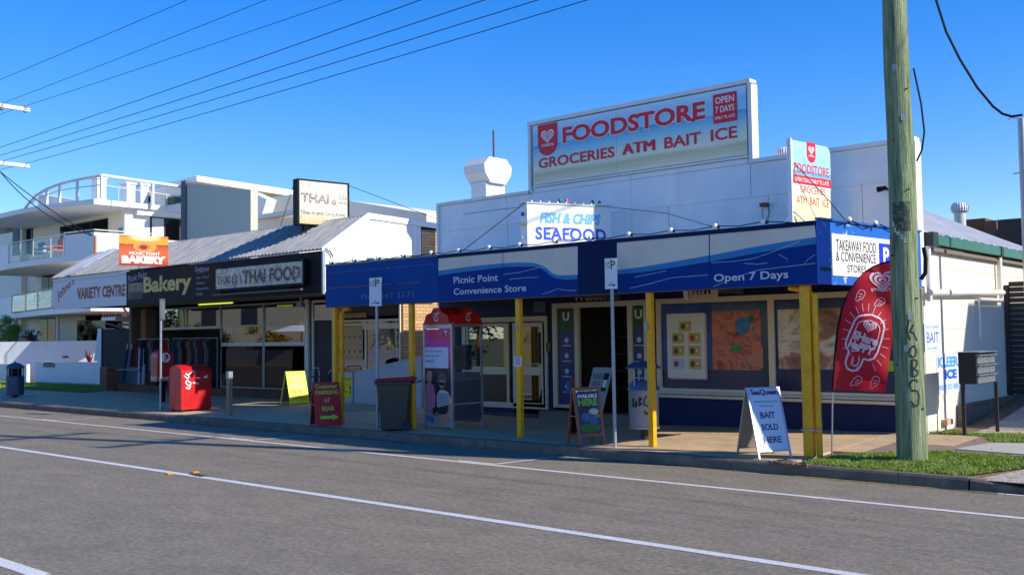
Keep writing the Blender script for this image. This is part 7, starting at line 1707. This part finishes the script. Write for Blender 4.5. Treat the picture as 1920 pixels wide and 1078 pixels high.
leaves((pb_.x-1.0, 22.6, 2.55), (1.3, .8, .85), 6000, .05, LF1, 'foliage', hd, 3); MB().cyl((pb_.x-1.0, 22.8, .3), (pb_.x-1.0, 22.8, 2.4), .06, n=6).build('trunk', WOOD, hd)
pb2 = PY(57, 634, 23.2); p1_ = thing('potted_plant', (pb2.x, 23.2, 1.9), 'dark leafy plant in a red pot on the ground floor terrace', 'plant'); leaves((pb2.x, 23.2, pb2.z+.05), (.75, .3, .28), 500, .07, LF2, 'foliage', p1_, 5)
MB().cyl((pb2.x, 23.2, 1.7), (pb2.x, 23.2, 2.25), .18, .24, 12).build('pot', M('terracotta', S(150,80,60), .8), p1_)
pb3 = PY(168, 668, 20.6); p3_ = thing('garden_plant', (pb3.x, 20.6, .3), 'red leaved cordyline between the white garden walls', 'plant')
for i in range(26):
    a_ = rnd.uniform(0, 6.28); l_ = rnd.uniform(.35, .75); t_ = Vector((math.cos(a_)*l_*.6, math.sin(a_)*l_*.3, l_)); c_ = Vector((pb3.x, 20.6, pb3.z-.4)); s_ = Vector((-math.sin(a_), math.cos(a_), 0))*.035
    MB().add([c_-s_, c_+s_, c_+t_*.6+s_, c_+t_*.6-s_, c_+t_], [(0, 1, 2, 3), (3, 2, 4)]).build('leaf', LF3, p3_, smooth=None)
MB().cyl((pb3.x, 20.6, .2), (pb3.x, 20.6, pb3.z-.35), .03, n=6).build('stem', WOOD, p3_)
# brown brick building at the right background
rb_ = thing('background_building', (-12, 42, 0), 'brown brick building with dark upper wall behind the metal roof at right', 'building')
BBK = M('background_brown', S(120,78,52), .8, var=.1); k = N('background_brick'); br_t = k.n('ShaderNodeTexBrick'); br_t.inputs['Scale'].default_value = 4; br_t.inputs['Color1'].default_value = S(196,146,92); br_t.inputs['Color2'].default_value = S(176,126,80); br_t.inputs['Mortar'].default_value = S(120,90,66); k.l(k.pos(), br_t.inputs[0]); BKT = k.set(br_t.outputs[0], .85)
pa_ = PY(1810, 411, 42); pb_2 = PY(1848, 411, 42); 
bx('dark_wall', (PY(1805, 411, 41.6).x, 41.6, 2), (PY(1847.5, 411, 41.6).x, 48, PY(1810, 412, 41.6).z), BBK, rb_); 
bx('brick_bay', (PY(1848, 420, 40.5).x, 40.5, 2), (PY(1869, 420, 40.5).x, 48, PY(1855, 414, 40.5).z), BKT, rb_)
bx('upper_wall', (PY(1870, 420, 39.5).x, 39.5, 2), (PY(2100, 420, 39.5).x, 48, PY(1890, 414, 39.5).z), M('dark_brown_cladding', S(74,60,48), .7, var=.1), rb_); bx('parapet_cap', (PY(1870, 420, 39.5).x, 39.45, PY(1890, 413.9, 39.5).z), (PY(2100, 420, 39.5).x, 39.8, PY(1890, 411, 39.5).z), DKG, rb_)
# neighbour across the driveway (casts the shade on the side wall)
nx = thing('neighbour_building', (4, 25, 0), 'brick neighbour building across the driveway, outside the right edge of the view', 'building')
bx('wall', (1.2, 21.9, 0), (11, 34, 6.6), BKT, nx); bx('roof', (.9, 21.6, 6.6), (11.3, 34.3, 6.8), DKG, nx)
# ================================================================ OVERHEAD LINES
XP = -36.0
lpz = thing('power_pole', (XP, 13.6, 0), 'far timber power pole whose crossarms reach in at the left edge', 'power pole')
arm1 = PX(62, 208, XP); arm2 = PX(62, 313, XP); a1l = PX(0, 203, XP)
yc = arm1.y-1.32
MB().tube([(XP, yc, -.1), (XP, yc, 6), (XP, yc, arm1.z+.3)], [.2, .17, .14], 14).build('pole', TIM, lpz, smooth=True)
for a_ in (arm1, arm2): bx('crossarm', (XP-.05, yc-1.15, a_.z-.07), (XP+.05, yc+1.2, a_.z+.07), GALV, lpz)
INS = M('porcelain', S(150,146,140), .3)
def insul(x, y, par=lpz): MB().lathe([(.04, 0), (.075, .03), (.045, .06), (.075, .10), (.045, .13), (.075, .17), (.04, .20), (.05, .24), (.015, .26)], (XP, y, x), 10).build('insulator', INS, par, smooth=True)
gwires = [('hv', (0, 148), (338, 0)), ('hv', (22, 187), (484, 0)), ('hv', (62, 194), (625, 0)), ('lv', (0, 275), (772, 0)), ('lv', (0, 291), (892, 0)), ('lv', (22, 297), (992, 0)), ('lv', (65, 302), (1085, 0))]
WM = M('wire_black', S(26,28,36), .5)
for i, (kind_, l_, r_) in enumerate(gwires):
    base = arm1 if kind_ == 'hv' else arm2; zc_ = base.z+(.30 if kind_ == 'hv' else .12)
    # height fixed by the crossarm: find where the line meets the arm
    j = i if kind_ == 'hv' else i-3; y_ = [yc-1.0, yc+.25, yc+1.05][j] if kind_ == 'hv' else [yc-1.0, yc-.45, yc+.35, yc+1.1][j]
    A = PY(*l_, y_); B_ = PY(*r_, y_); s_ = (B_.z-A.z)/(B_.x-A.x)
    P0w = Vector((XP, y_, A.z+s_*(XP-A.x))); P2 = Vector((PX0, y_, B_.z+s_*(PX0-B_.x)+.0)); 
    insul(P0w.z-(.24 if kind_ == 'hv' else .16), y_) if kind_ == 'hv' else MB().cyl((XP, y_, base.z+.06), (XP, y_, P0w.z+.02), .035, n=8).build('insulator', INS, lpz)
    wi = thing('overhead_wire', P0w, ['highest left overhead wire crossing the top left corner of the sky', 'second highest overhead wire, starting at the left insulator of the upper crossarm', 'third overhead wire, starting at the right insulator of the upper crossarm', 'fourth overhead wire down, running through open sky', 'fifth overhead wire down, close above the two lowest', 'second lowest overhead wire, starting left on the lower crossarm', 'lowest overhead wire, starting at the right end of the lower crossarm'][i], 'overhead wire', 'overhead wires along the street')
    path = [P0w+Vector((-30, 0, -s_*0+.6)), P0w]
    for t in (.1, .2, .3, .4, .5, .6, .7, .8, .9, 1.0): q_ = lerp(P0w, P2, t); q_.z -= .25*4*t*(1-t)*.35; path.append(q_)
    path.append(P2+Vector((30, 0, 1.0)))
    MB().tube(path, .0085 if kind_ == 'hv' else .0095, 5).build('wire', WM, wi, smooth=True)
# service drops from the left pole to the shop
ey = PY(176, 443, 15.3)
brk = thing('service_bracket', (ey.x, 15.3, 4.2), 'small orange painted bracket and post catching the service cables above the pale fascia', 'bracket')
MB().cyl((ey.x+.1, 15.3, PY(178, 476, 15.3).z), (ey.x+.1, 15.3, ey.z+.0), .045, n=8).build('post', M('orange_stub', S(196,110,76), .6), brk); bx('hook', (ey.x-.05, 15.25, ey.z), (ey.x+.1, 15.35, ey.z+.04), GALV, brk)
S0 = PX(0, 322, XP); 
for i, mid in enumerate(((60, 400), (95, 385))):
    sv = thing('service_cable', S0, ['thin striped service cable sagging lower towards the variety shop', 'thin black service cable running straighter towards the variety shop'][i], 'cable'); 
    m_ = PY(*mid, lerp(S0.y, 13.9, .5)); m_.x = lerp(S0.x, ey.x, .45); m_ = PX(*((75, 414) if i == 0 else (88, 395)), m_.x)
    pts = []
    for k_ in range(11): t = k_/10; pts.append(S0*(1-t)**2+m_*2*t*(1-t)*1.0+ey*t*t if False else lerp(lerp(S0, m_, t), lerp(m_, ey, t), t))
    MB().tube(pts, .016, 6).build('cable', WM, sv, smooth=True)
# ================================================================ ACROSS THE STREET (seen only in the shop windows)
ow_ = thing('boundary_wall', (-66, -8, 0), 'low grey wall across the street, mirrored in the bakery windows', 'wall'); bx('wall', (-100, -8.2, .1), (-46, -8, 1.25), RWM, ow_)
ob_ = thing('opposite_building', (-60, -12, 0), 'plain cream building across the street, mirrored in the bakery windows', 'building')
bx('wall', (-80, -20, 0), (-53, -12, 7.5), M('opposite_cream', S(206,190,158), .7), ob_)
for x_ in (-77, -71, -58): o = bx('window', (x_, -12.0, 3.2), (x_+2.2, -11.95, 5.2), WDK, ob_)
ob2 = thing('opposite_shop', (-36, -12, 0), 'cream brick shop across the street, mirrored in the fish shop windows', 'building')
bx('wall', (-41, -18, 0), (-33, -12, 3.4), BKT if False else M('opposite_brick', S(206,180,120), .8, var=.08), ob2); bx('roof', (-41.3, -18, 3.4), (-32.7, -11.7, 3.6), CHAR, ob2); bx('window', (-38.5, -11.98, .4), (-35, -11.95, 2.2), WDK, ob2)
ou = thing('market_umbrella', (-59, -9, 0), 'white market umbrella across the street, mirrored in the bakery window', 'umbrella')
MB().cyl((-59, -9, 0), (-59, -9, 3.2), .04, n=8).build('pole', WOOD, ou); MB().lathe([(2.3, 2.55), (.05, 3.2)], (-59, -9, 0), 8).build('canopy', WHITE, ou)
for i, (x_, y_, h_, r_) in enumerate(((-45, -14, 6, 2.6), (-29, -14, 6.5, 3), (-23, -15, 7, 3.2), (-16, -18, 4, 2.2), (-9, -19, 4, 2.2), (-2, -18, 4, 2.2), (-64, -10, 2.6, 1.6), (-72, -9.5, 3.2, 1.5), (-86, -13, 6, 3.4), (-93, -13, 6, 3.4), (-50, -13, 6, 2.6))):
    tt = thing('tree', (x_, y_, 0), ['tree across the street left of the small brick shop', 'tree across the street right of the small brick shop', 'second tree right of the small brick shop across the street', 'third tree in the row across the street', 'fourth tree in the row across the street', 'tree across the street directly behind the viewer', 'small ochre shrub before the cream building across the street', 'dark conifer before the cream building across the street', 'tree left of the cream building across the street', 'leftmost tree across the street', 'tree right of the cream building across the street'][i], 'tree')
    MB().cyl((x_, y_, 0), (x_, y_, h_*.6), .16, .1, 8).build('trunk', WOOD, tt); leaves((x_, y_, h_*.62), (r_, r_, h_*.36), 2200, .22, LFY if i == 6 else LF2, 'crown', tt, 20+i)
